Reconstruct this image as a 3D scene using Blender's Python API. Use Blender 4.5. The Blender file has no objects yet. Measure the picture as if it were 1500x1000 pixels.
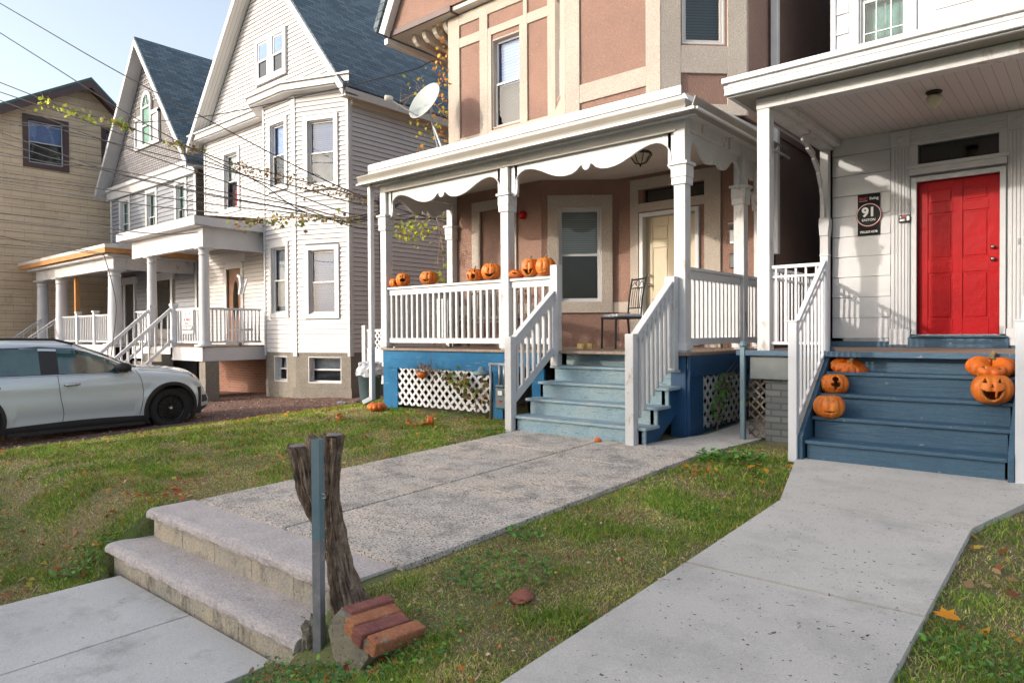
import bpy, math, random, bmesh
import numpy as np
from mathutils import Matrix, Vector
random.seed(7)
rng = np.random.default_rng(7)
SC = bpy.context.scene
COL = SC.collection
PI = math.pi

# ------------------------------------------------------------------ camera
cam_d = bpy.data.cameras.new('camera')
cam = bpy.data.objects.new('camera', cam_d)
COL.objects.link(cam)
SC.camera = cam
cam_d.sensor_width = 36.0
cam_d.lens = 1011.4 * 36.0 / 1500.0
cam_d.clip_start = 0.05
cam_d.clip_end = 2000.0
_y, _t, _r = math.radians(40.3806), math.radians(-0.7427), math.radians(0.3383)
fwd = Vector((-math.sin(_y) * math.cos(_t), math.cos(_y) * math.cos(_t), math.sin(_t)))
rt = Vector((math.cos(_y), math.sin(_y), 0.0))
dn = fwd.cross(rt)
right = rt * math.cos(_r) + dn * math.sin(_r)
down = -rt * math.sin(_r) + dn * math.cos(_r)
mm = Matrix.Identity(4)
for i in range(3):
    mm[i][0] = right[i]; mm[i][1] = -down[i]; mm[i][2] = -fwd[i]
cam.matrix_world = mm            # the eye is the origin; the porch decks lie 0.2 m below it, the street lawn 1.3 m below

# ------------------------------------------------------------------ light
SUN = Vector((-0.55, -1.0, 0.327)).normalized()
world = bpy.data.worlds.new('World')
SC.world = world
world.use_nodes = True
wt = world.node_tree
bg = wt.nodes['Background']
sky = wt.nodes.new('ShaderNodeTexSky')
sky.sky_type = 'NISHITA'
sky.sun_disc = False
sky.sun_elevation = math.asin(SUN.z)
sky.sun_rotation = math.atan2(SUN.x, SUN.y)
sky.altitude = 0.0
sky.air_density = 1.0
sky.dust_density = 3.0
sky.ozone_density = 1.0
hs = wt.nodes.new('ShaderNodeHueSaturation')      # thin high cloud greys the blue
hs.inputs['Saturation'].default_value = 0.62
wt.links.new(sky.outputs[0], hs.inputs['Color'])
wt.links.new(hs.outputs[0], bg.inputs[0])
bg.inputs[1].default_value = 0.15
sd = bpy.data.lights.new('sun', 'SUN')
sd.energy = 1.0
sd.angle = math.radians(0.9)
sd.color = (1.0, 0.91, 0.80)
so = bpy.data.objects.new('sun', sd)
COL.objects.link(so)
so.rotation_euler = (-SUN).to_track_quat('-Z', 'Y').to_euler()
SC.view_settings.view_transform = 'Standard'
SC.view_settings.look = 'None'
SC.view_settings.exposure = 1.40
SC.view_settings.gamma = 1.0

# ------------------------------------------------------------------ materials
def _mixc(nt, fac, a, b, blend='MIX'):
    n = nt.nodes.new('ShaderNodeMix'); n.data_type = 'RGBA'; n.blend_type = blend
    for sock, v in ((n.inputs[0], fac), (n.inputs[6], a), (n.inputs[7], b)):
        if hasattr(v, 'links'):
            nt.links.new(v, sock)
        elif isinstance(v, (int, float)):
            sock.default_value = v
        else:
            sock.default_value = (*v[:3], 1)
    return n.outputs[2]

def _noise(nt, vec, scale, detail=4, rough=0.6, stretch=None):
    if stretch:
        m = nt.nodes.new('ShaderNodeMapping'); m.inputs['Scale'].default_value = stretch
        nt.links.new(vec, m.inputs[0]); vec = m.outputs[0]
    n = nt.nodes.new('ShaderNodeTexNoise')
    n.inputs['Scale'].default_value = scale; n.inputs['Detail'].default_value = detail
    n.inputs['Roughness'].default_value = rough
    nt.links.new(vec, n.inputs['Vector'])
    return n.outputs[0]

def _ramp(nt, fac, lo, hi):
    n = nt.nodes.new('ShaderNodeMapRange')
    n.inputs[1].default_value = lo; n.inputs[2].default_value = hi
    nt.links.new(fac, n.inputs[0])
    return n.outputs[0]

def _bump(nt, h, strength, dist, prev=None):
    n = nt.nodes.new('ShaderNodeBump'); n.inputs['Strength'].default_value = strength
    n.inputs['Distance'].default_value = dist
    nt.links.new(h, n.inputs['Height'])
    if prev is not None: nt.links.new(prev, n.inputs['Normal'])
    return n.outputs[0]

def M(name, c1, c2=None, vs=2.0, rough=0.6, bump=0.0, bs=60.0, bd=0.004, metal=0.0, worn=None, wt_=(0.62, 0.66), ws=6.0,
      stretch=None, brick=None, spec=0.5, speck=None, sk=(0.66, 0.7), skscale=60.0, coat=0.0, attr=False, trans=0.0, grain=0, ga=0.25):
    """layered procedural surface: broad colour variation, worn patches, specks, fine bump, optional courses (uv in metres)"""
    m = bpy.data.materials.new(name); m.use_nodes = True
    nt = m.node_tree; p = nt.nodes['Principled BSDF']
    tc = nt.nodes.new('ShaderNodeTexCoord'); ob = tc.outputs['Object']
    col = c1
    if c2:
        col = _mixc(nt, _ramp(nt, _noise(nt, ob, vs, 5, 0.62), 0.36, 0.64), c1, c2)
    nrm = None
    if brick:
        bt = nt.nodes.new('ShaderNodeTexBrick')
        nt.links.new(tc.outputs['UV'], bt.inputs['Vector'])
        bt.inputs['Scale'].default_value = 1.0
        bt.inputs['Brick Width'].default_value = brick['w']; bt.inputs['Row Height'].default_value = brick['h']
        bt.inputs['Mortar Size'].default_value = brick.get('m', 0.006); bt.inputs['Mortar Smooth'].default_value = 0.1
        bt.offset = brick.get('o', 0.5); bt.inputs['Bias'].default_value = brick.get('bias', 0.0)
        bt.inputs['Color1'].default_value = (*brick['a'], 1); bt.inputs['Color2'].default_value = (*brick['b'], 1)
        bt.inputs['Mortar'].default_value = (*brick['mc'], 1)
        col = _mixc(nt, brick.get('mix', 1.0), col, bt.outputs[0]) if not brick.get('mul') else _mixc(nt, 1.0, col, bt.outputs[0], 'MULTIPLY')
        inv = nt.nodes.new('ShaderNodeMath'); inv.operation = 'SUBTRACT'; inv.inputs[0].default_value = 1.0
        nt.links.new(bt.outputs[1], inv.inputs[1])
        nrm = _bump(nt, inv.outputs[0], brick.get('bs', 0.6), brick.get('bd', 0.008))
    if worn:
        f = _ramp(nt, _noise(nt, ob, ws, 8, 0.7, stretch), wt_[0], wt_[1])
        col = _mixc(nt, f, col, worn)
    if speck:
        f = _ramp(nt, _noise(nt, ob, skscale, 3, 0.6), sk[0], sk[1])
        col = _mixc(nt, f, col, speck)
    if grain:
        g = nt.nodes.new('ShaderNodeMapRange'); g.inputs[1].default_value = .3; g.inputs[2].default_value = .7; g.inputs[3].default_value = 1 - ga; g.inputs[4].default_value = 1 + ga
        nt.links.new(_noise(nt, ob, grain, 5, .75), g.inputs[0]); cc = nt.nodes.new('ShaderNodeCombineColor')
        for q in range(3): nt.links.new(g.outputs[0], cc.inputs[q])
        col = _mixc(nt, 1.0, col, cc.outputs[0], 'MULTIPLY')
    if attr:
        a = nt.nodes.new('ShaderNodeAttribute'); a.attribute_name = 'tint'
        col = _mixc(nt, 1.0, a.outputs[0], col, 'MULTIPLY')
    if hasattr(col, 'links'): nt.links.new(col, p.inputs['Base Color'])
    else: p.inputs['Base Color'].default_value = (*col, 1)
    if bump:
        nrm = _bump(nt, _noise(nt, ob, bs, 4, 0.6, stretch), bump, bd, nrm)
    if nrm is not None: nt.links.new(nrm, p.inputs['Normal'])
    p.inputs['Roughness'].default_value = rough; p.inputs['Metallic'].default_value = metal
    p.inputs['Specular IOR Level'].default_value = spec
    p.inputs['Coat Weight'].default_value = coat; p.inputs['Coat Roughness'].default_value = 0.06
    if trans:
        tr = nt.nodes.new('ShaderNodeBsdfTranslucent'); ms = nt.nodes.new('ShaderNodeMixShader'); ms.inputs[0].default_value = trans
        if hasattr(col, 'links'): nt.links.new(col, tr.inputs[0])
        else: tr.inputs[0].default_value = (*col, 1)
        nt.links.new(p.outputs[0], ms.inputs[1]); nt.links.new(tr.outputs[0], ms.inputs[2])
        nt.links.new(ms.outputs[0], nt.nodes['Material Output'].inputs[0])
    return m

def glassmat(name, tint=(0.75, 0.8, 0.8), refl=1.45, dark=0.0):
    m = bpy.data.materials.new(name); m.use_nodes = True
    nt = m.node_tree; out = nt.nodes['Material Output']; nt.nodes.remove(nt.nodes['Principled BSDF'])
    tr = nt.nodes.new('ShaderNodeBsdfTransparent'); tr.inputs[0].default_value = (*tint, 1)
    gl = nt.nodes.new('ShaderNodeBsdfGlossy'); gl.inputs['Roughness'].default_value = 0.015
    gl.inputs[0].default_value = (1, 1, 1, 1)
    fr = nt.nodes.new('ShaderNodeFresnel'); fr.inputs[0].default_value = refl
    tc = nt.nodes.new('ShaderNodeTexCoord')
    b = _bump(nt, _noise(nt, tc.outputs['Object'], 1.3, 2, 0.5), 0.25, 0.02)
    nt.links.new(b, gl.inputs['Normal']); nt.links.new(b, fr.inputs['Normal'])
    mx = nt.nodes.new('ShaderNodeMixShader')
    nt.links.new(fr.outputs[0], mx.inputs[0]); nt.links.new(tr.outputs[0], mx.inputs[1]); nt.links.new(gl.outputs[0], mx.inputs[2])
    nt.links.new(mx.outputs[0], out.inputs[0])
    return m

WHITE = (0.72, 0.72, 0.72)
mt = {}
mt['paint'] = M('white_paint', (0.55, 0.55, 0.56), (0.49, 0.50, 0.52), 3, 0.45, 0.25, 90, 0.002, worn=(0.45, 0.43, 0.40), wt_=(0.66, 0.72), ws=9)
mt['paint_worn'] = M('worn_white_paint', (0.57, 0.57, 0.58), (0.49, 0.495, 0.505), 2.2, 0.5, 0.4, 60, 0.003, worn=(0.34, 0.30, 0.27), wt_=(0.575, 0.65), ws=7, stretch=(1, 1, 0.35), speck=(0.30, 0.27, 0.25), sk=(0.69, 0.70), skscale=22)
mt['cream'] = M('cream_trim', (0.54, 0.50, 0.45), (0.49, 0.455, 0.41), 2, 0.6, 0.3, 120, 0.002, worn=(0.42, 0.37, 0.32), wt_=(0.68, 0.75), ws=6)
mt['vinyl'] = M('vinyl_siding', (0.56, 0.55, 0.55), (0.51, 0.50, 0.51), 1.1, 0.42, 0.1, 30, 0.002, worn=(0.5, 0.48, 0.44), wt_=(0.68, 0.8), ws=2)
mt['vinyltrim'] = M('vinyl_trim', (0.56, 0.56, 0.565), (0.50, 0.50, 0.515), 1.6, 0.4)
mt['plastic'] = M('white_plastic_rail', (0.62, 0.63, 0.66), (0.57, 0.58, 0.61), 3, 0.35)
mt['gut'] = M('weathered_gutter', (0.27, 0.25, 0.215), (0.22, 0.20, 0.175), 1.4, 0.45, worn=(0.30, 0.27, 0.23), wt_=(0.64, 0.74), ws=3, stretch=(1, 1, 0.3))
mt['gutlip'] = M('bright_gutter_edge', (0.62, 0.615, 0.61), (0.55, 0.545, 0.54), 3, 0.35, worn=(0.45, 0.42, 0.38), wt_=(0.66, 0.74), ws=7)
mt['stucco'] = M('terracotta_stucco', grain=70, ga=.22, c1=(0.285, 0.17, 0.132), c2=(0.235, 0.142, 0.112), vs=1.2, rough=0.85, bump=1.0, bs=55, bd=0.018, worn=(0.23, 0.135, 0.105), wt_=(0.55, 0.8), ws=1.5, speck=(0.40, 0.24, 0.185), sk=(0.6, 0.75), skscale=45)
mt['stuccotrim'] = M('cream_stucco', (0.46, 0.40, 0.345), (0.40, 0.35, 0.305), 1.4, 0.85, 1.0, 60, 0.015, grain=70, ga=.25, worn=(0.36, 0.31, 0.26), wt_=(0.62, 0.82), ws=2, speck=(0.64, 0.57, 0.49), sk=(0.6, 0.75), skscale=50)
mt['ceil'] = M('porch_ceiling_board', (0.62, 0.57, 0.52), (0.52, 0.47, 0.43), 1.5, 0.6, worn=(0.3, 0.26, 0.22), wt_=(0.68, 0.74), ws=5, stretch=(3, 0.5, 1), brick=dict(w=40, h=0.09, m=0.003, a=(0.62, 0.58, 0.54), b=(0.56, 0.52, 0.48), mc=(0.3, 0.27, 0.24), mix=0.7, bs=0.5, bd=0.004))
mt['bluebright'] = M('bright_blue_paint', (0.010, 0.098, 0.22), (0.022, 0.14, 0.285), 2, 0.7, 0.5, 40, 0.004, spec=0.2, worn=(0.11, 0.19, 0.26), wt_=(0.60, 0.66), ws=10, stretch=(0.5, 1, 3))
mt['blueshade'] = M('shaded_blue_paint', (0.012, 0.055, 0.13), (0.018, 0.075, 0.17), 2, 0.5, 0.4, 40, 0.004, worn=(0.05, 0.08, 0.11), wt_=(0.66, 0.7), ws=8)  # front skirt's blue, darkened to carry the shade of the side
mt['bluestep'] = M('slate_blue_step_paint', (0.032, 0.083, 0.138), (0.042, 0.10, 0.158), 2.5, 0.55, 0.9, 14, 0.006, worn=(0.095, 0.135, 0.17), wt_=(0.62, 0.70), ws=9, stretch=(0.35, 1, 3.0), grain=40, ga=.14, speck=(.20, .22, .23), sk=(.70, .71), skscale=16)
mt['palestep'] = M('flaking_pale_blue_paint', (0.19, 0.31, 0.375), (0.27, 0.355, 0.38), 3, 0.65, 1.0, 22, 0.006, worn=(0.07, 0.13, 0.17), wt_=(0.615, 0.64), ws=15, stretch=(0.4, 1, 2.8), grain=45, ga=.18)
mt['paletread'] = M('worn_pale_tread', (0.19, 0.31, 0.385), (0.33, 0.38, 0.39), 5, 0.65, 0.9, 24, 0.006, worn=(0.14, 0.20, 0.23), wt_=(0.62, 0.66), ws=9, stretch=(0.4, 2.5, 1))
mt['deck'] = M('weathered_deck_board', (0.22, 0.15, 0.11), (0.30, 0.23, 0.18), 2.5, 0.7, 0.5, 30, 0.004, brick=dict(w=0.09, h=30, m=0.004, o=0.0, a=(0.27, 0.20, 0.16), b=(0.2, 0.14, 0.11), mc=(0.05, 0.04, 0.03), mix=0.5, bs=0.6))
mt['greyboard'] = M('grey_green_board', (0.13, 0.15, 0.15), (0.165, 0.18, 0.18), 3, 0.6, 0.6, 30, 0.004, stretch=(1, 1, 0.25), worn=(0.07, 0.08, 0.08), wt_=(0.66, 0.7), ws=12)
mt['greybrick'] = M('grey_painted_brick', (0.14, 0.155, 0.16), (0.12, 0.13, 0.135), 6, 0.7, 0.6, 50, 0.004, brick=dict(w=0.2, h=0.068, m=0.009, a=(0.15, 0.16, 0.165), b=(0.10, 0.11, 0.115), mc=(0.06, 0.065, 0.07), mix=0.8, bs=1.0, bd=0.012))
mt['redbrick'] = M('red_brick', (0.25, 0.09, 0.05), (0.2, 0.07, 0.045), 4, 0.8, 0.6, 50, 0.004, brick=dict(w=0.21, h=0.072, m=0.01, a=(0.30, 0.11, 0.06), b=(0.2, 0.07, 0.045), mc=(0.22, 0.19, 0.16), mix=0.85, bs=1.0, bd=0.01))
mt['block'] = M('grey_block_foundation', (0.24, 0.215, 0.18), (0.19, 0.175, 0.15), 3, 0.9, 1.0, 60, 0.02, speck=(0.12, 0.11, 0.1), sk=(0.56, 0.62), skscale=35)
mt['shingle'] = M('slate_blue_asphalt_shingle', (0.07, 0.095, 0.12), (0.09, 0.115, 0.145), 3, 0.85, 0.7, 90, 0.006, brick=dict(w=0.32, h=0.13, m=0.008, a=(0.16, 0.205, 0.235), b=(0.075, 0.105, 0.13), mc=(0.02, 0.027, 0.035), mix=0.9, bs=0.9, bd=0.012))
mt['greyclap'] = M('grey_clapboard', (0.25, 0.265, 0.30), (0.22, 0.235, 0.27), 2, 0.55, 0.2, 40, 0.002)
mt['greyshing'] = M('grey_fishscale_shingle', (0.24, 0.225, 0.235), (0.20, 0.19, 0.205), 3, 0.7, 0.3, 60, 0.003, brick=dict(w=0.16, h=0.17, m=0.016, a=(0.27, 0.255, 0.265), b=(0.19, 0.185, 0.2), mc=(0.06, 0.06, 0.07), mix=0.85, bs=1.0, bd=0.02))
mt['beige'] = M('tan_shingle_siding', (0.74, 0.57, 0.39), (0.66, 0.51, 0.35), 0.8, 0.7, 0.4, 60, 0.003, worn=(0.27, 0.21, 0.14), wt_=(0.62, 0.76), ws=0.8, brick=dict(w=0.62, h=0.3, m=0.007, a=(1, 1, 1), b=(0.93, 0.92, 0.91), mc=(0.74, 0.70, 0.66), mul=True, o=.37, bs=0.8, bd=0.01))
mt['brown'] = M('brown_fascia', (0.085, 0.042, 0.038), (0.065, 0.035, 0.032), 2, 0.5)
mt['tar'] = M('green_roof_edge', (0.06, 0.11, 0.10), rough=0.6)
mt['oldbrown'] = M('weathered_brown_board', (0.17, 0.13, 0.09), (0.11, 0.09, 0.07), 3, 0.8, 0.6, 30, 0.01, worn=(0.24, 0.22, 0.19), wt_=(0.55, 0.65), ws=5, brick=dict(w=30, h=0.12, m=0.01, a=(0.24, 0.19, 0.13), b=(0.12, 0.095, 0.07), mc=(0.04, 0.03, 0.02), mix=0.6))
mt['rawwood'] = M('raw_lumber', (0.52, 0.24, 0.07), (0.44, 0.19, 0.055), 3, 0.6, 0.3, 20, 0.003, stretch=(0.2, 0.2, 1))
mt['doorwood'] = M('varnished_door', (0.20, 0.085, 0.03), (0.13, 0.05, 0.02), 3, 0.4)
mt['red'] = M('red_door_paint', (0.40, 0.003, 0.006), (0.31, 0.002, 0.005), 2, 0.38, 0.5, 7, 0.012, spec=0.2)
mt['creamdoor'] = M('cream_door_paint', (0.52, 0.43, 0.28), (0.46, 0.38, 0.25), 2, 0.45)
mt['chrome'] = M('brushed_metal', (0.6, 0.6, 0.6), rough=0.25, metal=1.0)
mt['galv'] = M('galvanised_metal', (0.34, 0.36, 0.38), (0.26, 0.28, 0.30), 8, 0.45, metal=0.6)
mt['black'] = M('black_metal', (0.02, 0.02, 0.022), rough=0.4)
mt['blackpl'] = M('black_plastic', (0.028, 0.023, 0.025), (0.03, 0.03, 0.032), 5, 0.6)
mt['rubber'] = M('tyre_rubber', (0.016, 0.016, 0.017), (0.024, 0.024, 0.024), 9, 0.8, 0.2, 60, 0.002)
mt['blind'] = M('window_blind', (0.52, 0.53, 0.50), (0.46, 0.47, 0.45), 1, 0.6, brick=dict(w=50, h=0.035, m=0.004, a=(0.55, 0.56, 0.53), b=(0.46, 0.47, 0.45), mc=(0.2, 0.2, 0.19), mix=0.9, bs=0.6, bd=0.004))
mt['blindblue'] = M('pale_blue_blind', (0.24, 0.33, 0.60), (0.20, 0.29, 0.55), 1, 0.6, brick=dict(w=50, h=0.05, m=0.005, a=(0.27, 0.37, 0.64), b=(0.21, 0.31, 0.58), mc=(0.16, 0.2, 0.3), mix=0.9, bs=0.6, bd=0.004))
mt['curtain'] = M('net_curtain', (0.42, 0.42, 0.44), (0.3, 0.3, 0.33), 6, 0.8, 0.4, 12, 0.02, stretch=(3, 3, 0.3))
mt['greencurt'] = M('green_curtain', (0.16, 0.30, 0.25), (0.11, 0.22, 0.18), 5, 0.8, 0.5, 14, 0.02, stretch=(3, 3, 0.2))
mt['darkroom'] = M('dim_interior', (0.035, 0.04, 0.045), (0.02, 0.022, 0.026), 1.2, 0.8)  # near-black panel colour stands in for unlit rooms and hollows
mt['redcloth'] = M('red_cloth', (0.55, 0.01, 0.015), rough=0.8)
mt['glass'] = glassmat('window_glass', (0.82, 0.88, 0.92), 1.42)
mt['glassdark'] = glassmat('dark_window_glass', (0.35, 0.42, 0.42), 1.7)
mt['carglass'] = glassmat('car_glass', (0.16, 0.22, 0.22), 1.6)
mt['concrete'] = M('light_concrete', (0.565, 0.525, 0.475), (0.50, 0.465, 0.425), 1.3, 0.9, 0.6, 130, 0.004, worn=(0.40, 0.375, 0.34), wt_=(0.50, 0.74), ws=2.6, speck=(0.09, 0.08, 0.075), sk=(0.665, 0.68), skscale=36, grain=130, ga=.22)
mt['concedge'] = M('tooled_concrete_edge', (0.53, 0.495, 0.455), (0.45, 0.42, 0.39), 6, 0.85, 0.3, 60, 0.002, worn=(0.27, 0.25, 0.23), wt_=(0.6, 0.7), ws=7)
mt['aggregate'] = M('exposed_aggregate_concrete', (0.70, 0.59, 0.49), (0.55, 0.50, 0.45), 1.6, 0.95, 1.0, 70, 0.012, worn=(0.26, 0.24, 0.22), wt_=(0.48, 0.70), ws=4, speck=(0.09, 0.08, 0.075), sk=(0.555, 0.61), skscale=75, grain=55, ga=.38)
mt['leadwalk'] = M('grey_blue_concrete', (0.57, 0.55, 0.525), (0.49, 0.475, 0.455), 1.5, 0.9, 0.5, 140, 0.003, worn=(0.33, 0.32, 0.305), wt_=(0.52, 0.75), ws=4, speck=(0.13, 0.12, 0.11), sk=(0.72, 0.74), skscale=26, grain=120, ga=.2)
mt['sandstone'] = M('mauve_grey_stone_tread', (0.54, 0.475, 0.45), (0.44, 0.39, 0.37), 5, 0.9, 1.0, 60, 0.006, worn=(0.22, 0.20, 0.185), wt_=(0.60, 0.80), ws=4, speck=(0.52, 0.48, 0.45), sk=(0.60, 0.68), skscale=40, grain=70, ga=.35)
mt['riser'] = M('stained_yellowish_riser', (0.50, 0.43, 0.325), (0.38, 0.35, 0.30), 4, 0.9, 1.0, 40, 0.01, grain=60, ga=.35, worn=(0.12, 0.105, 0.085), wt_=(0.52, 0.72), ws=7, stretch=(1, 1, 0.5), speck=(0.12, 0.1, 0.08), sk=(0.66, 0.7), skscale=40)
mt['bark'] = M('weathered_bark', (0.34, 0.24, 0.17), (0.13, 0.085, 0.06), 16, 0.95, 1.0, 34, 0.035, worn=(0.36, 0.27, 0.20), wt_=(0.53, 0.60), ws=18, stretch=(2.2, 2.2, 0.28))
mt['cutwood'] = M('grey_cut_wood', (0.27, 0.235, 0.225), (0.17, 0.145, 0.14), 30, 0.9, 0.8, 60, 0.01)
mt['postpaint'] = M('worn_blue_grey_post', (0.115, 0.19, 0.225), (0.155, 0.22, 0.25), 9, 0.5, 0.3, 70, 0.002, worn=(0.20, 0.19, 0.20), wt_=(0.62, 0.68), ws=14, metal=0.1)
mt['brickloose'] = M('loose_brick', (0.30, 0.11, 0.06), (0.20, 0.06, 0.05), 9, 0.9, 0.8, 60, 0.006, speck=(0.06, 0.03, 0.03), sk=(0.68, 0.7), skscale=30)
mt['brickdark'] = M('dark_loose_brick', (0.20, 0.065, 0.06), (0.28, 0.10, 0.075), 14, 0.9, 1.0, 60, 0.008, worn=(.3, .22, .16), wt_=(.6, .7), ws=20, grain=60, ga=.3)
mt['brickorange'] = M('orange_loose_brick', (0.42, 0.17, 0.08), (0.33, 0.12, 0.06), 12, 0.9, 1.0, 60, 0.008, worn=(.34, .27, .19), wt_=(.6, .7), ws=18, grain=60, ga=.3, speck=(.08, .05, .04), sk=(.7, .71), skscale=26)
mt['mortar'] = M('old_mortar', (0.27, 0.235, 0.165), (0.2, 0.18, 0.14), 8, 0.95, 1.0, 45, 0.012, speck=(0.09, 0.08, 0.065), sk=(0.6, 0.66), skscale=50)
mt['pumpkin'] = M('pumpkin_skin', (0.70, 0.185, 0.010), (0.54, 0.115, 0.008), 7, 0.5, 0.4, 30, 0.004, worn=(0.40, 0.14, 0.03), wt_=(0.66, 0.72), ws=14)
mt['pumpkin2'] = M('deep_orange_pumpkin_skin', (0.58, 0.125, 0.008), (0.66, 0.20, 0.02), 8, 0.5, 0.4, 30, 0.004, worn=(0.34, 0.12, 0.03), wt_=(0.62, 0.7), ws=11)
mt['pumpold'] = M('old_pumpkin_skin', (0.66, 0.15, 0.01), (0.46, 0.09, 0.008), 6, 0.5, 0.6, 24, 0.01)
mt['pumpin'] = M('pumpkin_flesh', (0.70, 0.30, 0.08), (0.38, 0.13, 0.03), 18, 0.8, 0.6, 40, 0.01)
mt['stalk'] = M('dry_stalk', (0.20, 0.15, 0.07), (0.12, 0.10, 0.05), 30, 0.8, 0.6, 60, 0.006)
mt['lap_shade'] = M('siding_lap_shade', (0.16, 0.155, 0.15), rough=0.9)  # wall behind siding, darkened so the course gaps show as shadow lines
mt['postbare'] = M('bare_post_steel', (0.24, 0.235, 0.25), (0.17, 0.17, 0.18), 12, 0.55, 0.4, 70, 0.002, worn=(0.33, 0.31, 0.33), wt_=(0.58, 0.66), ws=18)
mt['cable'] = M('black_cable', (0.012, 0.012, 0.014), rough=0.5)
mt['leafy'] = M('vine_leaf', (1, 1, 1), rough=0.6, attr=True, trans=0.35)
mt['grassm'] = M('grass_blade', (1, 1, 1), rough=0.7, attr=True, trans=0.3, spec=0.2)
mt['dish'] = M('grey_dish', (0.30, 0.34, 0.335), (0.36, 0.39, 0.38), 4, 0.5)
mt['carpaint'] = M('pearl_white_car_paint', (0.62, 0.68, 0.71), rough=0.25, metal=0.1, coat=1.0)
mt['bin'] = M('grey_green_bin_plastic', (0.065, 0.10, 0.115), (0.08, 0.12, 0.135), 3, 0.5)
mt['bag'] = M('white_bag', (0.6, 0.62, 0.66), (0.5, 0.52, 0.58), 9, 0.4, 0.8, 14, 0.03)
mt['lampglass'] = M('frosted_lamp_glass', (0.55, 0.50, 0.38), (0.45, 0.4, 0.3), 9, 0.3)
mt['bronze'] = M('dark_bronze', (0.035, 0.022, 0.016), rough=0.4, metal=0.6)
mt['yellow'] = M('yellow_carton', (0.6, 0.42, 0.12), (0.5, 0.35, 0.1), 9, 0.6)

# ------------------------------------------------------------------ mesh builder
class MB:
    def __init__(self): self.v = []; self.f = []; self.m = []; self.cur = 0
    def face(self, pts):
        n = len(self.v); self.v.extend([tuple(p) for p in pts]); self.f.append(tuple(range(n, n + len(pts)))); self.m.append(self.cur)
    def hexa(self, p):   # p: 8 points, 0-3 bottom ccw, 4-7 top ccw
        n = len(self.v); self.v.extend([tuple(q) for q in p])
        for a in ((0, 3, 2, 1), (4, 5, 6, 7), (0, 1, 5, 4), (1, 2, 6, 5), (2, 3, 7, 6), (3, 0, 4, 7)):
            self.f.append(tuple(n + i for i in a)); self.m.append(self.cur)
    def box(self, x0, x1, y0, y1, z0, z1):
        self.hexa([(x0, y0, z0), (x1, y0, z0), (x1, y1, z0), (x0, y1, z0), (x0, y0, z1), (x1, y0, z1), (x1, y1, z1), (x0, y1, z1)])
    def prism(self, bottom, top):  # two matching rings
        k = len(bottom); n = len(self.v)
        self.v.extend([tuple(q) for q in bottom]); self.v.extend([tuple(q) for q in top])
        self.f.append(tuple(n + i for i in reversed(range(k)))); self.m.append(self.cur)
        self.f.append(tuple(n + k + i for i in range(k))); self.m.append(self.cur)
        for i in range(k):
            j = (i + 1) % k
            self.f.append((n + i, n + j, n + k + j, n + k + i)); self.m.append(self.cur)
    def beam(self, a, b, w, h, up=(0, 0, 1)):   # bar from a to b, section w (sideways) x h (up)
        a = Vector(a); b = Vector(b); d = (b - a).normalized(); up = Vector(up)
        s = d.cross(up)
        if s.length < 1e-5: s = Vector((1, 0, 0))
        s.normalize(); u = s.cross(d).normalized()
        r = []
        for q in (a, b):
            r.append([q - s * w / 2 - u * h / 2, q + s * w / 2 - u * h / 2, q + s * w / 2 + u * h / 2, q - s * w / 2 + u * h / 2])
        self.prism(r[0][::-1], r[1][::-1])
    def rings(self, rings, cap=True, closed=True):
        k = len(rings[0]); n = len(self.v)
        for r in rings: self.v.extend([tuple(q) for q in r])
        for i in range(len(rings) - 1):
            for j in range(k if closed else k - 1):
                jj = (j + 1) % k
                self.f.append((n + i * k + j, n + i * k + jj, n + (i + 1) * k + jj, n + (i + 1) * k + j)); self.m.append(self.cur)
        if cap:
            self.f.append(tuple(n + i for i in reversed(range(k)))); self.m.append(self.cur)
            self.f.append(tuple(n + (len(rings) - 1) * k + i for i in range(k))); self.m.append(self.cur)
    def tube(self, pts, r, n=8, cap=True):
        pts = [Vector(p) for p in pts]; rr = r if isinstance(r, (list, tuple)) else [r] * len(pts)
        out = []; prev = None
        for i, p in enumerate(pts):
            d = (pts[min(i + 1, len(pts) - 1)] - pts[max(i - 1, 0)]).normalized()
            ref = Vector((0, 0, 1)) if abs(d.z) < 0.9 else Vector((1, 0, 0))
            s = d.cross(ref).normalized()
            if prev is not None:
                s = (prev - d * prev.dot(d)).normalized()
            prev = s; u = d.cross(s)
            out.append([p + (s * math.cos(2 * PI * j / n) + u * math.sin(2 * PI * j / n)) * rr[i] for j in range(n)])
        self.rings(out, cap)
    def lathe(self, prof, c=(0, 0, 0), n=24, cap=True):  # prof [(r,z)] about z
        self.rings([[(c[0] + r * math.cos(2 * PI * j / n), c[1] + r * math.sin(2 * PI * j / n), c[2] + z) for j in range(n)] for r, z in prof], cap)
    def disc_x(self, prof, c, n=28):   # lathe about the x axis, prof [(r, x)]
        self.rings([[(c[0] + x, c[1] + r * math.cos(2 * PI * j / n), c[2] + r * math.sin(2 * PI * j / n)) for j in range(n)] for r, x in prof], True)

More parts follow.
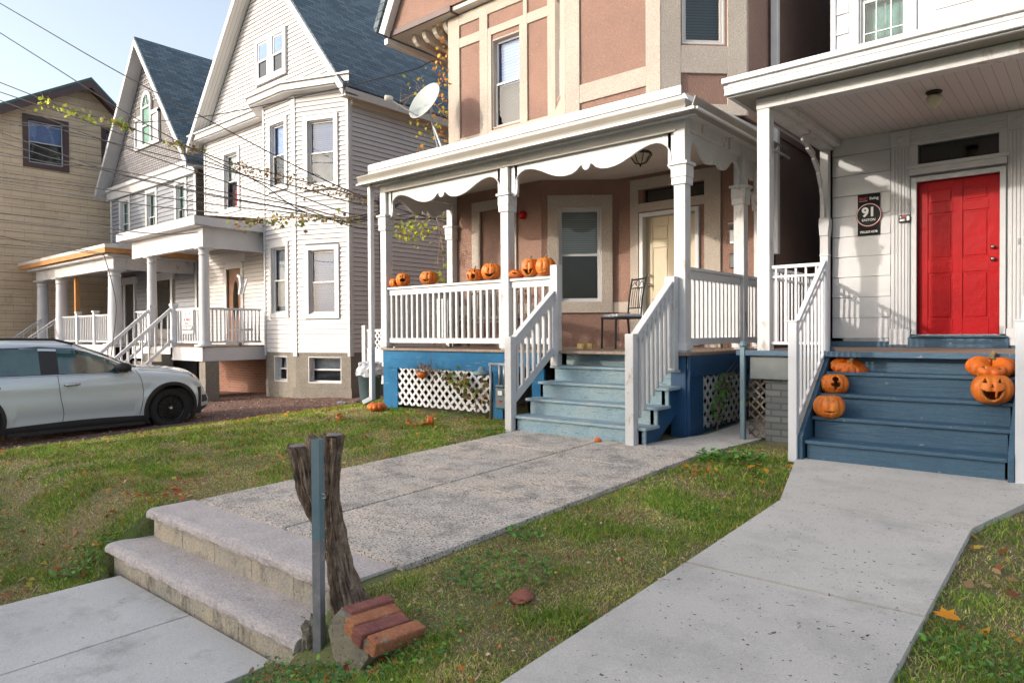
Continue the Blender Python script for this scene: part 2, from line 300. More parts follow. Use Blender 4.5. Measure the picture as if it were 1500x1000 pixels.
def mesh_of(name, mb, mats, smooth=False):
    me = bpy.data.meshes.new(name)
    me.from_pydata(mb.v, [], mb.f)
    if not isinstance(mats, (list, tuple)): mats = [mats]
    for m in mats: me.materials.append(mt[m] if isinstance(m, str) else m)
    if any(mb.m): me.polygons.foreach_set('material_index', mb.m)
    if smooth: me.polygons.foreach_set('use_smooth', [True] * len(mb.f))
    me.validate(); me.update()
    nl = len(me.loops)
    if nl:
        co = np.empty(len(me.vertices) * 3); me.vertices.foreach_get('co', co); co = co.reshape(-1, 3)
        vi = np.empty(nl, dtype=np.int64); me.loops.foreach_get('vertex_index', vi)
        npf = len(me.polygons); lt = np.empty(npf, dtype=np.int64); me.polygons.foreach_get('loop_total', lt)
        no = np.empty(npf * 3); me.polygons.foreach_get('normal', no); no = np.repeat(no.reshape(-1, 3), lt, axis=0)
        P = co[vi]
        h = np.hypot(no[:, 0], no[:, 1]); flat = h < 0.05; hh = np.where(flat, 1, h)
        t = np.stack([-no[:, 1] / hh, no[:, 0] / hh, np.zeros(nl)], 1)
        t[flat] = (1, 0, 0)
        b = np.cross(no, t)
        sgn = np.where(b[:, 2] < 0, -1.0, 1.0)
        uv = np.stack([(P * t).sum(1), (P * b).sum(1) * sgn], 1)
        uv[flat] = P[flat][:, :2]
        lay = me.uv_layers.new(name='UVMap'); lay.data.foreach_set('uv', uv.ravel())
    return me

def part(name, mb, mats, parent=None, smooth=False, bevel=0.0, label=None, local=False):
    me = mesh_of(name, mb, mats, smooth)
    o = bpy.data.objects.new(name, me); COL.objects.link(o)
    if parent is not None:
        o.parent = parent
        if parent.type == 'EMPTY' and not local:
            o.matrix_parent_inverse = Matrix.Translation(-Vector(parent.location))
    if bevel:
        b = o.modifiers.new('edge', 'BEVEL'); b.width = bevel; b.segments = 2; b.limit_method = 'ANGLE'; b.angle_limit = math.radians(40)
    if label: o['label'] = label
    return o

def inst(name, me, loc, parent, rot=None, scale=None):   # a part that shares mesh data
    o = bpy.data.objects.new(name, me); COL.objects.link(o)
    o.parent = parent
    if parent is not None and parent.type == 'EMPTY':
        o.matrix_parent_inverse = Matrix.Translation(-Vector(parent.location))
    o.location = loc
    if rot: o.rotation_euler = rot
    if scale: o.scale = scale
    return o

def thing(name, label, cat, loc=(0, 0, 0), group=None, rz=0.0):
    o = bpy.data.objects.new(name, None); COL.objects.link(o)
    o.location = loc; o.rotation_euler = (0, 0, rz); o['label'] = label; o['category'] = cat
    o.empty_display_size = 0.1
    if group: o['group'] = group
    return o

def tag(o, label, cat, group=None, kind=None):
    if label: o['label'] = label
    if cat: o['category'] = cat
    if group: o['group'] = group
    if kind: o['kind'] = kind
    return o

def structure(name, mb, mats, **k):
    o = part(name, mb, mats, None, **k); o['kind'] = 'structure'; return o

# wall frame: s runs along p0->p1, d outwards (to the right of the run), z up
class F:
    def __init__(self, p0, p1):
        self.p = Vector((p0[0], p0[1])); e = Vector((p1[0], p1[1])) - self.p
        self.L = e.length; self.u = e / self.L; self.n = Vector((self.u.y, -self.u.x))
    def P(self, s, d, z):
        q = self.p + self.u * s + self.n * d; return (q.x, q.y, z)
    def box(self, mb, s0, s1, d0, d1, z0, z1):
        P = self.P
        mb.hexa([P(s0, d1, z0), P(s1, d1, z0), P(s1, d0, z0), P(s0, d0, z0), P(s0, d1, z1), P(s1, d1, z1), P(s1, d0, z1), P(s0, d0, z1)])
    def ext(self, mb, poly, d0, d1):     # polygon in (s, z), ccw seen from outside
        mb.prism([self.P(s, d0, z) for s, z in poly][::-1], [self.P(s, d1, z) for s, z in poly][::-1])
    def wall(self, mb, z0, z1, ops=(), th=0.14, s0=0.0, s1=None):
        s1 = self.L if s1 is None else s1
        cuts = sorted({s0, s1, *[min(max(o[0], s0), s1) for o in ops], *[min(max(o[1], s0), s1) for o in ops]})
        for a, b in zip(cuts, cuts[1:]):
            if b - a < 1e-4: continue
            mid = (a + b) / 2; zz = [z0]
            for o in sorted([o for o in ops if o[0] < mid < o[1]], key=lambda o: o[2]):
                if o[2] > zz[-1] + 1e-4: self.box(mb, a, b, -th, 0, zz[-1], o[2])
                zz.append(o[3])
            if z1 > zz[-1] + 1e-4: self.box(mb, a, b, -th, 0, zz[-1], z1)
    def siding(self, mb, z0, z1, ops=(), h=0.11, lap=0.014, rangef=None, base=0.002, gap=0.0, s0=0.0, s1=None):
        s1 = self.L if s1 is None else s1
        z = z0
        while z < z1 - 0.01:
            zt = min(z + h, z1)
            a0, a1 = rangef(z) if rangef else (s0, s1)
            b0, b1 = rangef(zt) if rangef else (s0, s1)
            segs = [(a0, a1)]
            zm = (z + zt) / 2
            for o in ops:
                if o[2] < zm < o[3]:
                    ns = []
                    for q0, q1 in segs:
                        if o[1] <= q0 or o[0] >= q1: ns.append((q0, q1)); continue
                        if o[0] > q0: ns.append((q0, o[0]))
                        if o[1] < q1: ns.append((o[1], q1))
                    segs = ns
            for q0, q1 in segs:
                if q1 - q0 < 0.01: continue
                z_ = z; z = z + gap
                t0 = max(q0, b0); t1 = min(q1, b1)
                if t1 <= t0: t0 = t1 = (q0 + q1) / 2
                mb.face([self.P(q0, lap, z), self.P(q1, lap, z), self.P(t1, base, zt), self.P(t0, base, zt)])
                mb.face([self.P(q0, base, z), self.P(q1, base, z), self.P(q1, lap, z), self.P(q0, lap, z)]); z = z_
            z = zt

def window(parent, fr, s0, s1, z0, z1, casing=0.09, cas_mat='vinyltrim', sash_mat='vinyltrim', back=('blind', 'blind'), glass='glass',
           depth=0.10, sill=True, proud=0.03, muntin=0, label=None, head=0.0):
    """double-hung window: casing (part) > sashes, panes, blinds, dark backs for unlit rooms"""
    mb = MB(); c = casing
    fr.box(mb, s0 - c, s0, 0.0, proud, z0 - c, z1 + c + head); fr.box(mb, s1, s1 + c, 0.0, proud, z0 - c, z1 + c + head)
    fr.box(mb, s0, s1, 0.0, proud - 0.002, z1, z1 + c + head); fr.box(mb, s0, s1, 0.0, proud - 0.002, z0 - c, z0)
    fr.box(mb, s0, s0 + 0.02, -depth, 0.0, z0, z1); fr.box(mb, s1 - 0.02, s1, -depth, 0.0, z0, z1)
    fr.box(mb, s0 + 0.02, s1 - 0.02, -depth, 0.0, z1 - 0.02, z1); fr.box(mb, s0 + 0.02, s1 - 0.02, -depth, 0.0, z0, z0 + 0.02)
    if sill: fr.box(mb, s0 - c - 0.02, s1 + c + 0.02, proud, proud + 0.03, z0 - 0.05, z0 - 0.015)
    w = part('window', mb, cas_mat, parent, bevel=0.004)
    if label: w['label'] = label
    a, b = s0 + 0.02, s1 - 0.02; zm = (z0 + z1) / 2; t = 0.035
    sb = MB(); d0, d1 = -depth + 0.03, -depth + 0.06
    for (q0, q1, dd) in ((z0 + 0.02, zm + 0.015, 0.0), (zm - 0.015, z1 - 0.02, -0.028)):
        fr.box(sb, a, a + t, d0 + dd, d1 + dd, q0, q1); fr.box(sb, b - t, b, d0 + dd, d1 + dd, q0, q1)
        fr.box(sb, a + t, b - t, d0 + dd, d1 + dd, q0, q0 + t); fr.box(sb, a + t, b - t, d0 + dd, d1 + dd, q1 - t, q1)
        for k in range(muntin):
            sm = a + (b - a) * (k + 1) / (muntin + 1)
            fr.box(sb, sm - 0.008, sm + 0.008, d0 + dd + 0.012, d1 + dd - 0.002, q0 + t, q1 - t)
        if muntin:
            zz = (q0 + q1) / 2; fr.box(sb, a + t, b - t, d0 + dd + 0.014, d1 + dd - 0.004, zz - 0.008, zz + 0.008)
    part('sash', sb, sash_mat, w, bevel=0.003)
    for (q0, q1, dd) in ((z0 + 0.05, zm, 0.0), (zm, z1 - 0.05, -0.028)):
        g = MB(); g.face([fr.P(a + t, d0 + dd + 0.012, q0), fr.P(b - t, d0 + dd + 0.012, q0), fr.P(b - t, d0 + dd + 0.012, q1), fr.P(a + t, d0 + dd + 0.012, q1)])
        part('pane', g, glass, w)
    bb = MB(); fr.box(bb, a, b, -depth - 0.07, -depth - 0.05, zm, z1 - 0.02); part('blind', bb, back[0], w)
    bb = MB(); fr.box(bb, a, b, -depth - 0.09, -depth - 0.07, z0 + 0.02, zm); part('blind', bb, back[1], w)
    return w

def clip_rect(poly, x0, x1, y0, y1):
    def cl(p, ax, lim, keep):
        out = []
        for i in range(len(p)):
            a = p[i]; b = p[(i + 1) % len(p)]
            ia = keep(a[ax], lim); ib = keep(b[ax], lim)
            if ia: out.append(a)
            if ia != ib:
                t = (lim - a[ax]) / (b[ax] - a[ax]); out.append((a[0] + (b[0] - a[0]) * t, a[1] + (b[1] - a[1]) * t))
        return out
    for ax, lim, k in ((0, x0, lambda v, l: v >= l), (0, x1, lambda v, l: v <= l), (1, y0, lambda v, l: v >= l), (1, y1, lambda v, l: v <= l)):
        if not poly: return poly
        poly = cl(poly, ax, lim, k)
    return poly

def lattice(mb, fr, s0, s1, z0, z1, pitch=0.105, w=0.04, d=0.0):
    k = s0 - (z1 - z0); hw = w * 0.707
    while k < s1 + (z1 - z0):
        H = z1 - z0
        for sg, dd in ((1, 0.0), (-1, 0.009)):
            if sg > 0: q = [(k - hw, z0), (k + hw, z0), (k + hw + H, z1), (k - hw + H, z1)]
            else: q = [(k - hw, z0), (k + hw, z0), (k + hw - H, z1), (k - hw - H, z1)]
            c = clip_rect(q, s0, s1, z0, z1)
            if len(c) >= 3: fr.ext(mb, c, d + dd, d + dd + 0.008)
        k += pitch * 1.414

def box_mesh(name, w, d, h, mat, taper=0.0, bevel=False):
    mb = MB(); a = w / 2; b = d / 2
    mb.box(-a, a, -b, b, 0, h)
    return mesh_of(name, mb, mat)

def gz(x, y):     # height of the sloping front yards
    x = np.asarray(x, float); y = np.asarray(y, float)
    z = -1.17 + 0.028 * (np.clip(y, -6, 12) - 6.4)
    t = np.clip((-8.4 - x) / 4.8, 0, 1); z = z - 0.47 * t * t * (3 - 2 * t)
    t = np.clip((-14 - x) / 16, 0, 1); z = z - 0.45 * t
    dr = np.clip((2.25 - y) / 0.62, 0, 1); dr = dr * dr * (3 - 2 * dr)
    under = np.clip((2.5 - y) / 0.04, 0, 1) * np.clip((y - 1.80) / 0.04, 0, 1) * np.clip((x + 5.36) / 0.05, 0, 1) * np.clip((-2.97 - x) / 0.05, 0, 1)
    side = np.clip((-1.9 - x) / 1.2, 0, 1) * np.clip((x + 9.5) / 3.5, 0, 1)
    lead = np.clip((x + 5.19) / 0.03, 0, 1) * np.clip((-3.14 - x) / 0.03, 0, 1) * np.clip((1.9 - y) / 0.03, 0, 1)
    z = z - 0.38 * dr * side - 0.35 * under - 0.12 * lead * (1 - np.clip(under, 0, 1))
    return z
def G(x, y): return float(gz(x, y))
# ------------------------------------------------------------------ ground and paths
def sheet(name, xs, ys, zf, mat, kind='structure'):
    X, Y = np.meshgrid(xs, ys); Z = zf(X, Y)
    mb = MB(); nx = len(xs); mb.v = list(zip(X.ravel().tolist(), Y.ravel().tolist(), Z.ravel().tolist()))
    for j in range(len(ys) - 1):
        for i in range(nx - 1):
            a = j * nx + i; mb.f.append((a, a + 1, a + nx + 1, a + nx))
    mb.m = [0] * len(mb.f)
    o = part(name, mb, mat, smooth=True); o['kind'] = kind
    return o

def yardz(X, Y):
    z = gz(X, Y)
    z = z + 0.006 * np.sin(X * 5.1 + 1.3 * np.sin(Y * 3.7)) * np.cos(Y * 4.3) - 0.012
    street = np.clip((-1.2 - Y) / 0.3, 0, 1)
    return z - street * 0.1

# lawn soil: green-brown with bare, mossy and mulch patches
def lawnmat():
    m = bpy.data.materials.new('lawn_soil'); m.use_nodes = True; nt = m.node_tree; p = nt.nodes['Principled BSDF']
    tc = nt.nodes.new('ShaderNodeTexCoord'); ob = tc.outputs['Object']
    c = _mixc(nt, _ramp(nt, _noise(nt, ob, 1.1, 6, 0.65), 0.42, 0.6), (0.24, 0.20, 0.10), (0.15, 0.20, 0.05))
    c = _mixc(nt, _ramp(nt, _noise(nt, ob, 9, 5, 0.7), 0.5, 0.66), c, (0.24, 0.18, 0.095))
    c = _mixc(nt, _ramp(nt, _noise(nt, ob, 60, 3, 0.7), 0.55, 0.7), c, (0.03, 0.028, 0.014))
    nt.links.new(c, p.inputs['Base Color']); p.inputs['Roughness'].default_value = 0.95
    nt.links.new(_bump(nt, _noise(nt, ob, 45, 5, 0.7), 1.0, 0.03), p.inputs['Normal'])
    return m
mt['lawnsoil'] = lawnmat()
mt['mulch'] = M('red_brown_mulch', (0.24, 0.135, 0.105), (0.14, 0.08, 0.062), 3, 0.95, 1.0, 50, 0.03, speck=(0.30, 0.19, 0.14), sk=(0.56, 0.62), skscale=38, worn=(0.05, 0.03, 0.025), wt_=(0.55, 0.6), ws=22)
mt['asphalt'] = M('asphalt', (0.05, 0.05, 0.052), (0.06, 0.06, 0.06), 2, 0.9, 0.6, 120, 0.006)

def spaced(a, b, step, far):
    c = list(np.arange(a, b + 1e-6, step))
    lo = [a - d for d in far[::-1]]; hi = [b + d for d in far]
    return np.array(lo + c + hi)
FAR = [1, 3, 6, 12, 25, 50, 100, 200, 400]
sheet('ground', np.unique(np.concatenate([spaced(-34, 4, 0.25, FAR), np.arange(-6, -2, 0.05)]).round(4)), np.unique(np.concatenate([spaced(-2, 14, 0.125, FAR), np.arange(1.2, 2.9, 0.04)]).round(4)), yardz, 'lawnsoil')

def mulchz(X, Y):
    return gz(X, Y) + 0.004 + 0.012 * np.sin(X * 9 + Y * 3) * np.sin(Y * 8)
def edge_left(y):      # where the lawn stops and the mulch drive begins
    return -11.75 - 0.05 * y if y < 5.6 else (-12.0 + (y - 5.6) * 0.25 if y < 7.4 else -11.6)
ysm = np.arange(-1.0, 12.01, 0.12); mb = MB(); nxm = 60
for y in ysm:
    e = edge_left(y) + 0.18 * math.sin(y * 5.1) * math.sin(y * 1.7) + 0.07 * math.sin(y * 17)
    for i in range(nxm):
        x = e - i * (e + 30) / (nxm - 1) * 1.0
        mb.v.append((x, float(y), float(mulchz(x, y)) - (0.02 if i == 0 else 0)))
for j in range(len(ysm) - 1):
    for i in range(nxm - 1):
        a = j * nxm + i; mb.f.append((a + 1, a, a + nxm, a + nxm + 1)); mb.m.append(0)
structure('mulch_driveway', mb, 'mulch', smooth=True)

mb = MB(); mb.box(-60, 60, -12, -2.4, -2.2, -1.80); structure('road', mb, 'asphalt')
mb = MB(); mb.box(-60, 60, -2.4, -2.25, -2.2, -1.66); structure('kerb', mb, 'concedge', bevel=0.02)
mb = MB()
for i in range(-14, 10): mb.box(i * 1.5 + 0.006, i * 1.5 + 1.494, -1.1, 0.5, -1.9, -1.665)
structure('sidewalk', mb, 'leadwalk', bevel=0.006)

def slab(mb, pts, top=0.022, th=0.09, zf=None):
    zf = zf or G
    mb.prism([(x, y, zf(x, y) + top - th) for x, y in pts], [(x, y, zf(x, y) + top) for x, y in pts])
flatG = lambda x, y: -1.17 + 0.028 * (y - 6.4)
# exposed aggregate walk up to the porch of the terracotta house
mb = MB()
def quad_split(x0, x1, ys, g=0.011):
    for a, b in zip(ys, ys[1:]): slab(mb, [(x0 + g, a + g), (x1 - g, a + g), (x1 - g, b - g), (x0 + g, b - g)], zf=flatG, th=0.13)
quad_split(-5.24, -4.035, [2.44, 3.95, 5.45, 6.5]); quad_split(-4.035, -2.86, [2.44, 3.95, 5.3, 6.24])
structure('aggregate_walkway', mb, 'aggregate', bevel=0.005)
mb = MB()
for a, b in ((2.44, 3.95), (3.95, 5.3), (5.3, 6.24)): slab(mb, [(-2.921, a + 0.009), (-2.86, a + 0.009), (-2.86, b - 0.009), (-2.921, b - 0.009)], top=0.018, zf=flatG, th=0.13)

# light concrete walk to the red door
mb = MB(); e = 0.0
rows = [(0.2, -1.64, -0.56), (1.55, -1.645, -0.56), (3.38, -1.67, -0.565), (4.88, -1.70, -0.575), (6.45, -2.09, -0.20)]
for (y0, a0, b0), (y1, a1, b1) in zip(rows, rows[1:]):
    slab(mb, [(a0 + e, y0 + 0.012), (b0 - e, y0 + 0.012), (b1 - e, y1 - 0.012), (a1 + e, y1 - 0.012)], top=0.03, th=0.13, zf=flatG)
structure('concrete_walkway', mb, 'concrete')
mt['joint'] = M('dirt_joint', (.03, .027, .02), (.06, .055, .03), 40, .95)
mb = MB()
for y_, a_, b_ in rows[1:4]: slab(mb, [(a_ + .01, y_ - .02), (b_ - .01, y_ - .02), (b_ - .01, y_ + .02), (a_ + .01, y_ + .02)], top=.010, th=.05, zf=flatG)
slab(mb, [(-4.05, 2.5), (-4.02, 2.5), (-4.02, 6.2), (-4.05, 6.2)], top=.004, th=.05, zf=flatG)
for y_ in (3.95, 5.45): slab(mb, [(-5.22, y_ - .015), (-4.05, y_ - .015), (-4.05, y_ + .015), (-5.22, y_ + .015)], top=.004, th=.05, zf=flatG)
for y_ in (3.95, 5.3): slab(mb, [(-4.02, y_ - .015), (-2.88, y_ - .015), (-2.88, y_ + .015), (-4.02, y_ + .015)], top=.004, th=.05, zf=flatG)
structure('walkway_joints', mb, 'joint')
mb = MB()
for (y0, a0, b0), (y1, a1, b1) in zip(rows, rows[1:]):
    slab(mb, [(a0, y0 + 0.008), (a0 + e - 0.001, y0 + 0.008), (a1 + e - 0.001, y1 - 0.008), (a1, y1 - 0.008)], top=0.0295, th=0.13, zf=flatG)
    slab(mb, [(b0 - e + 0.001, y0 + 0.008), (b0, y0 + 0.008), (b1, y1 - 0.008), (b1 - e + 0.001, y1 - 0.008)], top=0.0295, th=0.13, zf=flatG)

mb = MB(); slab(mb, [(-3.62, 6.26), (-2.86, 6.26), (-2.72, 7.2), (-2.72, 12.0), (-3.30, 12.0), (-3.30, 7.2)], top=0.012, zf=flatG); structure('side_path', mb, 'concrete')
# lead walk below the stone steps
mb = MB()
for x0, x1 in ((-5.16, -4.1), (-4.1, -3.17)):
    mb.prism([(x0 + .005, 0.5, -1.8), (x1 - .005, 0.5, -1.8), (x1 - .005, 1.86, -1.8), (x0 + .005, 1.86, -1.8)], [(x0 + .005, 0.5, -1.665), (x1 - .005, 0.5, -1.665), (x1 - .005, 1.86, -1.66), (x0 + .005, 1.86, -1.66)])
structure('lead_walk', mb, 'leadwalk', bevel=0.005)

# ------------------------------------------------------------------ stone steps
def rough_slab(x0, x1, y0, y1, z0, z1, n=90, amp=0.010, seed=1):
    r = random.Random(seed); mb = MB(); R = []
    m = n
    front = [(x0 + (x1 - x0) * i / m) for i in range(m + 1)]
    jit = [[r.uniform(-amp, amp) * .55 + amp * .7 * math.sin(i * .31 + k) * math.sin(i * .11) for k in range(5)] for i in range(m + 1)]
    rings = []
    for i, x in enumerate(front):
        j = jit[i]
        rings.append([(x, y1, z0), (x, y0 + 0.03, z0), (x, y0 + 0.006 + j[0], z0 + 0.006), (x, y0 + j[1] * 0.9, (z0 * 2 + z1) / 3), (x, y0 + 0.004 + j[2] * 0.9, (z0 + z1 * 2) / 3),
                      (x, y0 + 0.018 + j[3], z1 - 0.008), (x, y0 + 0.05 + j[4], z1), (x, y1, z1)])
    mb.rings([q[::-1] for q in rings]); return mb
st = thing('stone_steps', 'two wide grey stone steps with rough nosings and stained risers below the aggregate walk', 'steps', (-4.17, 2.1, -1.66))
part('upper_tread', rough_slab(-5.32, -2.93, 2.10, 2.455, -1.345, -1.275, seed=3), 'sandstone', st)
part('lower_tread', rough_slab(-5.38, -2.96, 1.84, 2.16, -1.55, -1.482, seed=5), 'sandstone', st)
mb = MB()
for i in range(5): mb.box(-5.27 + i * 0.46, -5.27 + i * 0.46 + 0.457, 2.135, 2.42, -1.55, -1.345)
part('riser', mb, 'riser', st, bevel=0.004)
mb = MB()
for i in range(4): mb.box(-5.33 + i * 0.585, -5.33 + i * 0.585 + 0.582, 1.885, 2.14, -1.72, -1.55)
part('riser', mb, 'riser', st, bevel=0.004)
rb = MB(); rb.box(-3.0, -2.80, 2.2, 2.42, -1.5, -1.352); rb.box(-2.78, -2.62, 2.28, 2.5, -1.5, -1.375)

def blob(name, label, cat, loc, size, mat, seed, group=None, sub=3, amp=0.22, freq=3.0):
    bm = bmesh.new(); bmesh.ops.create_icosphere(bm, subdivisions=sub, radius=1.0)
    r = random.Random(seed); ph = [r.uniform(0, 6) for _ in range(6)]
    for v in bm.verts:
        c = v.co.normalized()
        k = 1 + amp * (math.sin(c.x * freq + ph[0]) * math.sin(c.y * freq * 1.2 + ph[1]) + 0.6 * math.sin(c.z * freq * 1.7 + ph[2]) * math.sin(c.x * freq * 2 + ph[3])) + r.uniform(-0.04, 0.04)
        v.co = Vector((c.x * size[0], c.y * size[1], c.z * size[2])) * k
    me = bpy.data.meshes.new(name); bm.to_mesh(me); bm.free(); me.materials.append(mt[mat])
    o = bpy.data.objects.new(name, me); COL.objects.link(o); o.location = loc; o.rotation_euler = (0, 0, r.uniform(0, 6))
    o['label'] = label; o['category'] = cat
    if group: o['group'] = group
    return o
blob('stone', 'flat grey stone wedged under the right end of the upper step', 'stone', (-2.79, 2.36, -1.40), (0.17, 0.10, 0.05), 'mortar', 2)
blob('stone', 'dark stone half buried in ivy right of the steps', 'stone', (-2.55, 2.52, -1.33), (0.11, 0.07, 0.04), 'block', 5)
blob('stone', 'lumpy mortar stone at the foot of the metal post', 'stone', (-2.90, 1.90, -1.46), (0.045, 0.045, 0.08), 'mortar', 9, amp=0.35, freq=5)
blob('stone', 'reddish flat stone sunk in the lawn between the two walks', 'stone', (-2.12, 2.56, -1.272), (0.085, 0.05, 0.02), 'brickloose', 12)
blob('stone', 'broken reddish brick bit in the grass at the bottom edge beside the light walk', 'stone', (-1.88, 1.76, -1.33), (0.035, 0.03, 0.02), 'brickloose', 14)

# ------------------------------------------------------------------ stump, post, brick chunk
from mathutils import noise as mnoise
def trunk(mb, pts, rad, n=80, amp=0.16, seed=0, steps=120, hollow=0.0, flat=1.0):
    P = [Vector(p) for p in pts]; out = []; L = len(P) - 1
    for i in range(steps + 1):
        t = i / steps * L; k = min(int(t), L - 1); f = t - k
        a = P[max(k - 1, 0)]; b = P[k]; c = P[k + 1]; d = P[min(k + 2, L)]
        q = 0.5 * ((2 * b) + (c - a) * f + (2 * a - 5 * b + 4 * c - d) * f * f + (3 * b - a - 3 * c + d) * f ** 3)
        rr = rad[k] * (1 - f) + rad[k + 1] * f
        ring = []
        for j in range(n):
            an = 2 * PI * j / n; ca, sa = math.cos(an), math.sin(an)
            big = mnoise.noise(Vector((ca * 1.1 + seed, sa * 1.1, q.z * 2.5)))
            ridge = mnoise.noise(Vector((ca * 5.5 + seed * 3, sa * 5.5, q.z * 5.0)))
            fine = mnoise.noise(Vector((ca * 14, sa * 14 + seed, q.z * 16)))
            w = 1 + amp * 1.6 * big + amp * 1.5 * (0.35 - abs(ridge)) + amp * 0.7 * fine
            ring.append(q + Vector((ca * rr * w, sa * rr * w * flat, (0.010 * math.sin(an * 3 + seed) + .012 * fine) if i in (0, steps) else 0)))
        out.append(ring)
    mb.rings(out)
ts = thing('tree_stump', 'gnarled brown tree stump with two sawn limbs and peeling bark beside the steps', 'stump', (-2.77, 2.04, -1.5))
mb = MB()
trunk(mb, [(-2.68, 2.05, -1.62), (-2.745, 2.04, -1.36), (-2.82, 2.02, -1.15), (-2.862, 2.01, -0.95), (-2.872, 2.0, -0.78), (-2.858, 2.0, -0.60), (-2.845, 2.0, -0.50)],
      [0.17, 0.095, 0.054, 0.041, 0.037, 0.041, 0.047], seed=1, amp=.30)
part('trunk', mb, 'bark', ts)
mb = MB()
trunk(mb, [(-2.74, 2.06, -1.55), (-2.84, 2.06, -1.25), (-2.97, 2.04, -1.0), (-3.06, 2.0, -0.80), (-3.09, 1.98, -0.64), (-3.10, 1.97, -0.575)],
      [0.08, 0.048, 0.046, 0.053, 0.053, 0.058], seed=4, amp=.30)
part('limb', mb, 'bark', ts)
mb = MB(); trunk(mb, [(-3.04, 2.0, -0.80), (-3.035, 2.0, -0.58), (-3.03, 2.0, -0.52)], [0.036, 0.032, 0.024], seed=8, steps=20, n=30, amp=0.25); part('limb_stub', mb, 'bark', ts)
mb = MB(); trunk(mb, [(-2.885, 2.0, -0.72), (-2.89, 2.0, -0.52), (-2.89, 2.0, -0.50)], [0.034, 0.026, 0.020], seed=9, steps=20, n=30, amp=0.25); part('limb_stub', mb, 'bark', ts)
mb = MB()
for c, r_ in (((-3.10, 1.97, -0.566), 0.050), ((-2.84, 2.0, -0.49), 0.038)):
    mb = MB(); mb.lathe([(r_, -0.006), (r_ * 0.97, 0.0), (r_ * 0.5, 0.003), (0.004, 0.0)], c, 20); part('sawn_end', mb, 'cutwood', ts)


mp = thing('metal_post', 'square hollow steel post with worn blue-grey paint standing against the stump', 'post', (-2.815, 1.885, -1.45))
mb = MB(); t_ = 0.0035; c = (-2.815, 1.885); a = math.radians(22)
def rot2(x, y): return (c[0] + x * math.cos(a) - y * math.sin(a), c[1] + x * math.sin(a) + y * math.cos(a))
for (x0, x1, y0, y1) in ((-.021, .021, -.021, -.021 + t_), (-.021, .021, .021 - t_, .021), (-.021, -.021 + t_, -.0175, .0175), (.021 - t_, .021, -.0175, .0175)):
    q = [rot2(x0, y0), rot2(x1, y0), rot2(x1, y1), rot2(x0, y1)]
    mb.prism([(x, y, -0.975) for x, y in q], [(x, y, -0.497) for x, y in q]); mb.cur = 1; mb.prism([(x, y, -1.62) for x, y in q], [(x, y, -0.975) for x, y in q]); mb.cur = 0
part('tube', mb, ['postpaint', 'postbare'], mp)
mb = MB(); mb.tube([(rot2(.022, -.01)[0], rot2(.022, -.01)[1], -0.75), (rot2(.045, -.012)[0], rot2(.045, -.012)[1], -0.755), (rot2(.05, -.012)[0], rot2(.05, -.012)[1], -0.77), (rot2(.024, -.01)[0], rot2(.024, -.01)[1], -0.775)], 0.0025, 6)
part('wire_loop', mb, 'galv', mp)

bc = thing('masonry_chunk', 'broken chunk of brickwork with four bricks set in mortar lying against the stump', 'rubble', (-2.47, 1.9, -1.45))
r_ = random.Random(2); poly = [(-2.62, -1.40), (-2.635, -1.33), (-2.61, -1.265), (-2.565, -1.218), (-2.50, -1.226), (-2.45, -1.244), (-2.385, -1.268), (-2.308, -1.296), (-2.33, -1.37), (-2.39, -1.44), (-2.46, -1.475), (-2.55, -1.47), (-2.60, -1.45)]
mb = MB(); rings = []
for k in range(7):
    t = k / 6; yy = 1.80 + .23 * t; sc = 1 - .07 * (2 * t - 1) ** 4; cx, cz = -2.47, -1.36
    rings.append([(cx + (x - cx) * sc + r_.uniform(-.007, .007) + .03 * t, yy + (r_.uniform(-.006, .006) if k in (0, 6) else 0), cz + (z - cz) * sc + r_.uniform(-.007, .007)) for x, z in poly])
mb.rings([q[::-1] for q in rings]); part('mortar_core', mb, 'mortar', bc, bevel=0.004)
for k, (x0, z0, lift, y0, y1, tl) in enumerate(((-2.555, -1.262, .056, 1.83, 2.045, -.10), (-2.497, -1.268, .042, 1.795, 2.035, -.27), (-2.427, -1.288, .043, 1.785, 2.025, -.28), (-2.357, -1.309, .040, 1.80, 2.05, -.29))):
    w, ux_, uz_ = .066, math.cos(tl), math.sin(tl); A0 = Vector((x0, 0, z0)); dx_ = Vector((ux_, 0, uz_)) * w; dz_ = Vector((-uz_, 0, ux_)) * (lift + .03); A0 = A0 - Vector((-uz_, 0, ux_)) * .03
    q = [A0, A0 + dx_, A0 + dx_ + dz_, A0 + dz_]
    mb = MB(); mb.rings([[p + Vector((.0 + .14 * (y - 1.8), y + r_.uniform(-.003, .003), r_.uniform(-.002, .002))) for p in q] for y in (y0, (y0 + y1) / 2, y1)]); part('brick', mb, ('brickdark', 'brickorange', 'brickdark', 'brickorange')[k], bc, bevel=0.007)
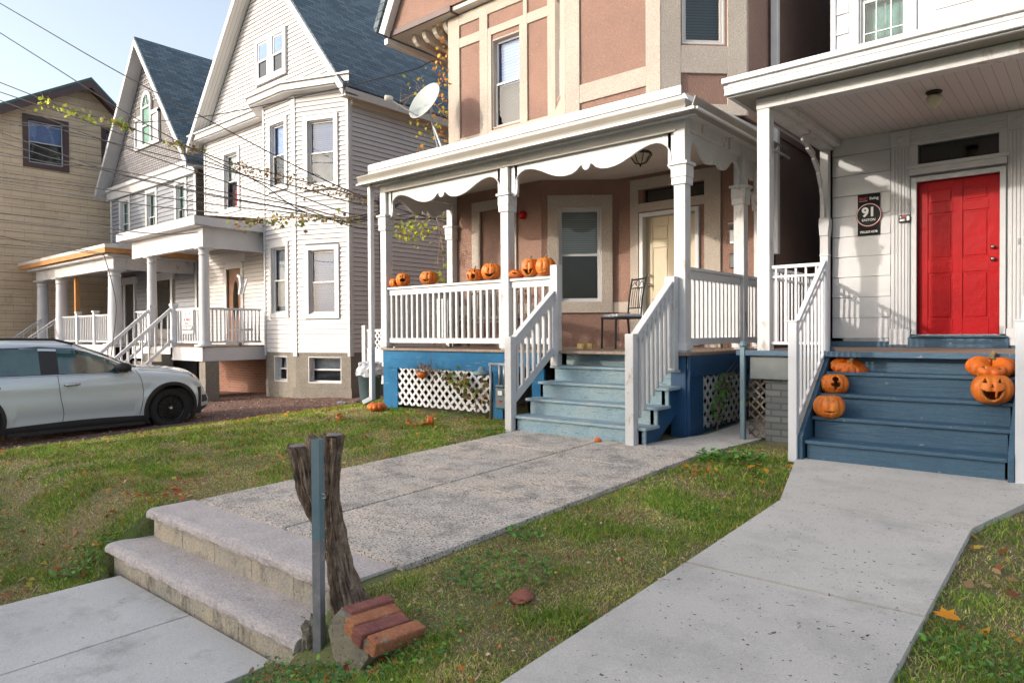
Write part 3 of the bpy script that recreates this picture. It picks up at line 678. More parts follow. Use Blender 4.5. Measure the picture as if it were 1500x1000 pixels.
# ------------------------------------------------------------------ terracotta house with the pumpkin porch
mh = thing('stucco_house', 'terracotta and cream stucco house with a white scalloped porch and pumpkins on its rail', 'house', (-6.0, 9.2, -1.2))
ZD, ZC, ZR = -0.23, 2.37, 2.62
def win_hole(w): return (w[0], w[1], w[2], w[3])
A = F((-8.5, 8.5), (-6.62, 8.5)); B = F((-6.62, 8.5), (-5.68, 9.25)); C = F((-5.68, 9.25), (-3.32, 9.25)); Sd = F((-3.32, 9.25), (-3.32, 20)); Lc = F((-9.6, 9.6), (-8.5, 8.5)); Ls = F((-9.6, 20), (-9.6, 9.6)); Bk = F((-3.32, 20), (-9.6, 20))
opA = [(0.60, 1.22, 0.42, 2.02)]
Bl = B.L; wB = (Bl / 2 - 0.33, Bl / 2 + 0.33, 0.47, 1.93)
dx0 = 0.42; opC = [(dx0, dx0 + 0.90, ZD + 0.02, 1.74), (0.42, 1.42, 1.93, 2.14)]
mb = MB()
A.wall(mb, -1.3, ZR, opA); B.wall(mb, -1.3, ZR, [wB]); C.wall(mb, -1.3, ZR, opC); Sd.wall(mb, -1.4, ZR); Lc.wall(mb, -1.4, ZR); Ls.wall(mb, -1.4, ZR); Bk.wall(mb, -1.4, 7.5)
part('wall', mb, 'stucco', mh)
mb = MB()
# lower trim bands
A.box(mb, 0.42, 0.60, 0.0, 0.035, 0.16, 2.18); A.box(mb, 1.22, 1.40, 0.0, 0.035, 0.16, 2.18); A.box(mb, 0.60, 1.22, 0, 0.033, 2.02, 2.18); A.box(mb, 0.60, 1.22, 0, 0.033, 0.16, 0.42)
b0, b1 = wB[0], wB[1]
B.box(mb, b0 - 0.17, b0, 0, 0.035, 0.30, 2.12); B.box(mb, b1, b1 + 0.17, 0, 0.035, 0.30, 2.12); B.box(mb, b0, b1, 0, 0.033, wB[3], 2.12); B.box(mb, b0, b1, 0, 0.033, 0.30, wB[2])
A.box(mb, 0.0, 0.42, 0, 0.02, 0.30, 0.46); A.box(mb, 1.40, A.L, 0, 0.02, 0.30, 0.46); B.box(mb, 0.0, b0 - 0.17, 0, 0.02, 0.30, 0.46); B.box(mb, b1 + .17, Bl, 0, 0.02, 0.30, 0.46); C.box(mb, 0, 0.22, 0, 0.02, 0.30, 0.46)
C.box(mb, 0.22, dx0 - 0.06, 0, 0.035, ZD, 2.30); C.box(mb, 1.42, 1.66, 0, 0.035, ZD, 2.30); C.box(mb, dx0 - 0.06, 1.42, 0, 0.033, 2.14, 2.30); C.box(mb, dx0 - 0.06, 1.42, 0, 0.033, 1.80, 1.93)
part('trim', mb, 'stuccotrim', mh, bevel=0.004, label='cream stucco bands round the porch openings')
mb = MB(); A.box(mb, 0.60, 1.22, -0.05, -0.02, 0.42, 2.02); part('wall_panel', mb, 'stucco', mh, label='blocked-up window filled with stucco')
window(mh, B, wB[0], wB[1], wB[2], wB[3], casing=0.0001, depth=0.09, sill=False, back=('blind', 'darkroom'), sash_mat='paint', cas_mat='paint', proud=0.001)
# cream panelled door
def panel_door(parent, fr, s0, s1, z0, z1, mat, d=-0.07, rows=((0.06, 0.36), (0.42, 0.76), (0.82, 0.93)), handle_side=1, frame='paint', fw=0.06):
    mb = MB(); fr.box(mb, s0 - fw, s0, -0.08, 0.045, z0, z1 + fw); fr.box(mb, s1, s1 + fw, -0.08, 0.045, z0, z1 + fw); fr.box(mb, s0, s1, -0.08, 0.045, z1, z1 + fw)
    part('door_frame', mb, frame, parent, bevel=0.004)
    mb = MB(); w = s1 - s0; h = z1 - z0
    fr.box(mb, s0, s1, d - 0.045, d - 0.012, z0, z1)
    st_ = 0.13 * w; xs = [s0, s0 + st_, s0 + w / 2 - st_ * 0.45, s0 + w / 2 + st_ * 0.45, s1 - st_, s1]
    for i in (0, 2, 4): fr.box(mb, xs[i], xs[i + 1], d - 0.012, d, z0, z1)
    edges = [0] + [q for r_ in rows for q in r_] + [1]
    for (c0, c1) in ((xs[1], xs[2]), (xs[3], xs[4])):
        for i in range(0, len(edges), 2): fr.box(mb, c0, c1, d - 0.012, d, z0 + h * edges[i], z0 + h * edges[i + 1])
        for a_, b_ in rows:
            m_ = 0.022; fr.box(mb, c0 + m_, c1 - m_, d - 0.012, d - 0.003, z0 + h * a_ + m_, z0 + h * b_ - m_)
    dr = part('door', mb, mat, parent, bevel=0.005)
    hb = MB(); sx = s1 - 0.07 if handle_side > 0 else s0 + 0.07
    for zz, r_ in ((z0 + h * 0.47, 0.026), (z0 + h * 0.545, 0.024)):
        q = fr.P(sx, d, zz); n = Vector((fr.n.x, fr.n.y, 0)); hb.tube([Vector(q), Vector(q) + n * 0.012, Vector(q) + n * 0.03, Vector(q) + n * 0.055], [r_, r_, r_ * 0.55, r_ * 0.8], 14)
    part('handle', hb, 'chrome', dr, smooth=True)
    return dr
panel_door(mh, C, dx0 + 0.02, dx0 + 0.86, ZD + 0.03, 1.72, 'creamdoor', handle_side=-1)
mb = MB(); C.box(mb, 0.42, 1.42, -0.10, -0.08, 1.93, 2.14); part('transom_pane', mb, 'glassdark', mh)
mb = MB(); C.box(mb, 0.42, 1.42, -0.16, -0.14, 1.93, 2.14); part('transom_backing', mb, 'darkroom', mh)

# upper storey
UA = F((-8.6, 8.5), (-6.38, 8.5)); UL = F((-6.38, 8.5), (-5.43, 7.55)); UF = F((-5.43, 7.55), (-4.05, 7.55)); UR = F((-4.05, 7.55), (-3.30, 8.30)); US = F((-3.30, 8.30), (-3.30, 20)); ULc = F((-9.7, 9.6), (-8.6, 8.5)); ULs = F((-9.7, 20), (-9.7, 9.6))
uw = (0.98, 1.58, 3.35, 4.80)
ul = (0.42, 0.92, 3.38, 4.85); ur = (0.27, 0.80, 3.48, 4.80)
mb = MB()
UA.wall(mb, ZR, 5.42, [uw]); UL.wall(mb, ZR, 6.5, [ul]); UF.wall(mb, ZR, 6.5); UR.wall(mb, ZR, 6.5, [ur]); US.wall(mb, ZR, 7.5); ULc.wall(mb, ZR, 5.42); ULs.wall(mb, ZR, 5.42)
part('wall', mb, 'stucco', mh, label='terracotta upper storey wall')
mb = MB()
T = 0.03
def bars(fr, vs, hs, z0, z1, t=T):
    for s0, s1 in vs: fr.box(mb, s0, s1, 0, t, z0, z1)
    for s0, s1, q0, q1 in hs: fr.box(mb, s0, s1, 0, t - 0.0025, q0, q1)
bars(UA, [(-0.02, 0.25), (0.72, 0.90), (1.66, 1.74), (2.14, 2.23)], [(0.25, 2.14, 2.62, 3.32), (0.25, 0.72, 4.86, 5.02), (0.9, 1.66, 4.88, 5.0), (1.74, 2.14, 4.84, 5.0), (0.25, 2.14, 5.24, 5.42), (0.90, 0.98, 3.32, 4.88), (1.58, 1.66, 3.32, 4.88)], 2.62, 5.42)
bars(UL, [(0.0, 0.30), (1.05, UL.L + 0.02)], [(0.30, 1.05, 3.0, 3.26), (0.30, 0.42, 3.26, 5.2), (0.92, 1.05, 3.26, 5.2), (0.3, 1.05, 4.88, 5.2)], 2.62, 6.5)
bars(UF, [(-0.02, 0.22), (1.20, UF.L + 0.02)], [(0.22, 1.20, 3.0, 3.24), (0.22, 1.20, 2.62, 2.86), (0.22, 1.20, 5.2, 5.5)], 2.62, 6.5)
bars(UR, [(-0.01, 0.25), (0.83, UR.L + 0.01)], [(0.25, 0.83, 3.12, 3.45), (0.25, 0.83, 4.83, 5.2), (0.25, 0.83, 2.62, 2.75)], 2.62, 6.5)
bars(US, [(0.0, 0.03)], [], 2.62, 6.5)
bars(ULc, [(1.35, ULc.L)], [], 2.62, 5.42)
part('trim', mb, 'stuccotrim', mh, bevel=0.005, label='cream bands framing the upper terracotta panels')
window(mh, UA, *uw, casing=0.0001, depth=0.12, sill=False, back=('blindblue', 'darkroom'), sash_mat='vinyltrim', cas_mat='stuccotrim', glass='glass', proud=0.001)
window(mh, UL, *ul, casing=0.0001, depth=0.10, sill=False, cas_mat='stuccotrim', back=('darkroom', 'darkroom'), sash_mat='vinyltrim', proud=0.001)
window(mh, UR, *ur, casing=0.0001, depth=0.08, sill=False, back=('blind', 'blind'), sash_mat='cream', glass='glassdark', proud=0.001, label='dark-screened window in the canted bay face')
# overhanging gable corner with brackets
mb = MB(); mb.box(-9.95, -8.42, 8.30, 20, 5.44, 5.50); mb.box(-8.42, -5.6, 8.32, 8.62, 5.44, 5.50); part('soffit', mb, 'cream', mh)
mb = MB(); mb.box(-9.97, -8.40, 8.26, 8.30, 5.42, 5.52); mb.box(-8.40, -8.36, 8.26, 8.62, 5.42, 5.52); part('fascia', mb, 'brown', mh, label='brown rotted edge of the gable overhang', bevel=0.004)
mb = MB(); mb.prism([(-9.95, 8.29, 5.52), (-8.38, 8.29, 5.52), (-8.38, 8.29, 8.6), (-8.2, 8.29, 8.8)], [(-9.95, 8.45, 5.52), (-8.38, 8.45, 5.52), (-8.38, 8.45, 8.6), (-8.2, 8.45, 8.8)]); part('gable', mb, 'stucco', mh)
mb = MB(); mb.prism([(-8.38, 8.29, 5.52), (-5.6, 8.29, 5.52), (-5.6, 8.29, 8.6), (-8.38, 8.29, 8.6)], [(-8.38, 8.6, 5.52), (-5.6, 8.6, 5.52), (-5.6, 8.6, 8.6), (-8.38, 8.6, 8.6)]); part('gable', mb, 'stucco', mh)
mb = MB(); mb.beam((-10.0, 8.20, 5.46), (-8.25, 8.20, 8.75), 0.16, 0.14, up=(0, 1, 0)); part('rake_board', mb, 'vinyltrim', mh)
mb = MB(); mb.prism([(-10.12, 8.1, 5.5), (-8.4, 8.1, 8.75), (-8.5, 8.1, 8.85), (-10.2, 8.1, 5.6)], [(-10.12, 20, 5.5), (-8.4, 20, 8.75), (-8.5, 20, 8.85), (-10.2, 20, 5.6)]); part('roof', mb, 'shingle', mh)
mb = MB(); mb.beam((-10.02, 8.25, 5.36), (-10.02, 20, 5.36), 0.10, 0.11); part('gutter', mb, 'gutlip', mh, bevel=0.01)
for k in range(4):
    x = -9.55 + k * 0.27; y1 = 8.5 + (-8.6 - x) + 0.06; mb = MB(); n = 8
    prof = [(8.50, 5.44), (8.50, 5.38), (8.54, 5.31), (8.62, 5.26)] + [(y1, 5.20), (y1, 5.44)]
    mb.prism([(x - 0.045, y, z) for y, z in prof], [(x + 0.045, y, z) for y, z in prof]); part('bracket', mb, 'cream', mh, bevel=0.006)
mb = MB(); mb.beam((-3.22, 9.1, 7.5), (-3.22, 9.1, 1.0), 0.09, 0.09, up=(0, 1, 0)); part('downpipe', mb, 'gutlip', mh, bevel=0.008, label='long downpipe on the dark side wall')
mb = MB(); mb.box(-9.9, -3.2, 7.4, 20, 7.5, 7.6); part('roof', mb, 'shingle', mh)

# porch roof, gutters
mb = MB()
mb.prism([(-8.72, 6.76, 2.42), (-3.29, 6.76, 2.42), (-3.29, 9.35, 2.42), (-8.72, 9.35, 2.42)], [(-8.70, 6.80, 2.53), (-3.36, 6.80, 2.53), (-3.34, 9.35, 2.64), (-8.70, 9.35, 2.64)])
part('porch_roof', mb, 'gutlip', mh)
mb = MB(); mb.box(-8.69, -3.39, 6.775, 6.80, 2.515, 2.615); part('roof_edge', mb, 'gutlip', mh, bevel=0.004)
def gutter(mb, a, b, out, zt, h=0.12, d=0.12):   # K profile along a-b, out = outward unit
    o = Vector((*out, 0)); A_ = Vector((*a, zt)); B_ = Vector((*b, zt))
    prof = [(0.0, 0.0), (0.0, -h), (d * 0.74, -h), (d * 0.80, -h * 0.6), (d, -h * 0.12), (d, 0.0), (d * 0.9, 0.0), (d * 0.9, -h * 0.15), (d * 0.7, -h * 0.6), (d * 0.6, -h * 0.93), (0.006, -h * 0.93), (0.006, 0)]
    mb.rings([[A_ + o * x + Vector((0, 0, z)) for x, z in prof], [B_ + o * x + Vector((0, 0, z)) for x, z in prof]], True)
mb = MB(); gutter(mb, (-8.80, 6.76), (-3.29, 6.76), (0, -1), 2.425); gutter(mb, (-3.29, 6.66), (-3.29, 9.45), (1, 0), 2.425); gutter(mb, (-8.66, 9.35), (-8.66, 6.70), (-1, 0), 2.425)
part('gutter', mb, 'gut', mh)
mb = MB(); mb.box(-8.80, -3.17, 6.625, 6.655, 2.285, 2.312); mb.box(-3.175, -3.145, 6.655, 9.45, 2.285, 2.312); part('gutter_lip', mb, 'gutlip', mh, bevel=0.003)
mb = MB(); mb.box(-8.72, -3.24, 6.70, 6.93, 2.325, 2.345); mb.box(-3.42, -3.24, 6.93, 9.3, 2.325, 2.345); mb.box(-8.72, -8.60, 6.93, 9.0, 2.325, 2.345)
mb.box(-8.70, -3.27, 6.84, 6.93, 2.30, 2.324)
part('eave_soffit', mb, 'paint_worn', mh, bevel=0.003)
mb = MB()
mb.box(-8.60, -3.42, 6.93, 7.07, 2.20, 2.42); mb.box(-3.555, -3.415, 7.071, 9.25, 2.20, 2.42); mb.box(-8.60, -8.46, 7.071, 8.6, 2.20, 2.42)
part('porch_beam', mb, 'paint_worn', mh, bevel=0.004)
mb = MB(); mb.box(-8.56, -8.48 + 4.95, 6.915, 6.93, 2.185, 2.205); part('beam_molding', mb, 'cream', mh)
mb = MB(); mb.prism([(-8.46, 7.07, 2.36), (-3.555, 7.07, 2.36), (-3.555, 9.24, 2.36), (-8.46, 9.24, 2.36)], [(-8.46, 7.07, 2.40), (-3.555, 7.07, 2.40), (-3.555, 9.24, 2.40), (-8.46, 9.24, 2.40)]); part('porch_ceiling', mb, 'ceil', mh)
# scalloped frieze boards
half = [(0.0, 0.40), (0.018, 0.41), (0.035, 0.39), (0.042, 0.36), (0.030, 0.33), (0.026, 0.30), (0.026, 0.26), (0.032, 0.20), (0.048, 0.145), (0.07, 0.105), (0.10, 0.082), (0.135, 0.085), (0.17, 0.105), (0.21, 0.14), (0.25, 0.185), (0.29, 0.225), (0.33, 0.25), (0.37, 0.26), (0.41, 0.25), (0.44, 0.22), (0.462, 0.175), (0.474, 0.165), (0.480, 0.20), (0.488, 0.225), (0.5, 0.235)]
def frieze(name, fr, s0, s1, zt, d0=-0.02, d1=0.02, hs=1.0, par=mh):
    L = s1 - s0; prof = [(x, h * hs) for x, h in half] + [(1 - x, h * hs) for x, h in half[::-1][1:]]
    mb = MB()
    for (x0, h0), (x1, h1) in zip(prof, prof[1:]):
        if x1 - x0 < 1e-5: continue
        fr.ext(mb, [(s0 + L * x0, zt - h0), (s0 + L * x1, zt - h1), (s0 + L * x1, zt), (s0 + L * x0, zt)], d0, d1)
    part(name, mb, 'paint', par)
    mb = MB(); pts = [Vector(fr.P(s0 + L * x, d1, zt - h)) for x, h in prof]
    mb.tube(pts, 0.009, 6)
    part('frieze_bead', mb, 'paint', par, smooth=True)
Ff = F((-8.53, 7.0), (-3.50, 7.0)); Fs = F((-3.48, 7.0), (-3.48, 9.2)); Fl = F((-8.53, 8.6), (-8.53, 7.0))
frieze('frieze', Ff, 0.08, 2.46, 2.20); frieze('frieze', Ff, 2.60, 4.98, 2.20); frieze('frieze', Fs, 0.08, 1.53, 2.20); frieze('frieze', Fs, 1.67, 2.10, 2.20, hs=0.9); frieze('frieze', Fl, 0.08, 1.50, 2.20)
def porch_post(x, y, z0=ZD, z1=2.20, w=0.135):
    mb = MB(); a = w / 2
    mb.box(x - a, x + a, y - a, y + a, z0, 1.70); 
    mb.box(x - a - 0.025, x + a + 0.025, y - a - 0.025, y + a + 0.025, 1.68, 1.81)
    mb.box(x - a - 0.045, x + a + 0.045, y - a - 0.045, y + a + 0.045, 1.81, 1.845)
    mb.prism([(x - a - .02, y - a - .02, 1.60), (x + a + .02, y - a - .02, 1.60), (x + a + .02, y + a + .02, 1.60), (x - a - .02, y + a + .02, 1.60)], [(x - a - .02, y - a - .02, 1.68), (x + a + .02, y - a - .02, 1.68), (x + a + .02, y + a + .02, 1.68), (x - a - .02, y + a + .02, 1.68)])
    mb.box(x - a, x + a, y - a, y + a, 1.845, z1)
    mb.box(x - a - 0.02, x + a + 0.02, y - a - 0.02, y + a + 0.02, z0 + 0.02, z0 + 0.10)
    part('porch_post', mb, 'paint_worn', mh, bevel=0.006)
for x, y in ((-8.53, 7.0), (-6.02, 7.0), (-3.49, 7.0), (-3.48, 8.6), (-8.53, 8.45), (-3.44, 9.17)): porch_post(x, y)
mb = MB(); mb.beam((-8.76, 6.88, 2.30), (-8.76, 6.88, -1.05), 0.075, 0.075, up=(0, 1, 0)); mb.beam((-8.76, 6.88, -1.03), (-8.86, 6.78, -1.10), 0.075, 0.075, up=(0, 1, 0)); part('downpipe', mb, 'paint', mh, bevel=0.01)

# deck and skirt
mb = MB(); mb.prism([(-8.62, 6.93, ZD - 0.035), (-3.38, 6.93, ZD - 0.035), (-3.38, 9.24, ZD - 0.035), (-8.62, 9.24, ZD - 0.035)], [(-8.62, 6.93, ZD), (-3.38, 6.93, ZD), (-3.38, 9.24, ZD), (-8.62, 9.24, ZD)]); part('porch_deck', mb, 'deck', mh, bevel=0.006)
Sk = F((-8.60, 6.97), (-3.42, 6.97)); Ss = F((-3.42, 6.97), (-3.42, 9.25))
mb = MB()
Sk.box(mb, 0, 3.15, -0.04, 0.0, -0.47, ZD - 0.035); Sk.box(mb, 0.12, 2.85, 0.0, 0.012, -0.535, -0.40)
Sk.box(mb, 0.0, 0.36, -0.04, -0.003, -1.3, -0.47); Sk.box(mb, 0.28, 0.36, 0.0, 0.012, -1.3, -0.535); Sk.box(mb, 2.33, 2.50, -0.04, -0.003, -1.3, -0.47)
Sk.box(mb, 3.0, 3.2, -0.04, -0.003, -1.3, -0.47)
mb.box(-8.60, -8.56, 7.0, 8.6, -0.47, ZD - .035); mb.box(-8.60, -8.565, 7.0, 8.6, -1.3, -1.1)
part('skirt_board', mb, 'bluebright', mh, bevel=0.004)
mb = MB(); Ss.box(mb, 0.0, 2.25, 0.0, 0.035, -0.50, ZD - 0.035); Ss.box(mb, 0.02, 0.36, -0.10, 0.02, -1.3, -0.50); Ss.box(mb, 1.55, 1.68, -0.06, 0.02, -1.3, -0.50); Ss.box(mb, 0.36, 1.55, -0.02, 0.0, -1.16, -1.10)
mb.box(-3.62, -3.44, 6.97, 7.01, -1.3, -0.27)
part('skirt_board', mb, 'blueshade', mh, bevel=0.004, label='blue side skirt with its shade in the colour')
mb = MB(); lattice(mb, Sk, 0.36, 2.30, -1.10, -0.53, d=-0.02); part('lattice_panel', mb, 'paint', mh)
mb = MB(); lattice(mb, Ss, 0.38, 1.54, -1.10, -0.50, d=-0.012); lattice(mb, Ss, 1.70, 2.2, -1.12, -0.50, d=-0.012); part('lattice_panel', mb, 'paint_worn', mh)
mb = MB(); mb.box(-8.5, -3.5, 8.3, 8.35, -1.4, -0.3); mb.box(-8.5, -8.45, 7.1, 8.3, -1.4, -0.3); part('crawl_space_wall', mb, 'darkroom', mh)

# railings
balm = box_mesh('baluster', 0.036, 0.036, 1.0, 'paint')
def railing(par, p0, p1, z0, z1, n, mat='paint', topw=0.10, bal=balm, top2=0.09, bot=0.075, name='railing', under=0.08, sc=1.0):
    fr = F(p0, p1); mb = MB()
    fr.box(mb, 0, fr.L, -topw / 2, topw / 2, z1 - 0.035, z1); fr.box(mb, 0, fr.L, -0.02, 0.02, z1 - 0.035 - top2, z1 - 0.035); fr.box(mb, 0, fr.L, -0.025, 0.025, z0 + under, z0 + under + bot)
    r = part(name, mb, mat, par, bevel=0.004)
    lo, hi = z0 + under + bot, z1 - 0.035 - top2
    for i in range(n):
        q = fr.P(fr.L * (i + 0.5) / n, 0, lo)
        o = inst('baluster', bal, q, r, scale=(sc, sc, hi - lo))
    return r
railing(mh, (-8.46, 7.0), (-6.09, 7.0), ZD, 0.71, 20)
railing(mh, (-5.95, 7.0), (-5.24, 7.0), ZD, 0.71, 6)
railing(mh, (-3.48, 7.08), (-3.48, 8.53), ZD, 0.71, 13)
railing(mh, (-3.48, 8.68), (-3.48, 9.10), ZD, 0.71, 4)
railing(mh, (-8.53, 8.38), (-8.53, 7.08), ZD, 0.71, 12)
# stairs
stc = MB()
def stairs(par, xl, xr, yf, run, rise, z0, n, tread='paletread', riser='palestep', over=0.03, th=0.032, side=None, skew=0.0):
    for k in range(n):
        y = yf + k * run; z = z0 + rise * (k + 1)
        mb = MB(); mb.box(xl + 0.02, xr - 0.02, y + over, y + over + 0.022, z - rise, z - th); part('riser', mb, riser, par)
        if k < n - 1:
            mb = MB(); mb.box(xl, xr, y, y + run + over + 0.02, z - th, z); part('tread', mb, tread, par, bevel=0.006)
stairs(mh, -5.28, -3.50, 6.20, 0.247, 0.187, -1.165, 5)
def stringer(par, x, yf, run, rise, z0, n, mat, w=0.04, lowcut=0.30):
    mb = MB(); top = []
    for k in range(n):
        y = yf + 0.03 + k * run; z = z0 + rise * (k + 1) - 0.034
        top += [(y, z), (y + run, z)]
    top = top[:-1] + [(yf + 0.03 + (n - 1) * run + 0.10, z0 + rise * n - 0.04)]
    bot = [(yf + 0.03 + (n - 1) * run + 0.10, z0 + rise * (n - 1) - lowcut), (yf + 0.03 + run * 1.1, z0 - 0.03), (yf + 0.03, z0 - 0.03)]
    poly = bot + top
    # split into quads column by column
    ys = sorted({round(p[0], 5) for p in poly})
    def upper(y):
        k = min(int((y - yf - 0.03 + 1e-6) / run), n - 1); return z0 + rise * (k + 1) - 0.034
    def lower(y):
        (a, za), (b, zb), (c, zc) = bot
        if y <= b: return z0 - 0.03
        return zb + (za - zb) * (y - b) / (a - b)
    for a, b in zip(ys, ys[1:]):
        m_ = (a + b) / 2; u = upper(m_)
        mb.hexa([(x, a, lower(a)), (x + w, a, lower(a)), (x + w, b, lower(b)), (x, b, lower(b)), (x, a, u), (x + w, a, u), (x + w, b, u), (x, b, u)])
    part('stringer', mb, mat, par)
stringer(mh, -3.60, 6.20, 0.247, 0.187, -1.165, 5, 'blueshade'); stringer(mh, -5.26, 6.20, 0.247, 0.187, -1.165, 5, 'bluebright')
for q in ((-5.35, -5.25, 6.15, 6.25, -1.18, -0.05), (-5.24, -5.13, 6.90, 7.0, -0.42, 0.84), (-3.70, -3.60, 6.13, 6.23, -1.18, -0.02), (-3.62, -3.50, 6.83, 6.925, -0.42, 0.60)):
    mb = MB(); mb.box(*q); part('newel_post', mb, 'paint_worn', mh, bevel=0.006)
def stair_rail(par, a, b, drop, n, mat='paint', w=0.05, h=0.11, bw=1.0, lowh=0.09):
    a = Vector(a); b = Vector(b); mb = MB(); mb.beam(a, b, w, h); 
    mb.beam(a + Vector((0, 0, h / 2 + 0.012)), b + Vector((0, 0, h / 2 + 0.012)), w + 0.04, 0.028)
    mb.beam(a - Vector((0, 0, drop)), b - Vector((0, 0, drop)), w - 0.012, lowh); r = part('stair_railing', mb, mat, par, bevel=0.004)
    for i in range(n):
        q = a.lerp(b, (i + 0.5) / n)
        inst('baluster', balm, (q.x, q.y, q.z - drop), r, scale=(bw, bw, drop))
    return r
stair_rail(mh, (-5.29, 6.25, -0.13), (-5.20, 6.90, 0.44), 0.66, 7)
r = MB()
a = Vector((-3.64, 6.23, -0.09)); b = Vector((-3.555, 6.83, 0.47)); mb = MB(); mb.beam(a, b, 0.05, 0.10); mb.beam(a + Vector((0, 0, .062)), b + Vector((0, 0, .062)), 0.09, 0.028)
sr = part('stair_railing', mb, 'paint', mh, bevel=0.004)
for i in range(8):
    q = a.lerp(b, (i + 0.5) / 8); inst('baluster', balm, (q.x + 0.02, q.y, q.z - 0.83), sr, scale=(1, 1, 0.83))
# alarm bell
mb = MB(); c = Vector(A.P(1.52, 0.0, 1.86)); n = Vector((A.n.x, A.n.y, 0)); mb.tube([c, c + n * 0.03, c + n * 0.05, c + n * 0.062], [0.07, 0.07, 0.055, 0.015], 20); part('alarm_bell', mb, 'red', mh, smooth=True)

# ------------------------------------------------------------------ things on that porch
pl = thing('porch_lamp', 'dark bronze faceted ceiling lamp under the porch of the terracotta house', 'lamp', (-4.42, 7.72, 2.27))
mb = MB(); mb.lathe([(0.12, 0.0), (0.13, -0.012), (0.155, -0.03), (0.155, -0.042), (0.12, -0.042)], (-4.42, 7.72, 2.27), 8)
for j in range(8):
    an = 2 * PI * j / 8; q0 = Vector((-4.42 + .145 * math.cos(an), 7.72 + .145 * math.sin(an), 2.23)); q1 = Vector((-4.42 + .075 * math.cos(an), 7.72 + .075 * math.sin(an), 2.13)); mb.tube([q0, q1, (-4.42, 7.72, 2.11)], 0.006, 5)
mb.lathe([(0.02, 0), (0.012, -0.02), (0.006, -0.035), (0.001, -0.04)], (-4.42, 7.72, 2.115), 8)
part('cage', mb, 'bronze', pl)
mb = MB(); mb.lathe([(.05, 0), (.05, .06)], (-4.42, 7.72, 2.30), 12); part('ceiling_rose', mb, 'bronze', pl)
mb = MB(); mb.lathe([(0.135, 0), (0.07, -0.095), (0.01, -0.11)], (-4.42, 7.72, 2.226), 8); part('lamp_shade', mb, 'lampglass', pl)
# mailboxes on the wall right of the door
def wall_mailbox(label, s, z, mat, lidopen):
    t = thing('wall_mailbox', label, 'mailbox', C.P(s, 0.0, z), 'mailboxes by the cream door')
    mb = MB(); C.box(mb, s - 0.07, s + 0.07, 0.0, 0.09, z - 0.12, z + 0.08); part('box', mb, mat, t, bevel=0.012)
    mb = MB()
    q = [C.P(s - 0.08, 0.0, z + 0.085), C.P(s + 0.08, 0.0, z + 0.085)]
    dz = 0.07 if lidopen else -0.03
    w = [C.P(s + 0.08, 0.11, z + 0.085 + dz), C.P(s - 0.08, 0.11, z + 0.085 + dz)]
    pts = [q[0], q[1], w[0], w[1]]; mb.prism([(x, y, zz) for x, y, zz in pts], [(x, y, zz + 0.012) for x, y, zz in pts]); part('lid', mb, mat, t)
wall_mailbox('brass mailbox with its lid up on the wall right of the cream door', 1.88, 1.31, 'galv', True)
wall_mailbox('black mailbox below the brass one on the wall right of the cream door', 1.88, 0.98, 'black', False)
# chair
def metal_chair():
    t = thing('metal_chair', 'black metal chair with a pale seat standing in front of the cream door', 'chair', (-5.02, 8.25, ZD), rz=math.radians(-120))
    mb = MB()
    mb.prism([(-0.2, -0.2, .43), (0.2, -0.22, .43), (0.2, 0.22, .43), (-0.2, 0.2, .43)], [(-0.2, -0.2, .475), (0.2, -0.22, .475), (0.2, 0.22, .475), (-0.2, 0.2, .475)])
    part('seat', mb, 'bag', t, bevel=0.02, local=True)
    mb = MB()
    for a_, b_ in (((-.2, -.19, .42), (.21, -.21, .42)), ((-.2, .19, .42), (.21, .21, .42)), ((-.2, -.19, .42), (-.2, .19, .42)), ((.21, -.21, .42), (.21, .21, .42))): mb.beam(a_, b_, 0.022, 0.03)
    part('seat_frame', mb, 'black', t, local=True)
    for x, y, dx in ((.2, -.2, .01), (.2, .2, .01), (-.19, -.18, -.04), (-.19, .18, -.04)):
        mb = MB(); mb.beam((x, y, .42), (x + dx, y, 0), 0.022, 0.022, up=(0, 1, 0)); part('leg', mb, 'black', t, local=True)
    mb = MB()
    for y in (-.18, .18): mb.tube([(-.19, y, .42), (-.215, y, .7), (-.27, y * 1.05, .98)], 0.012, 6)
    mb.beam((-.265, -.19, .96), (-.265, .19, .96), .018, .024); mb.beam((-.245, -.18, .84), (-.245, .18, .84), .015, .015); mb.beam((-.205, -.18, .56), (-.205, .18, .56), .015, .015)
    for k in range(5): y = -.12 + k * .06; mb.tube([(-.205, y, .56), (-.222, y, .7), (-.245, y, .84)], 0.005, 5)
    mb.tube([(-.255 + 0.0, .05 * math.cos(q), .90 + .045 * math.sin(q)) for q in [i * PI / 8 for i in range(17)]], 0.005, 5)
    mb.tube([(-.25, -.18, .86), (-.258, -.09, .93), (-.25, -.05, .88)], .005, 5); mb.tube([(-.25, .18, .86), (-.258, .09, .93), (-.25, .05, .88)], .005, 5)
    part('backrest', mb, 'black', t, local=True)
metal_chair()
bn = thing('porch_bench', 'dark metal bench seen between the balusters under the front wall', 'bench', (-7.4, 8.0, ZD))
mb = MB()
for k in range(7): mb.box(-8.0, -6.8, 7.86 + k * .06, 7.90 + k * .06, ZD + .42, ZD + .44)
part('seat', mb, 'black', bn)
mb = MB()
for k in range(22): mb.box(-8.0 + k * .056, -7.985 + k * .056, 8.29, 8.30, ZD + .5, ZD + .85)
mb.box(-8.02, -6.78, 8.28, 8.31, ZD + .85, ZD + .89); part('backrest', mb, 'black', bn)
for x in (-8.0, -6.8):
    for y in (7.87, 8.28): mb = MB(); mb.beam((x, y, ZD), (x, y, ZD + .43), .035, .035, up=(0, 1, 0)); part('leg', mb, 'black', bn)
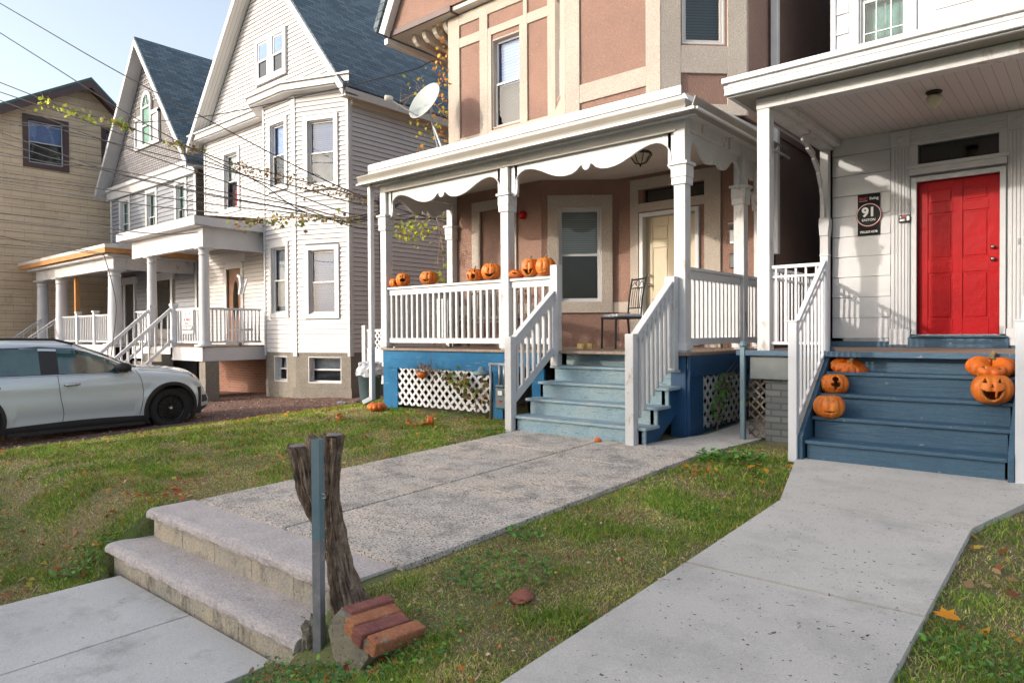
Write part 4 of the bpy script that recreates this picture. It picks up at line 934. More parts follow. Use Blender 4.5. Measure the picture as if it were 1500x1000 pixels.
for lab, x, y in (('small yellow carton under the metal chair', -5.52, 8.0), ('second yellow carton beside the first under the chair', -5.42, 8.06)):
    mb = MB(); mb.box(-.05, .05, -.04, .04, 0, .07); mb.cur = 1; mb.box(-.02, .02, -.0415, -.0395, .02, .05); mb.box(-.012, .012, -.02, .02, .0695, .0705)
    o = part('carton', mb, ['yellow', 'cream'], bevel=0.004); o.location = (x, y, ZD); tag(o, lab, 'carton', 'yellow cartons on the porch')
# gas meter left of the stairs
gm = thing('gas_meter', 'grey gas meter with pipes beside the blue stairs', 'gas meter', (-5.95, 6.80, -1.1))
mb = MB(); mb.box(-6.05, -5.85, 6.76, 6.90, -1.0, -0.72); mb.cur = 0; mb.box(-6.03, -5.87, 6.73, 6.85, -0.72, -0.68); part('housing', mb, 'bin', gm, bevel=0.03)
mb = MB(); mb.box(-5.99, -5.91, 6.745, 6.76, -0.82, -0.76); part('dial', mb, 'paint', gm, bevel=0.005)
mb = MB(); mb.box(-5.98, -5.93, 6.752, 6.76, -0.91, -0.885); part('sticker', mb, 'red', gm)
mb = MB(); mb.tube([(-6.18, 6.8, -0.42), (-5.5, 6.8, -0.42)], 0.024, 10); mb.tube([(-5.99, 6.79, -0.42), (-5.99, 6.79, -0.68)], 0.02, 10); mb.tube([(-5.91, 6.79, -0.42), (-5.91, 6.79, -0.68)], 0.02, 10); mb.tube([(-6.14, 6.78, -0.42), (-6.14, 6.78, -1.15)], 0.02, 10)
part('pipe', mb, 'galv', gm, smooth=True)
mb = MB(); mb.lathe([(0.10, 0), (0.115, 0.02), (0.105, 0.05), (0.05, 0.07), (0.035, 0.11), (0.01, 0.12)], (-6.27, 6.74, -0.57), 18); part('regulator', mb, 'postpaint', gm, smooth=True)
# wreath leftover on the skirt
wr = thing('dried_flower_bunch', 'dried brown flower bunch hung on the blue skirt above the lattice', 'wreath', (-7.62, 6.93, -0.56))
r_ = random.Random(5); mb = MB()
for k in range(90):
    an = r_.uniform(0, 2 * PI); rr = r_.uniform(.03, .14); c = Vector((-7.62 + rr * math.cos(an) * 1.1, 6.94 - r_.uniform(0, .05), -0.55 + rr * math.sin(an) * .8)); s = r_.uniform(.015, .04)
    u = Vector((r_.uniform(-1, 1), r_.uniform(-.4, .4), r_.uniform(-1, 1))).normalized() * s; w = Vector((r_.uniform(-1, 1), r_.uniform(-.4, .4), r_.uniform(-1, 1))).normalized() * s * .5
    mb.face([c - u, c + w, c + u, c - w])
part('leaves', mb, 'bark', wr)
mb = MB(); mb.lathe([(0.005, 0), (.06, .0), (.075, .05), (.06, .09), (.045, .085)], (-7.62, 6.90, -.66), 16); part('pot', mb, 'pumpold', wr, smooth=True)
# ------------------------------------------------------------------ pumpkins
def pumpkin(label, loc, R, H, rz, face=(), stem=True, mat='pumpkin', top=False, tilt=(0, 0), lobes=9, droop=0.0, group=None, seed=0, name='pumpkin', etch=()):
    r = random.Random(seed); NA, NB = 132, 60; verts = []; faces = []
    if mat == 'pumpkin' and seed % 3 == 1: mat = 'pumpkin2'
    def S(a, t):          # a azimuth (front = -y), t 0 bottom .. 1 top
        ph = -PI / 2 + PI * t
        rr = R * max(math.cos(ph), 0.0) ** 0.75 * (1 - 0.085 * (0.5 + 0.5 * math.cos(lobes * a)) ** 3 * (1.2 - abs(2 * t - 1)) )
        z = H / 2 + H / 2 * math.sin(ph) - H * 0.10 * max(0, (t - 0.80) / 0.2) ** 1.5
        rr *= 1 + 0.03 * math.sin(2 * a + seed) + 0.02 * math.sin(3 * a + seed * 2)
        if droop: z *= 1 - droop * (0.5 + 0.5 * math.sin(a * 2 + seed)) * t; rr *= 1 + droop * 0.35 * math.sin(a * 3 + seed) * (1 - t)
        return (rr * math.sin(a), -rr * math.cos(a), max(z, 0.0))
    for j in range(NB + 1):
        for i in range(NA): verts.append(S(-PI + 2 * PI * (i + .5) / NA, j / NB))
    def inside(a, t):
        for sh in face:
            k = sh[0]
            if k == 'c' and ((a - sh[1]) / sh[3]) ** 2 + ((t - sh[2]) / sh[4]) ** 2 < 1: return True
            if k == 't':
                x = (a - sh[1]) / sh[3]; y = (t - sh[2]) / sh[4]
                if -0.5 < y < 0.5 and abs(x) < (0.5 - y) * 1.0: return True
            if k == 's':   # smile: between two arcs
                x = (a - sh[1]) / sh[3]
                if abs(x) < 1:
                    lo = sh[2] - sh[4] * (1 - x * x) ; hi = sh[2] - sh[5] * (1 - x * x)
                    if lo < t < hi and not (len(sh) > 6 and abs(x - sh[6]) < .09 and t > lo + (hi - lo) * .4): return True
        return top and t > 0.93
    gone = set()
    for j in range(NB):
        for i in range(NA):
            a = -PI + 2 * PI * (i + 1) / NA; t = (j + .5) / NB
            if inside(a, t): continue
            q = j * NA; faces.append((q + i, q + (i + 1) % NA, q + NA + (i + 1) % NA, q + NA + i))
    me = bpy.data.meshes.new(name); me.from_pydata(verts, [], faces); me.materials.append(mt[mat]); me.materials.append(mt['pumpin'])
    me.polygons.foreach_set('use_smooth', [True] * len(faces)); me.update()
    th = thing(name, label, 'pumpkin', loc, group, rz); th.rotation_euler = (tilt[0], tilt[1], rz)
    o = bpy.data.objects.new('rind', me); COL.objects.link(o); o.parent = th
    if face or top:
        s = o.modifiers.new('shell', 'SOLIDIFY'); s.thickness = R * 0.14; s.offset = -1; s.material_offset = 1; s.material_offset_rim = 1
    if stem:
        mb = MB(); z = H * 0.88; pts = [(0, 0, z), (0.003, 0, z + .02), (0.01, 0.004, z + .04), (0.02, 0.006, z + .055)]
        mb.tube(pts, [R * .2, R * .11, R * .09, R * .11], 7); part('stem', mb, 'stalk', th, local=True)
    if etch:
        mb = MB()
        for line in etch:
            pts = []
            for a, t in line:
                x, y, z = S(a, t); pts.append((x * 1.01, y * 1.01, z))
            mb.tube(pts, 0.0065, 5)
        part('etched_lines', mb, 'pumpin', th, local=True)
    return th
RG = 'pumpkins on the porch rail'; zr = 0.712
S_ = lambda u0, u1: (u1 - u0)
cams = math.radians(22)     # faces look towards the street corner
pumpkin('small pumpkin with a dark hole, leftmost on the porch rail', (-8.34, 7.0, zr), .085, .14, cams + .6, [('c', 0.3, .5, .45, .2)], stem=False, seed=1, group=RG)
pumpkin('pumpkin with a round scowling mouth and a stalk near the left post of the rail', (-8.13, 6.99, zr), .115, .21, cams + .5, [('c', -.05, .45, .42, .09), ('c', .45, .6, .12, .07), ('c', -.4, .62, .14, .04)], seed=2, group=RG)
pumpkin('topless pumpkin with two dot eyes and a small crooked mouth, alone mid-rail', (-7.55, 6.99, zr), .135, .205, cams + .3, [('c', -.55, .66, .09, .05), ('c', .05, .66, .09, .05), ('s', -.25, .42, .5, .16, .02, .3)], stem=False, top=True, seed=3, group=RG)
pumpkin('gasping pumpkin with big round eyes and mouth and a green stalk on the rail', (-6.62, 6.99, zr), .115, .18, cams + .1, [('c', -.5, .72, .22, .09), ('c', .3, .70, .2, .09), ('c', .1, .38, .28, .16), ('c', -.75, .40, .15, .12)], seed=4, group=RG)
pumpkin('tall pumpkin with a wide smile leaning on the middle porch post', (-6.31, 6.99, zr), .135, .235, cams + .1, [('t', -.35, .75, .13, .12), ('t', .35, .75, .13, .12), ('t', 0.0, .58, .07, .08), ('s', 0, .50, .75, .26, .12)], seed=5, group=RG)
pumpkin('collapsed flat pumpkin with a slit mouth right of the middle post', (-5.84, 6.99, zr), .115, .12, cams, [('s', 0, .62, .8, .18, .04), ('c', .0, .84, .3, .05)], stem=False, mat='pumpold', droop=.35, seed=6, group=RG)
pumpkin('pumpkin with a toothy grin and stalk, second from the right end of the rail', (-5.62, 6.98, zr), .125, .25, cams + .05, [('t', -.5, .72, .15, .12), ('t', .15, .72, .15, .12), ('t', -.2, .55, .08, .08), ('s', -.1, .46, .7, .28, .04, .2)], seed=7, group=RG)
pumpkin('pumpkin with a face scratched in pale lines at the right end of the rail', (-5.37, 6.98, zr), .13, .245, cams, [('c', 1.4, .5, .2, .1)], seed=8, group=RG,
        etch=[[(-.8 + .1 * i, .45 - .08 * math.sin(PI * i / 12)) for i in range(13)], [(-.7 + .1 * i, .34 - .06 * math.sin(PI * i / 10)) for i in range(11)], [(-.6 + .05 * i, .68 + .03 * math.sin(i * 1.3)) for i in range(9)], [(.0 + .05 * i, .70 + .03 * math.sin(i * 1.5)) for i in range(9)], [(-.3, .62), (-.15, .52), (-.05, .6)]])
SG = 'pumpkins on the slate blue steps'
pumpkin('sunken tipped-over pumpkin with its stalk forward, left end of the top blue step', (-1.86, 7.20, -.415), .165, .16, .3, [('c', 2.2, .4, .35, .25)], mat='pumpold', droop=.28, tilt=(.42, .25), seed=11, group=SG, lobes=14)
pumpkin('pumpkin with a cross-shaped hole below the sunken one, left side of the blue steps', (-1.90, 6.93, -.605), .125, .205, .35, [('c', 0, .68, .28, .1), ('c', 0, .52, .12, .2), ('c', .22, .5, .16, .08), ('c', -.2, .5, .14, .06)], stem=False, seed=12, group=SG)
pumpkin('lopped pumpkin with one staring eye and a thin grin, lowest on the blue steps', (-1.86, 6.62, -.795), .135, .22, .32, [('s', -.05, .42, .6, .07, .02)], stem=False, top=True, seed=13, group=SG, etch=[[(.28 * math.cos(q) - .05, .72 + .09 * math.sin(q)) for q in [i * PI / 10 for i in range(21)]], [(.5 * math.cos(q) * .25 - .05, .70 + .03 * math.sin(q)) for q in [i * PI / 6 for i in range(13)]]])
pumpkin('big collapsed pumpkin with a curled stalk, right end of the top blue step', (-.70, 7.08, -.415), .19, .20, .1, [('s', 0, .42, .9, .2, .05), ('t', -.3, .72, .14, .1), ('t', .35, .7, .14, .1)], mat='pumpold', droop=.4, tilt=(.1, .05), seed=14, group=SG)
pumpkin('jack-o-lantern with triangle eyes and a one-toothed grin, right side of the blue steps', (-.66, 6.80, -.605), .152, .25, .12, [('t', -.42, .72, .17, .13), ('t', .42, .72, .17, .13), ('t', 0, .58, .08, .07), ('s', 0, .52, .62, .30, .06, .25)], stem=False, top=False, seed=15, group=SG)
mb_ = pumpkin('squashed ring-shaped pumpkin lying on the grass by the downpipe', (-8.32, 6.62, G(-8.32, 6.62) - .01), .15, .13, .4, (), stem=False, top=True, mat='pumpold', seed=21, lobes=11)
def shard(label, loc, R, a0, a1, t0, t1, rot, seed):
    NA, NB = 30, 14; v = []; f = []; r = random.Random(seed)
    for j in range(NB + 1):
        for i in range(NA + 1):
            a = a0 + (a1 - a0) * i / NA; t = t0 + (t1 - t0) * j / NB + (0.04 * math.sin(i * .9 + seed) if j in (0, NB) else 0)
            ph = -PI / 2 + PI * t; rr = R * math.cos(ph) * (1 - .05 * math.cos(9 * a)); v.append((rr * math.sin(a), -rr * math.cos(a), R * .8 * math.sin(ph)))
    for j in range(NB):
        for i in range(NA): q = j * (NA + 1) + i; f.append((q, q + 1, q + NA + 2, q + NA + 1))
    me = bpy.data.meshes.new('pumpkin_piece'); me.from_pydata(v, [], f); me.materials.append(mt['pumpold']); me.materials.append(mt['pumpin']); me.polygons.foreach_set('use_smooth', [True] * len(f))
    o = bpy.data.objects.new('pumpkin_piece', me); COL.objects.link(o); o.rotation_euler = rot; o.location = loc
    s = o.modifiers.new('shell', 'SOLIDIFY'); s.thickness = .018; s.offset = -1; s.material_offset = 1; s.material_offset_rim = 1
    tag(o, label, 'pumpkin piece', 'smashed pumpkin on the lawn')
shard('pale smashed pumpkin piece propped up in the middle of the lawn', (-7.95, 5.78, G(-7.95, 5.78) + .05), .13, -1.2, 1.0, .2, .85, (1.9, .5, .9), 3)
shard('long curved pumpkin piece with one raised end near the white lattice', (-6.73, 6.02, G(-6.73, 6.02) + .06), .15, -1.5, 1.5, .28, .5, (.3, .1, .3), 4)
shard('upright end of the smashed pumpkin near the white lattice', (-6.58, 6.10, G(-6.58, 6.10) + .05), .09, -.6, .6, .2, .9, (.2, .1, .8), 6)
shard('small brown pumpkin scrap at the foot of the white lattice', (-7.02, 6.52, G(-7.02, 6.5) + .03), .07, -1, .8, .2, .8, (1.0, .2, .5), 7)
shard('little orange pumpkin scrap at the foot of the pale blue steps', (-4.02, 6.12, -1.135), .04, -1.6, 1.6, .1, .9, (.3, .2, .1), 8)

# ------------------------------------------------------------------ white house with the red door
rh = thing('white_house_red_door', 'white shingled house with a red door and slate blue porch steps', 'house', (-1.0, 9.4, -1.2))
RD = -0.205
W = F((-2.62, 9.4), (2.6, 9.4)); WS = F((-2.62, 20), (-2.62, 9.4)); WE = F((2.6, 9.4), (2.6, 20)); WB = F((2.6, 20), (-2.62, 20))
rdoor = (0.965, 1.775, -0.05, 1.75)
trans = (0.975, 1.765, 1.93, 2.19)
uw2 = (0.33, 0.86, 3.25, 4.9); mb = MB()
W.wall(mb, -1.3, 7.5, [rdoor, trans, uw2]); WS.wall(mb, -1.3, 7.5); WE.wall(mb, -1.3, 7.5); WB.wall(mb, -1.3, 7.5)
part('wall', mb, 'galv', rh)  # darker wall colour puts shade into the gaps between shingle courses
mb = MB(); ho = [(0.68, 2.06, -1, 2.6), (uw2[0] - .12, uw2[1] + .28, uw2[2] - .2, uw2[3] + .2)]
W.siding(mb, -0.10, 7.4, ho, h=0.255, lap=0.014, gap=.007, s0=0.02)
part('siding', mb, 'paint', rh)
mb = MB(); r_ = random.Random(4)
for k in range(30):
    z = -0.10 + k * .255
    for s in (.62 if k % 2 else .30, r_.uniform(2.2, 3.0)): 
        if z > 2.5: W.box(mb, s, s + .003, 0.004, 0.0105, z + .004, z + .25)
part('siding_joint', mb, 'galv', rh)
mb = MB(); W.box(mb, 0, W.L, 0.011, 0.03, RD, RD + 0.07); W.box(mb, 0.88, 1.86, 0.03, 0.07, RD, RD + 0.12); W.box(mb, 0.90, 1.84, 0.03, 0.11, RD + .12, RD + .14)
part('base_board', mb, 'bluestep', rh, bevel=0.004)
mb = MB()   # fluted pilasters with rosette blocks
for s in (0.69, 1.845):
    W.box(mb, s, s + 0.20, 0.0, 0.022, -0.10, 2.40); W.box(mb, s - .01, s + 0.21, 0.022, 0.045, RD + .03, RD + .22); W.box(mb, s - .005, s + .205, .022, .04, 2.20, 2.38)
    for k in range(5): W.box(mb, s + .02 + k * .035, s + .042 + k * .035, .022, .032, 0.02, 2.18)
    c = Vector(W.P(s + .1, .04, 2.29)); n = Vector((0, -1, 0)); mb.tube([c, c + n * .008, c + n * .010, c + n * .02], [.06, .06, .035, .02], 16)
W.box(mb, 0.89, 1.845, 0.0, 0.02, 2.19, 2.40)
for k in range(5): W.box(mb, 0.89, 1.845, 0.02, 0.03, 2.215 + k * .036, 2.235 + k * .036)
W.box(mb, 0.90, 1.84, 0.02, 0.10, 1.83, 1.93); W.box(mb, 0.87, 1.87, 0.10, 0.125, 1.90, 1.94)
W.box(mb, 0.89, 0.975, 0.0, 0.03, 1.94, 2.19); W.box(mb, 1.765, 1.845, 0.0, 0.03, 1.94, 2.19)
part('door_surround', mb, 'paint', rh, bevel=0.003)
panel_door(rh, W, rdoor[0], rdoor[1], rdoor[2], rdoor[3], 'red', d=-0.04, rows=((0.10, 0.40), (0.49, 0.79), (0.85, 0.94)), fw=0.055)
mb = MB(); W.box(mb, .975, 1.765, -.09, -.07, 1.94, 2.19); part('transom_pane', mb, 'glassdark', rh)
mb = MB(); W.box(mb, .975, 1.765, -.16, -.14, 1.9, 2.25); part('transom_backing', mb, 'darkroom', rh)
mb = MB(); W.box(mb, 1.935, 1.955, .032, .04, .93, 1.0); part('lock_plate', mb, 'chrome', rh)
window(rh, W, *uw2, casing=0.10, cas_mat='paint', back=('greencurt', 'greencurt'), muntin=2, sash_mat='vinyltrim', sill=True)
mb = MB(); W.box(mb, 0.0, 0.06, 0.011, 0.03, 2.6, 7.4); part('corner_board', mb, 'paint', rh)
# porch
RC = 2.42
mb = MB(); mb.prism([(-2.95, 6.86, 2.42), (2.9, 6.86, 2.42), (2.9, 9.36, 2.42), (-2.95, 9.36, 2.42)], [(-2.92, 6.90, 2.56), (2.9, 6.90, 2.56), (2.9, 9.36, 2.74), (-2.92, 9.36, 2.74)]); part('porch_roof', mb, 'paint_worn', rh)
mb = MB(); mb.box(-2.98, 2.9, 6.86, 6.90, 2.545, 2.60); mb.box(-2.98, -2.94, 6.90, 9.3, 2.545, 2.60); part('roof_edge', mb, 'gutlip', rh, bevel=.004)
mb = MB(); mb.box(-2.96, 2.9, 6.87, 6.91, 2.49, 2.52); mb.box(-2.93, 2.9, 6.90, 6.94, 2.40, 2.50); mb.box(-2.93, -2.89, 6.94, 9.3, 2.40, 2.50); mb.box(-2.955, 2.9, 6.875, 6.90, 2.425, 2.49); mb.box(-2.955, 2.9, 6.865, 6.875, 2.415, 2.432)
part('fascia', mb, 'paint', rh, bevel=.004)
mb = MB(); mb.box(-2.89, 2.9, 6.94, 7.13, 2.405, 2.425); mb.box(-2.89, -2.72, 7.13, 9.3, 2.405, 2.425); part('eave_soffit', mb, 'gut', rh)
mb = MB(); mb.box(-2.72, 2.8, 7.13, 7.27, 2.29, 2.40); mb.box(-2.72, -2.58, 7.271, 9.38, 2.29, 2.40); mb.box(-2.58, -2.50, 7.27, 9.38, 2.33, 2.40); mb.box(-2.50, 2.8, 7.27, 7.36, 2.345, 2.40); part('porch_beam', mb, 'paint_worn', rh, bevel=.004)
mb = MB(); mb.box(-2.55, 2.8, 7.3, 9.39, 2.405, 2.425)
o = part('porch_ceiling', mb, None or M('painted_ceiling_boards', (.52, .50, .49), (.46, .44, .435), 1, .6, worn=(.14, .11, .09), wt_=(.70, .715), ws=3.5, stretch=(6, .8, 1), brick=dict(w=.095, h=40, m=.003, o=0.0, a=(.55, .53, .52), b=(.50, .48, .47), mc=(.24, .21, .2), mix=.8, bs=.5, bd=.004)), rh)
def rpost(x, y, w=.13, top=2.29):
    mb = MB(); mb.box(x - w / 2, x + w / 2, y - w / 2, y + w / 2, RD, top); part('porch_post', mb, 'paint_worn', rh, bevel=.007)
rpost(-2.65, 7.2); rpost(2.55, 7.2); rpost(.12, 7.2)
mb = MB()   # rear turned pilaster with bracket
for x in (-2.66,):
    mb.box(x - .05, x + .05, 9.24, 9.34, RD, 2.29); mb.box(x - .062, x + .062, 9.225, 9.36, 1.32, 1.42); mb.prism([(x - .05, 9.22, 1.2), (x + .05, 9.22, 1.2), (x + .05, 9.36, 1.2), (x - .05, 9.36, 1.2)], [(x - .06, 9.22, 1.32), (x + .06, 9.22, 1.32), (x + .06, 9.36, 1.32), (x - .06, 9.36, 1.32)])
    pts = [(9.20, 1.46), (9.17, 1.62), (9.10, 1.82), (8.98, 2.0), (8.80, 2.14), (8.58, 2.22), (8.40, 2.29)]
    for (a_, za), (b_, zb) in zip(pts, pts[1:]): mb.hexa([(x - .02, b_, zb - .06), (x + .02, b_, zb - .06), (x + .02, a_, za - .04), (x - .02, a_, za - .04), (x - .02, b_, zb + .01), (x + .02, b_, zb + .01), (x + .02, a_ + .04, za + .03), (x - .02, a_ + .04, za + .03)])
part('pilaster', mb, 'paint', rh, bevel=.004)
mb = MB(); mb.prism([(-2.92, 7.12, RD - .035), (2.8, 7.12, RD - .035), (2.8, 9.39, RD - .035), (-2.92, 9.39, RD - .035)], [(-2.92, 7.12, RD), (2.8, 7.12, RD), (2.8, 9.39, RD), (-2.92, 9.39, RD)]); part('porch_deck', mb, 'deck', rh, bevel=.005)
mb = MB(); mb.box(-2.93, -2.03, 7.105, 7.119, RD - .05, RD + .003); mb.box(-.44, 2.8, 7.105, 7.119, RD - .05, RD + .003); mb.box(-2.03, -.44, 7.104, 7.119, RD - .05, RD + .002); mb.box(-2.935, -2.921, 7.12, 9.3, RD - .05, RD + .003); part('deck_edge', mb, 'bluestep', rh, bevel=.003)
mb = MB(); mb.box(-2.80, -2.06, 7.16, 7.20, -.50, RD - .05); mb.box(-2.36, -2.06, 7.18, 7.215, -1.2, -.50); mb.box(-.44, 2.8, 7.16, 7.20, -1.2, RD - .05); mb.box(-2.82, -2.785, 7.2, 9.3, -.50, RD - .05)
part('skirt_board', mb, 'greyboard', rh, bevel=.004)
mb = MB(); mb.box(-2.66, -2.36, 7.22, 7.45, -1.25, -.50); mb.box(-2.66, -2.5, 7.45, 9.3, -1.25, -.5); part('brick_pier', mb, 'greybrick', rh)
mb = MB(); lattice(mb, F((-2.84, 7.24), (-2.66, 7.24)), 0, .18, -1.12, -.5, pitch=.07, w=.02); part('lattice_panel', mb, 'oldbrown', rh)
mb = MB(); mb.beam((-2.86, 7.12, -.16), (-2.86, 7.12, -1.2), .05, .05, up=(0, 1, 0)); mb.lathe([(.03, 0), (.045, .02), (.03, .05), (.01, .07)], (-2.86, 7.12, -.17), 10); part('gate_post', mb, 'postpaint', rh, bevel=.004)
YF, RUN, RISE, Z0 = 6.36, 0.215, 0.193, -1.165
stairs(rh, -2.0, -.52, YF, RUN, RISE, Z0, 5, tread='bluestep', riser='bluestep', over=.028)
for x0 in (-2.045, -.518):
    mb = MB(); e = .11
    prof = [(YF - .03, Z0 - .02), (YF - .03, Z0 + RISE + .03), (YF + .05, Z0 + RISE + e), (YF + RUN * 4 + .03, Z0 + RISE * 5 + .04), (YF + RUN * 4 + .13, Z0 + RISE * 5 + .0), (YF + RUN * 4 + .13, Z0 - .02)]
    mb.prism([(x0, y, z) for y, z in prof], [(x0 + .04, y, z) for y, z in prof]); part('stringer', mb, 'bluestep', rh, bevel=.004)
for x0, x1, y0, y1, z0, z1 in ((-2.12, -2.045, 6.30, 6.375, -1.17, .08), (-2.09, -2.02, 7.14, 7.21, RD, .73), (-.475, -.375, 6.34, 6.44, -1.17, .06), (-.46, -.37, 7.14, 7.22, RD, .80)):
    mb = MB(); mb.box(x0, x1, y0, y1, z0, z1); mb.box(x0 - .008, x1 + .008, y0 - .008, y1 + .008, z1, z1 + .015); part('newel_post', mb, 'plastic', rh, bevel=.004)
balp = box_mesh('baluster', .019, .019, 1.0, 'plastic')
def thin_rail(par, a, b, drop, n, mid=True, mat='plastic'):
    a = Vector(a); b = Vector(b); mb = MB(); mb.beam(a, b, .045, .035)
    if mid: mb.beam(a - Vector((0, 0, .10)), b - Vector((0, 0, .10)), .025, .025)
    mb.beam(a - Vector((0, 0, drop)), b - Vector((0, 0, drop)), .03, .03); r = part('railing', mb, mat, par, bevel=.003)
    for i in range(n): q = a.lerp(b, (i + .5) / n); inst('baluster', balp, (q.x, q.y, q.z - drop), r, scale=(1, 1, drop))
thin_rail(rh, (-2.08, 6.37, .04), (-2.055, 7.15, .68), .88, 8)
thin_rail(rh, (-.425, 6.40, .04), (-.415, 7.15, .72), .88, 8)
thin_rail(rh, (-2.585, 7.19, .655), (-2.09, 7.18, .655), .78, 5)
thin_rail(rh, (-2.65, 7.27, .655), (-2.65, 9.22, .655), .78, 17)
# plaque
sg = thing('house_sign', 'black and white number plaque reading 91 on the white shingles', 'sign', (-2.17, 9.38, 1.43))
mb = MB(); mb.box(-2.30, -2.05, 9.374, 9.382, 1.175, 1.685); part('board', mb, M('sign_black', (.010, .010, .011), rough=.6, spec=.15), sg, bevel=.002)
def ring(mb, c, r, n=40, w=.006, y=9.372):
    mb.tube([(c[0] + r * math.cos(2 * PI * i / n), y, c[1] + r * math.sin(2 * PI * i / n)) for i in range(n + 1)], w, 6)
mb = MB(); mb.prism([(-2.175 + .138 * math.cos(2 * PI * i / 40), 9.3725, 1.425 + .138 * math.sin(2 * PI * i / 40)) for i in range(40)], [(-2.175 + .138 * math.cos(2 * PI * i / 40), 9.376, 1.425 + .138 * math.sin(2 * PI * i / 40)) for i in range(40)]); part('disc', mb, M('sign_grey', (.03, .03, .03), rough=.6, spec=.15), sg)
mt['signwhite'] = M('sign_white', (.8, .8, .8), rough=.5); mt['signred'] = M('sign_red', (.45, .02, .03), rough=.5)
mb = MB(); ring(mb, (-2.175, 1.425), .135, w=.004); part('ring', mb, 'signwhite', sg)
mb = MB(); ring(mb, (-2.175, 1.425), .142, w=.004); part('ring', mb, 'signred', sg)
def text(par, body, loc, size, mat, rz=0.0, ext=.0015, bold=0.0, wid=1.0, name='lettering', sx=1.0):
    c = bpy.data.curves.new(name, 'FONT'); c.body = body; c.size = size; c.extrude = ext; c.offset = bold; c.align_x = 'CENTER'; c.align_y = 'CENTER'
    o = bpy.data.objects.new(name, c); COL.objects.link(o); o.parent = par
    if par.type == 'EMPTY': o.matrix_parent_inverse = Matrix.Translation(-Vector(par.location))
    me = bpy.data.meshes.new_from_object(o); me.name = name; me.materials.clear(); me.materials.append(mt[mat]); bpy.data.objects.remove(o); bpy.data.curves.remove(c)
    o = bpy.data.objects.new(name, me); COL.objects.link(o); o.parent = par
    if par.type == 'EMPTY': o.matrix_parent_inverse = Matrix.Translation(-Vector(par.location))
    o.location = loc; o.rotation_euler = (PI / 2, 0, rz); o.scale = (sx, 1, 1); return o
text(sg, '91', (-2.175, 9.369, 1.455), .155, 'signwhite', bold=.006)
text(sg, 'EASTON', (-2.175, 9.369, 1.362), .040, 'signwhite', bold=.001)
text(sg, '732.227.4270', (-2.175, 9.371, 1.215), .036, 'signwhite', bold=.0015)
text(sg, 'living', (-2.115, 9.371, 1.625), .05, 'signwhite', bold=.0005)
text(sg, 'BHC', (-2.235, 9.371, 1.625), .048, 'signred', bold=.001)
mb = MB(); mb.box(-2.285, -2.19, 9.3715, 9.3735, 1.597, 1.600); part('underline', mb, 'signwhite', sg)
db = thing('doorbell_camera', 'small black and silver doorbell box left of the red door', 'doorbell', (-1.78, 9.36, 1.33))
mb = MB(); mb.box(-1.84, -1.72, 9.335, 9.372, 1.285, 1.375); part('housing', mb, 'black', db, bevel=.012)
mb = MB(); mb.box(-1.825, -1.775, 9.325, 9.336, 1.30, 1.325); mb.box(-1.825, -1.81, 9.325, 9.336, 1.34, 1.36); part('button', mb, 'signwhite', db, bevel=.003)
mb = MB(); mb.box(-1.75, -1.72, 9.32, 9.334, 1.30, 1.36); part('side_plate', mb, 'chrome', db, bevel=.006)
mb = MB(); mb.box(-1.80, -1.76, 9.326, 9.336, 1.345, 1.365); part('indicator', mb, 'signred', db)
wm = thing('wall_mailbox', 'pale wall mailbox with a tan lid at the right of the red door surround', 'mailbox', (-.50, 9.36, 1.25))
mb = MB(); mb.box(-.60, -.34, 9.28, 9.372, 1.05, 1.42); part('box', mb, 'dish', wm, bevel=.006)
mb = MB(); mb.box(-.61, -.33, 9.26, 9.372, 1.43, 1.46); part('lid', mb, 'cream', wm, bevel=.004)
cl = thing('globe_lamp', 'frosted acorn globe lamp on the ceiling of the red-door porch', 'lamp', (-1.28, 8.1, 2.405))
mb = MB(); mb.lathe([(.07, 0), (.075, -.012), (.06, -.03), (.045, -.04)], (-1.28, 8.1, 2.404), 20); part('ceiling_plate', mb, 'bronze', cl, smooth=True)
mb = MB(); mb.lathe([(.045, -.035), (.075, -.06), (.078, -.09), (.062, -.13), (.03, -.165), (.012, -.175), (.008, -.185), (.001, -.188)], (-1.28, 8.1, 2.404), 24); part('lamp_shade', mb, 'lampglass', cl, smooth=True)
# ------------------------------------------------------------------ white vinyl-sided house
vh = thing('white_vinyl_house', 'tall white vinyl-sided house with a steep slate blue gable roof and a canted bay', 'house', (-17, 10.1, -1.6))
DX0, DY, CX, CY = -20.9, 10.1, -13.6, 10.05
a1 = Vector((CX, CY)); dA = Vector((-0.936, -0.352)); a2 = a1 + dA * 1.57       # bay corners
b2 = Vector((-16.45, a2.y)); c2 = Vector((-17.12, DY))
FA = F(a2, a1); FB = F(b2, a2); FC = F(c2, b2); FD = F((DX0, DY), c2); FS = F(a1, (CX, 22)); FW = F((DX0, 22), (DX0, DY)); FK = F((CX, 22), (DX0, 22))
ZS = -0.47; ZE = 5.85
def zz(v, d): return (490.5 - v) / 1011.4 * d
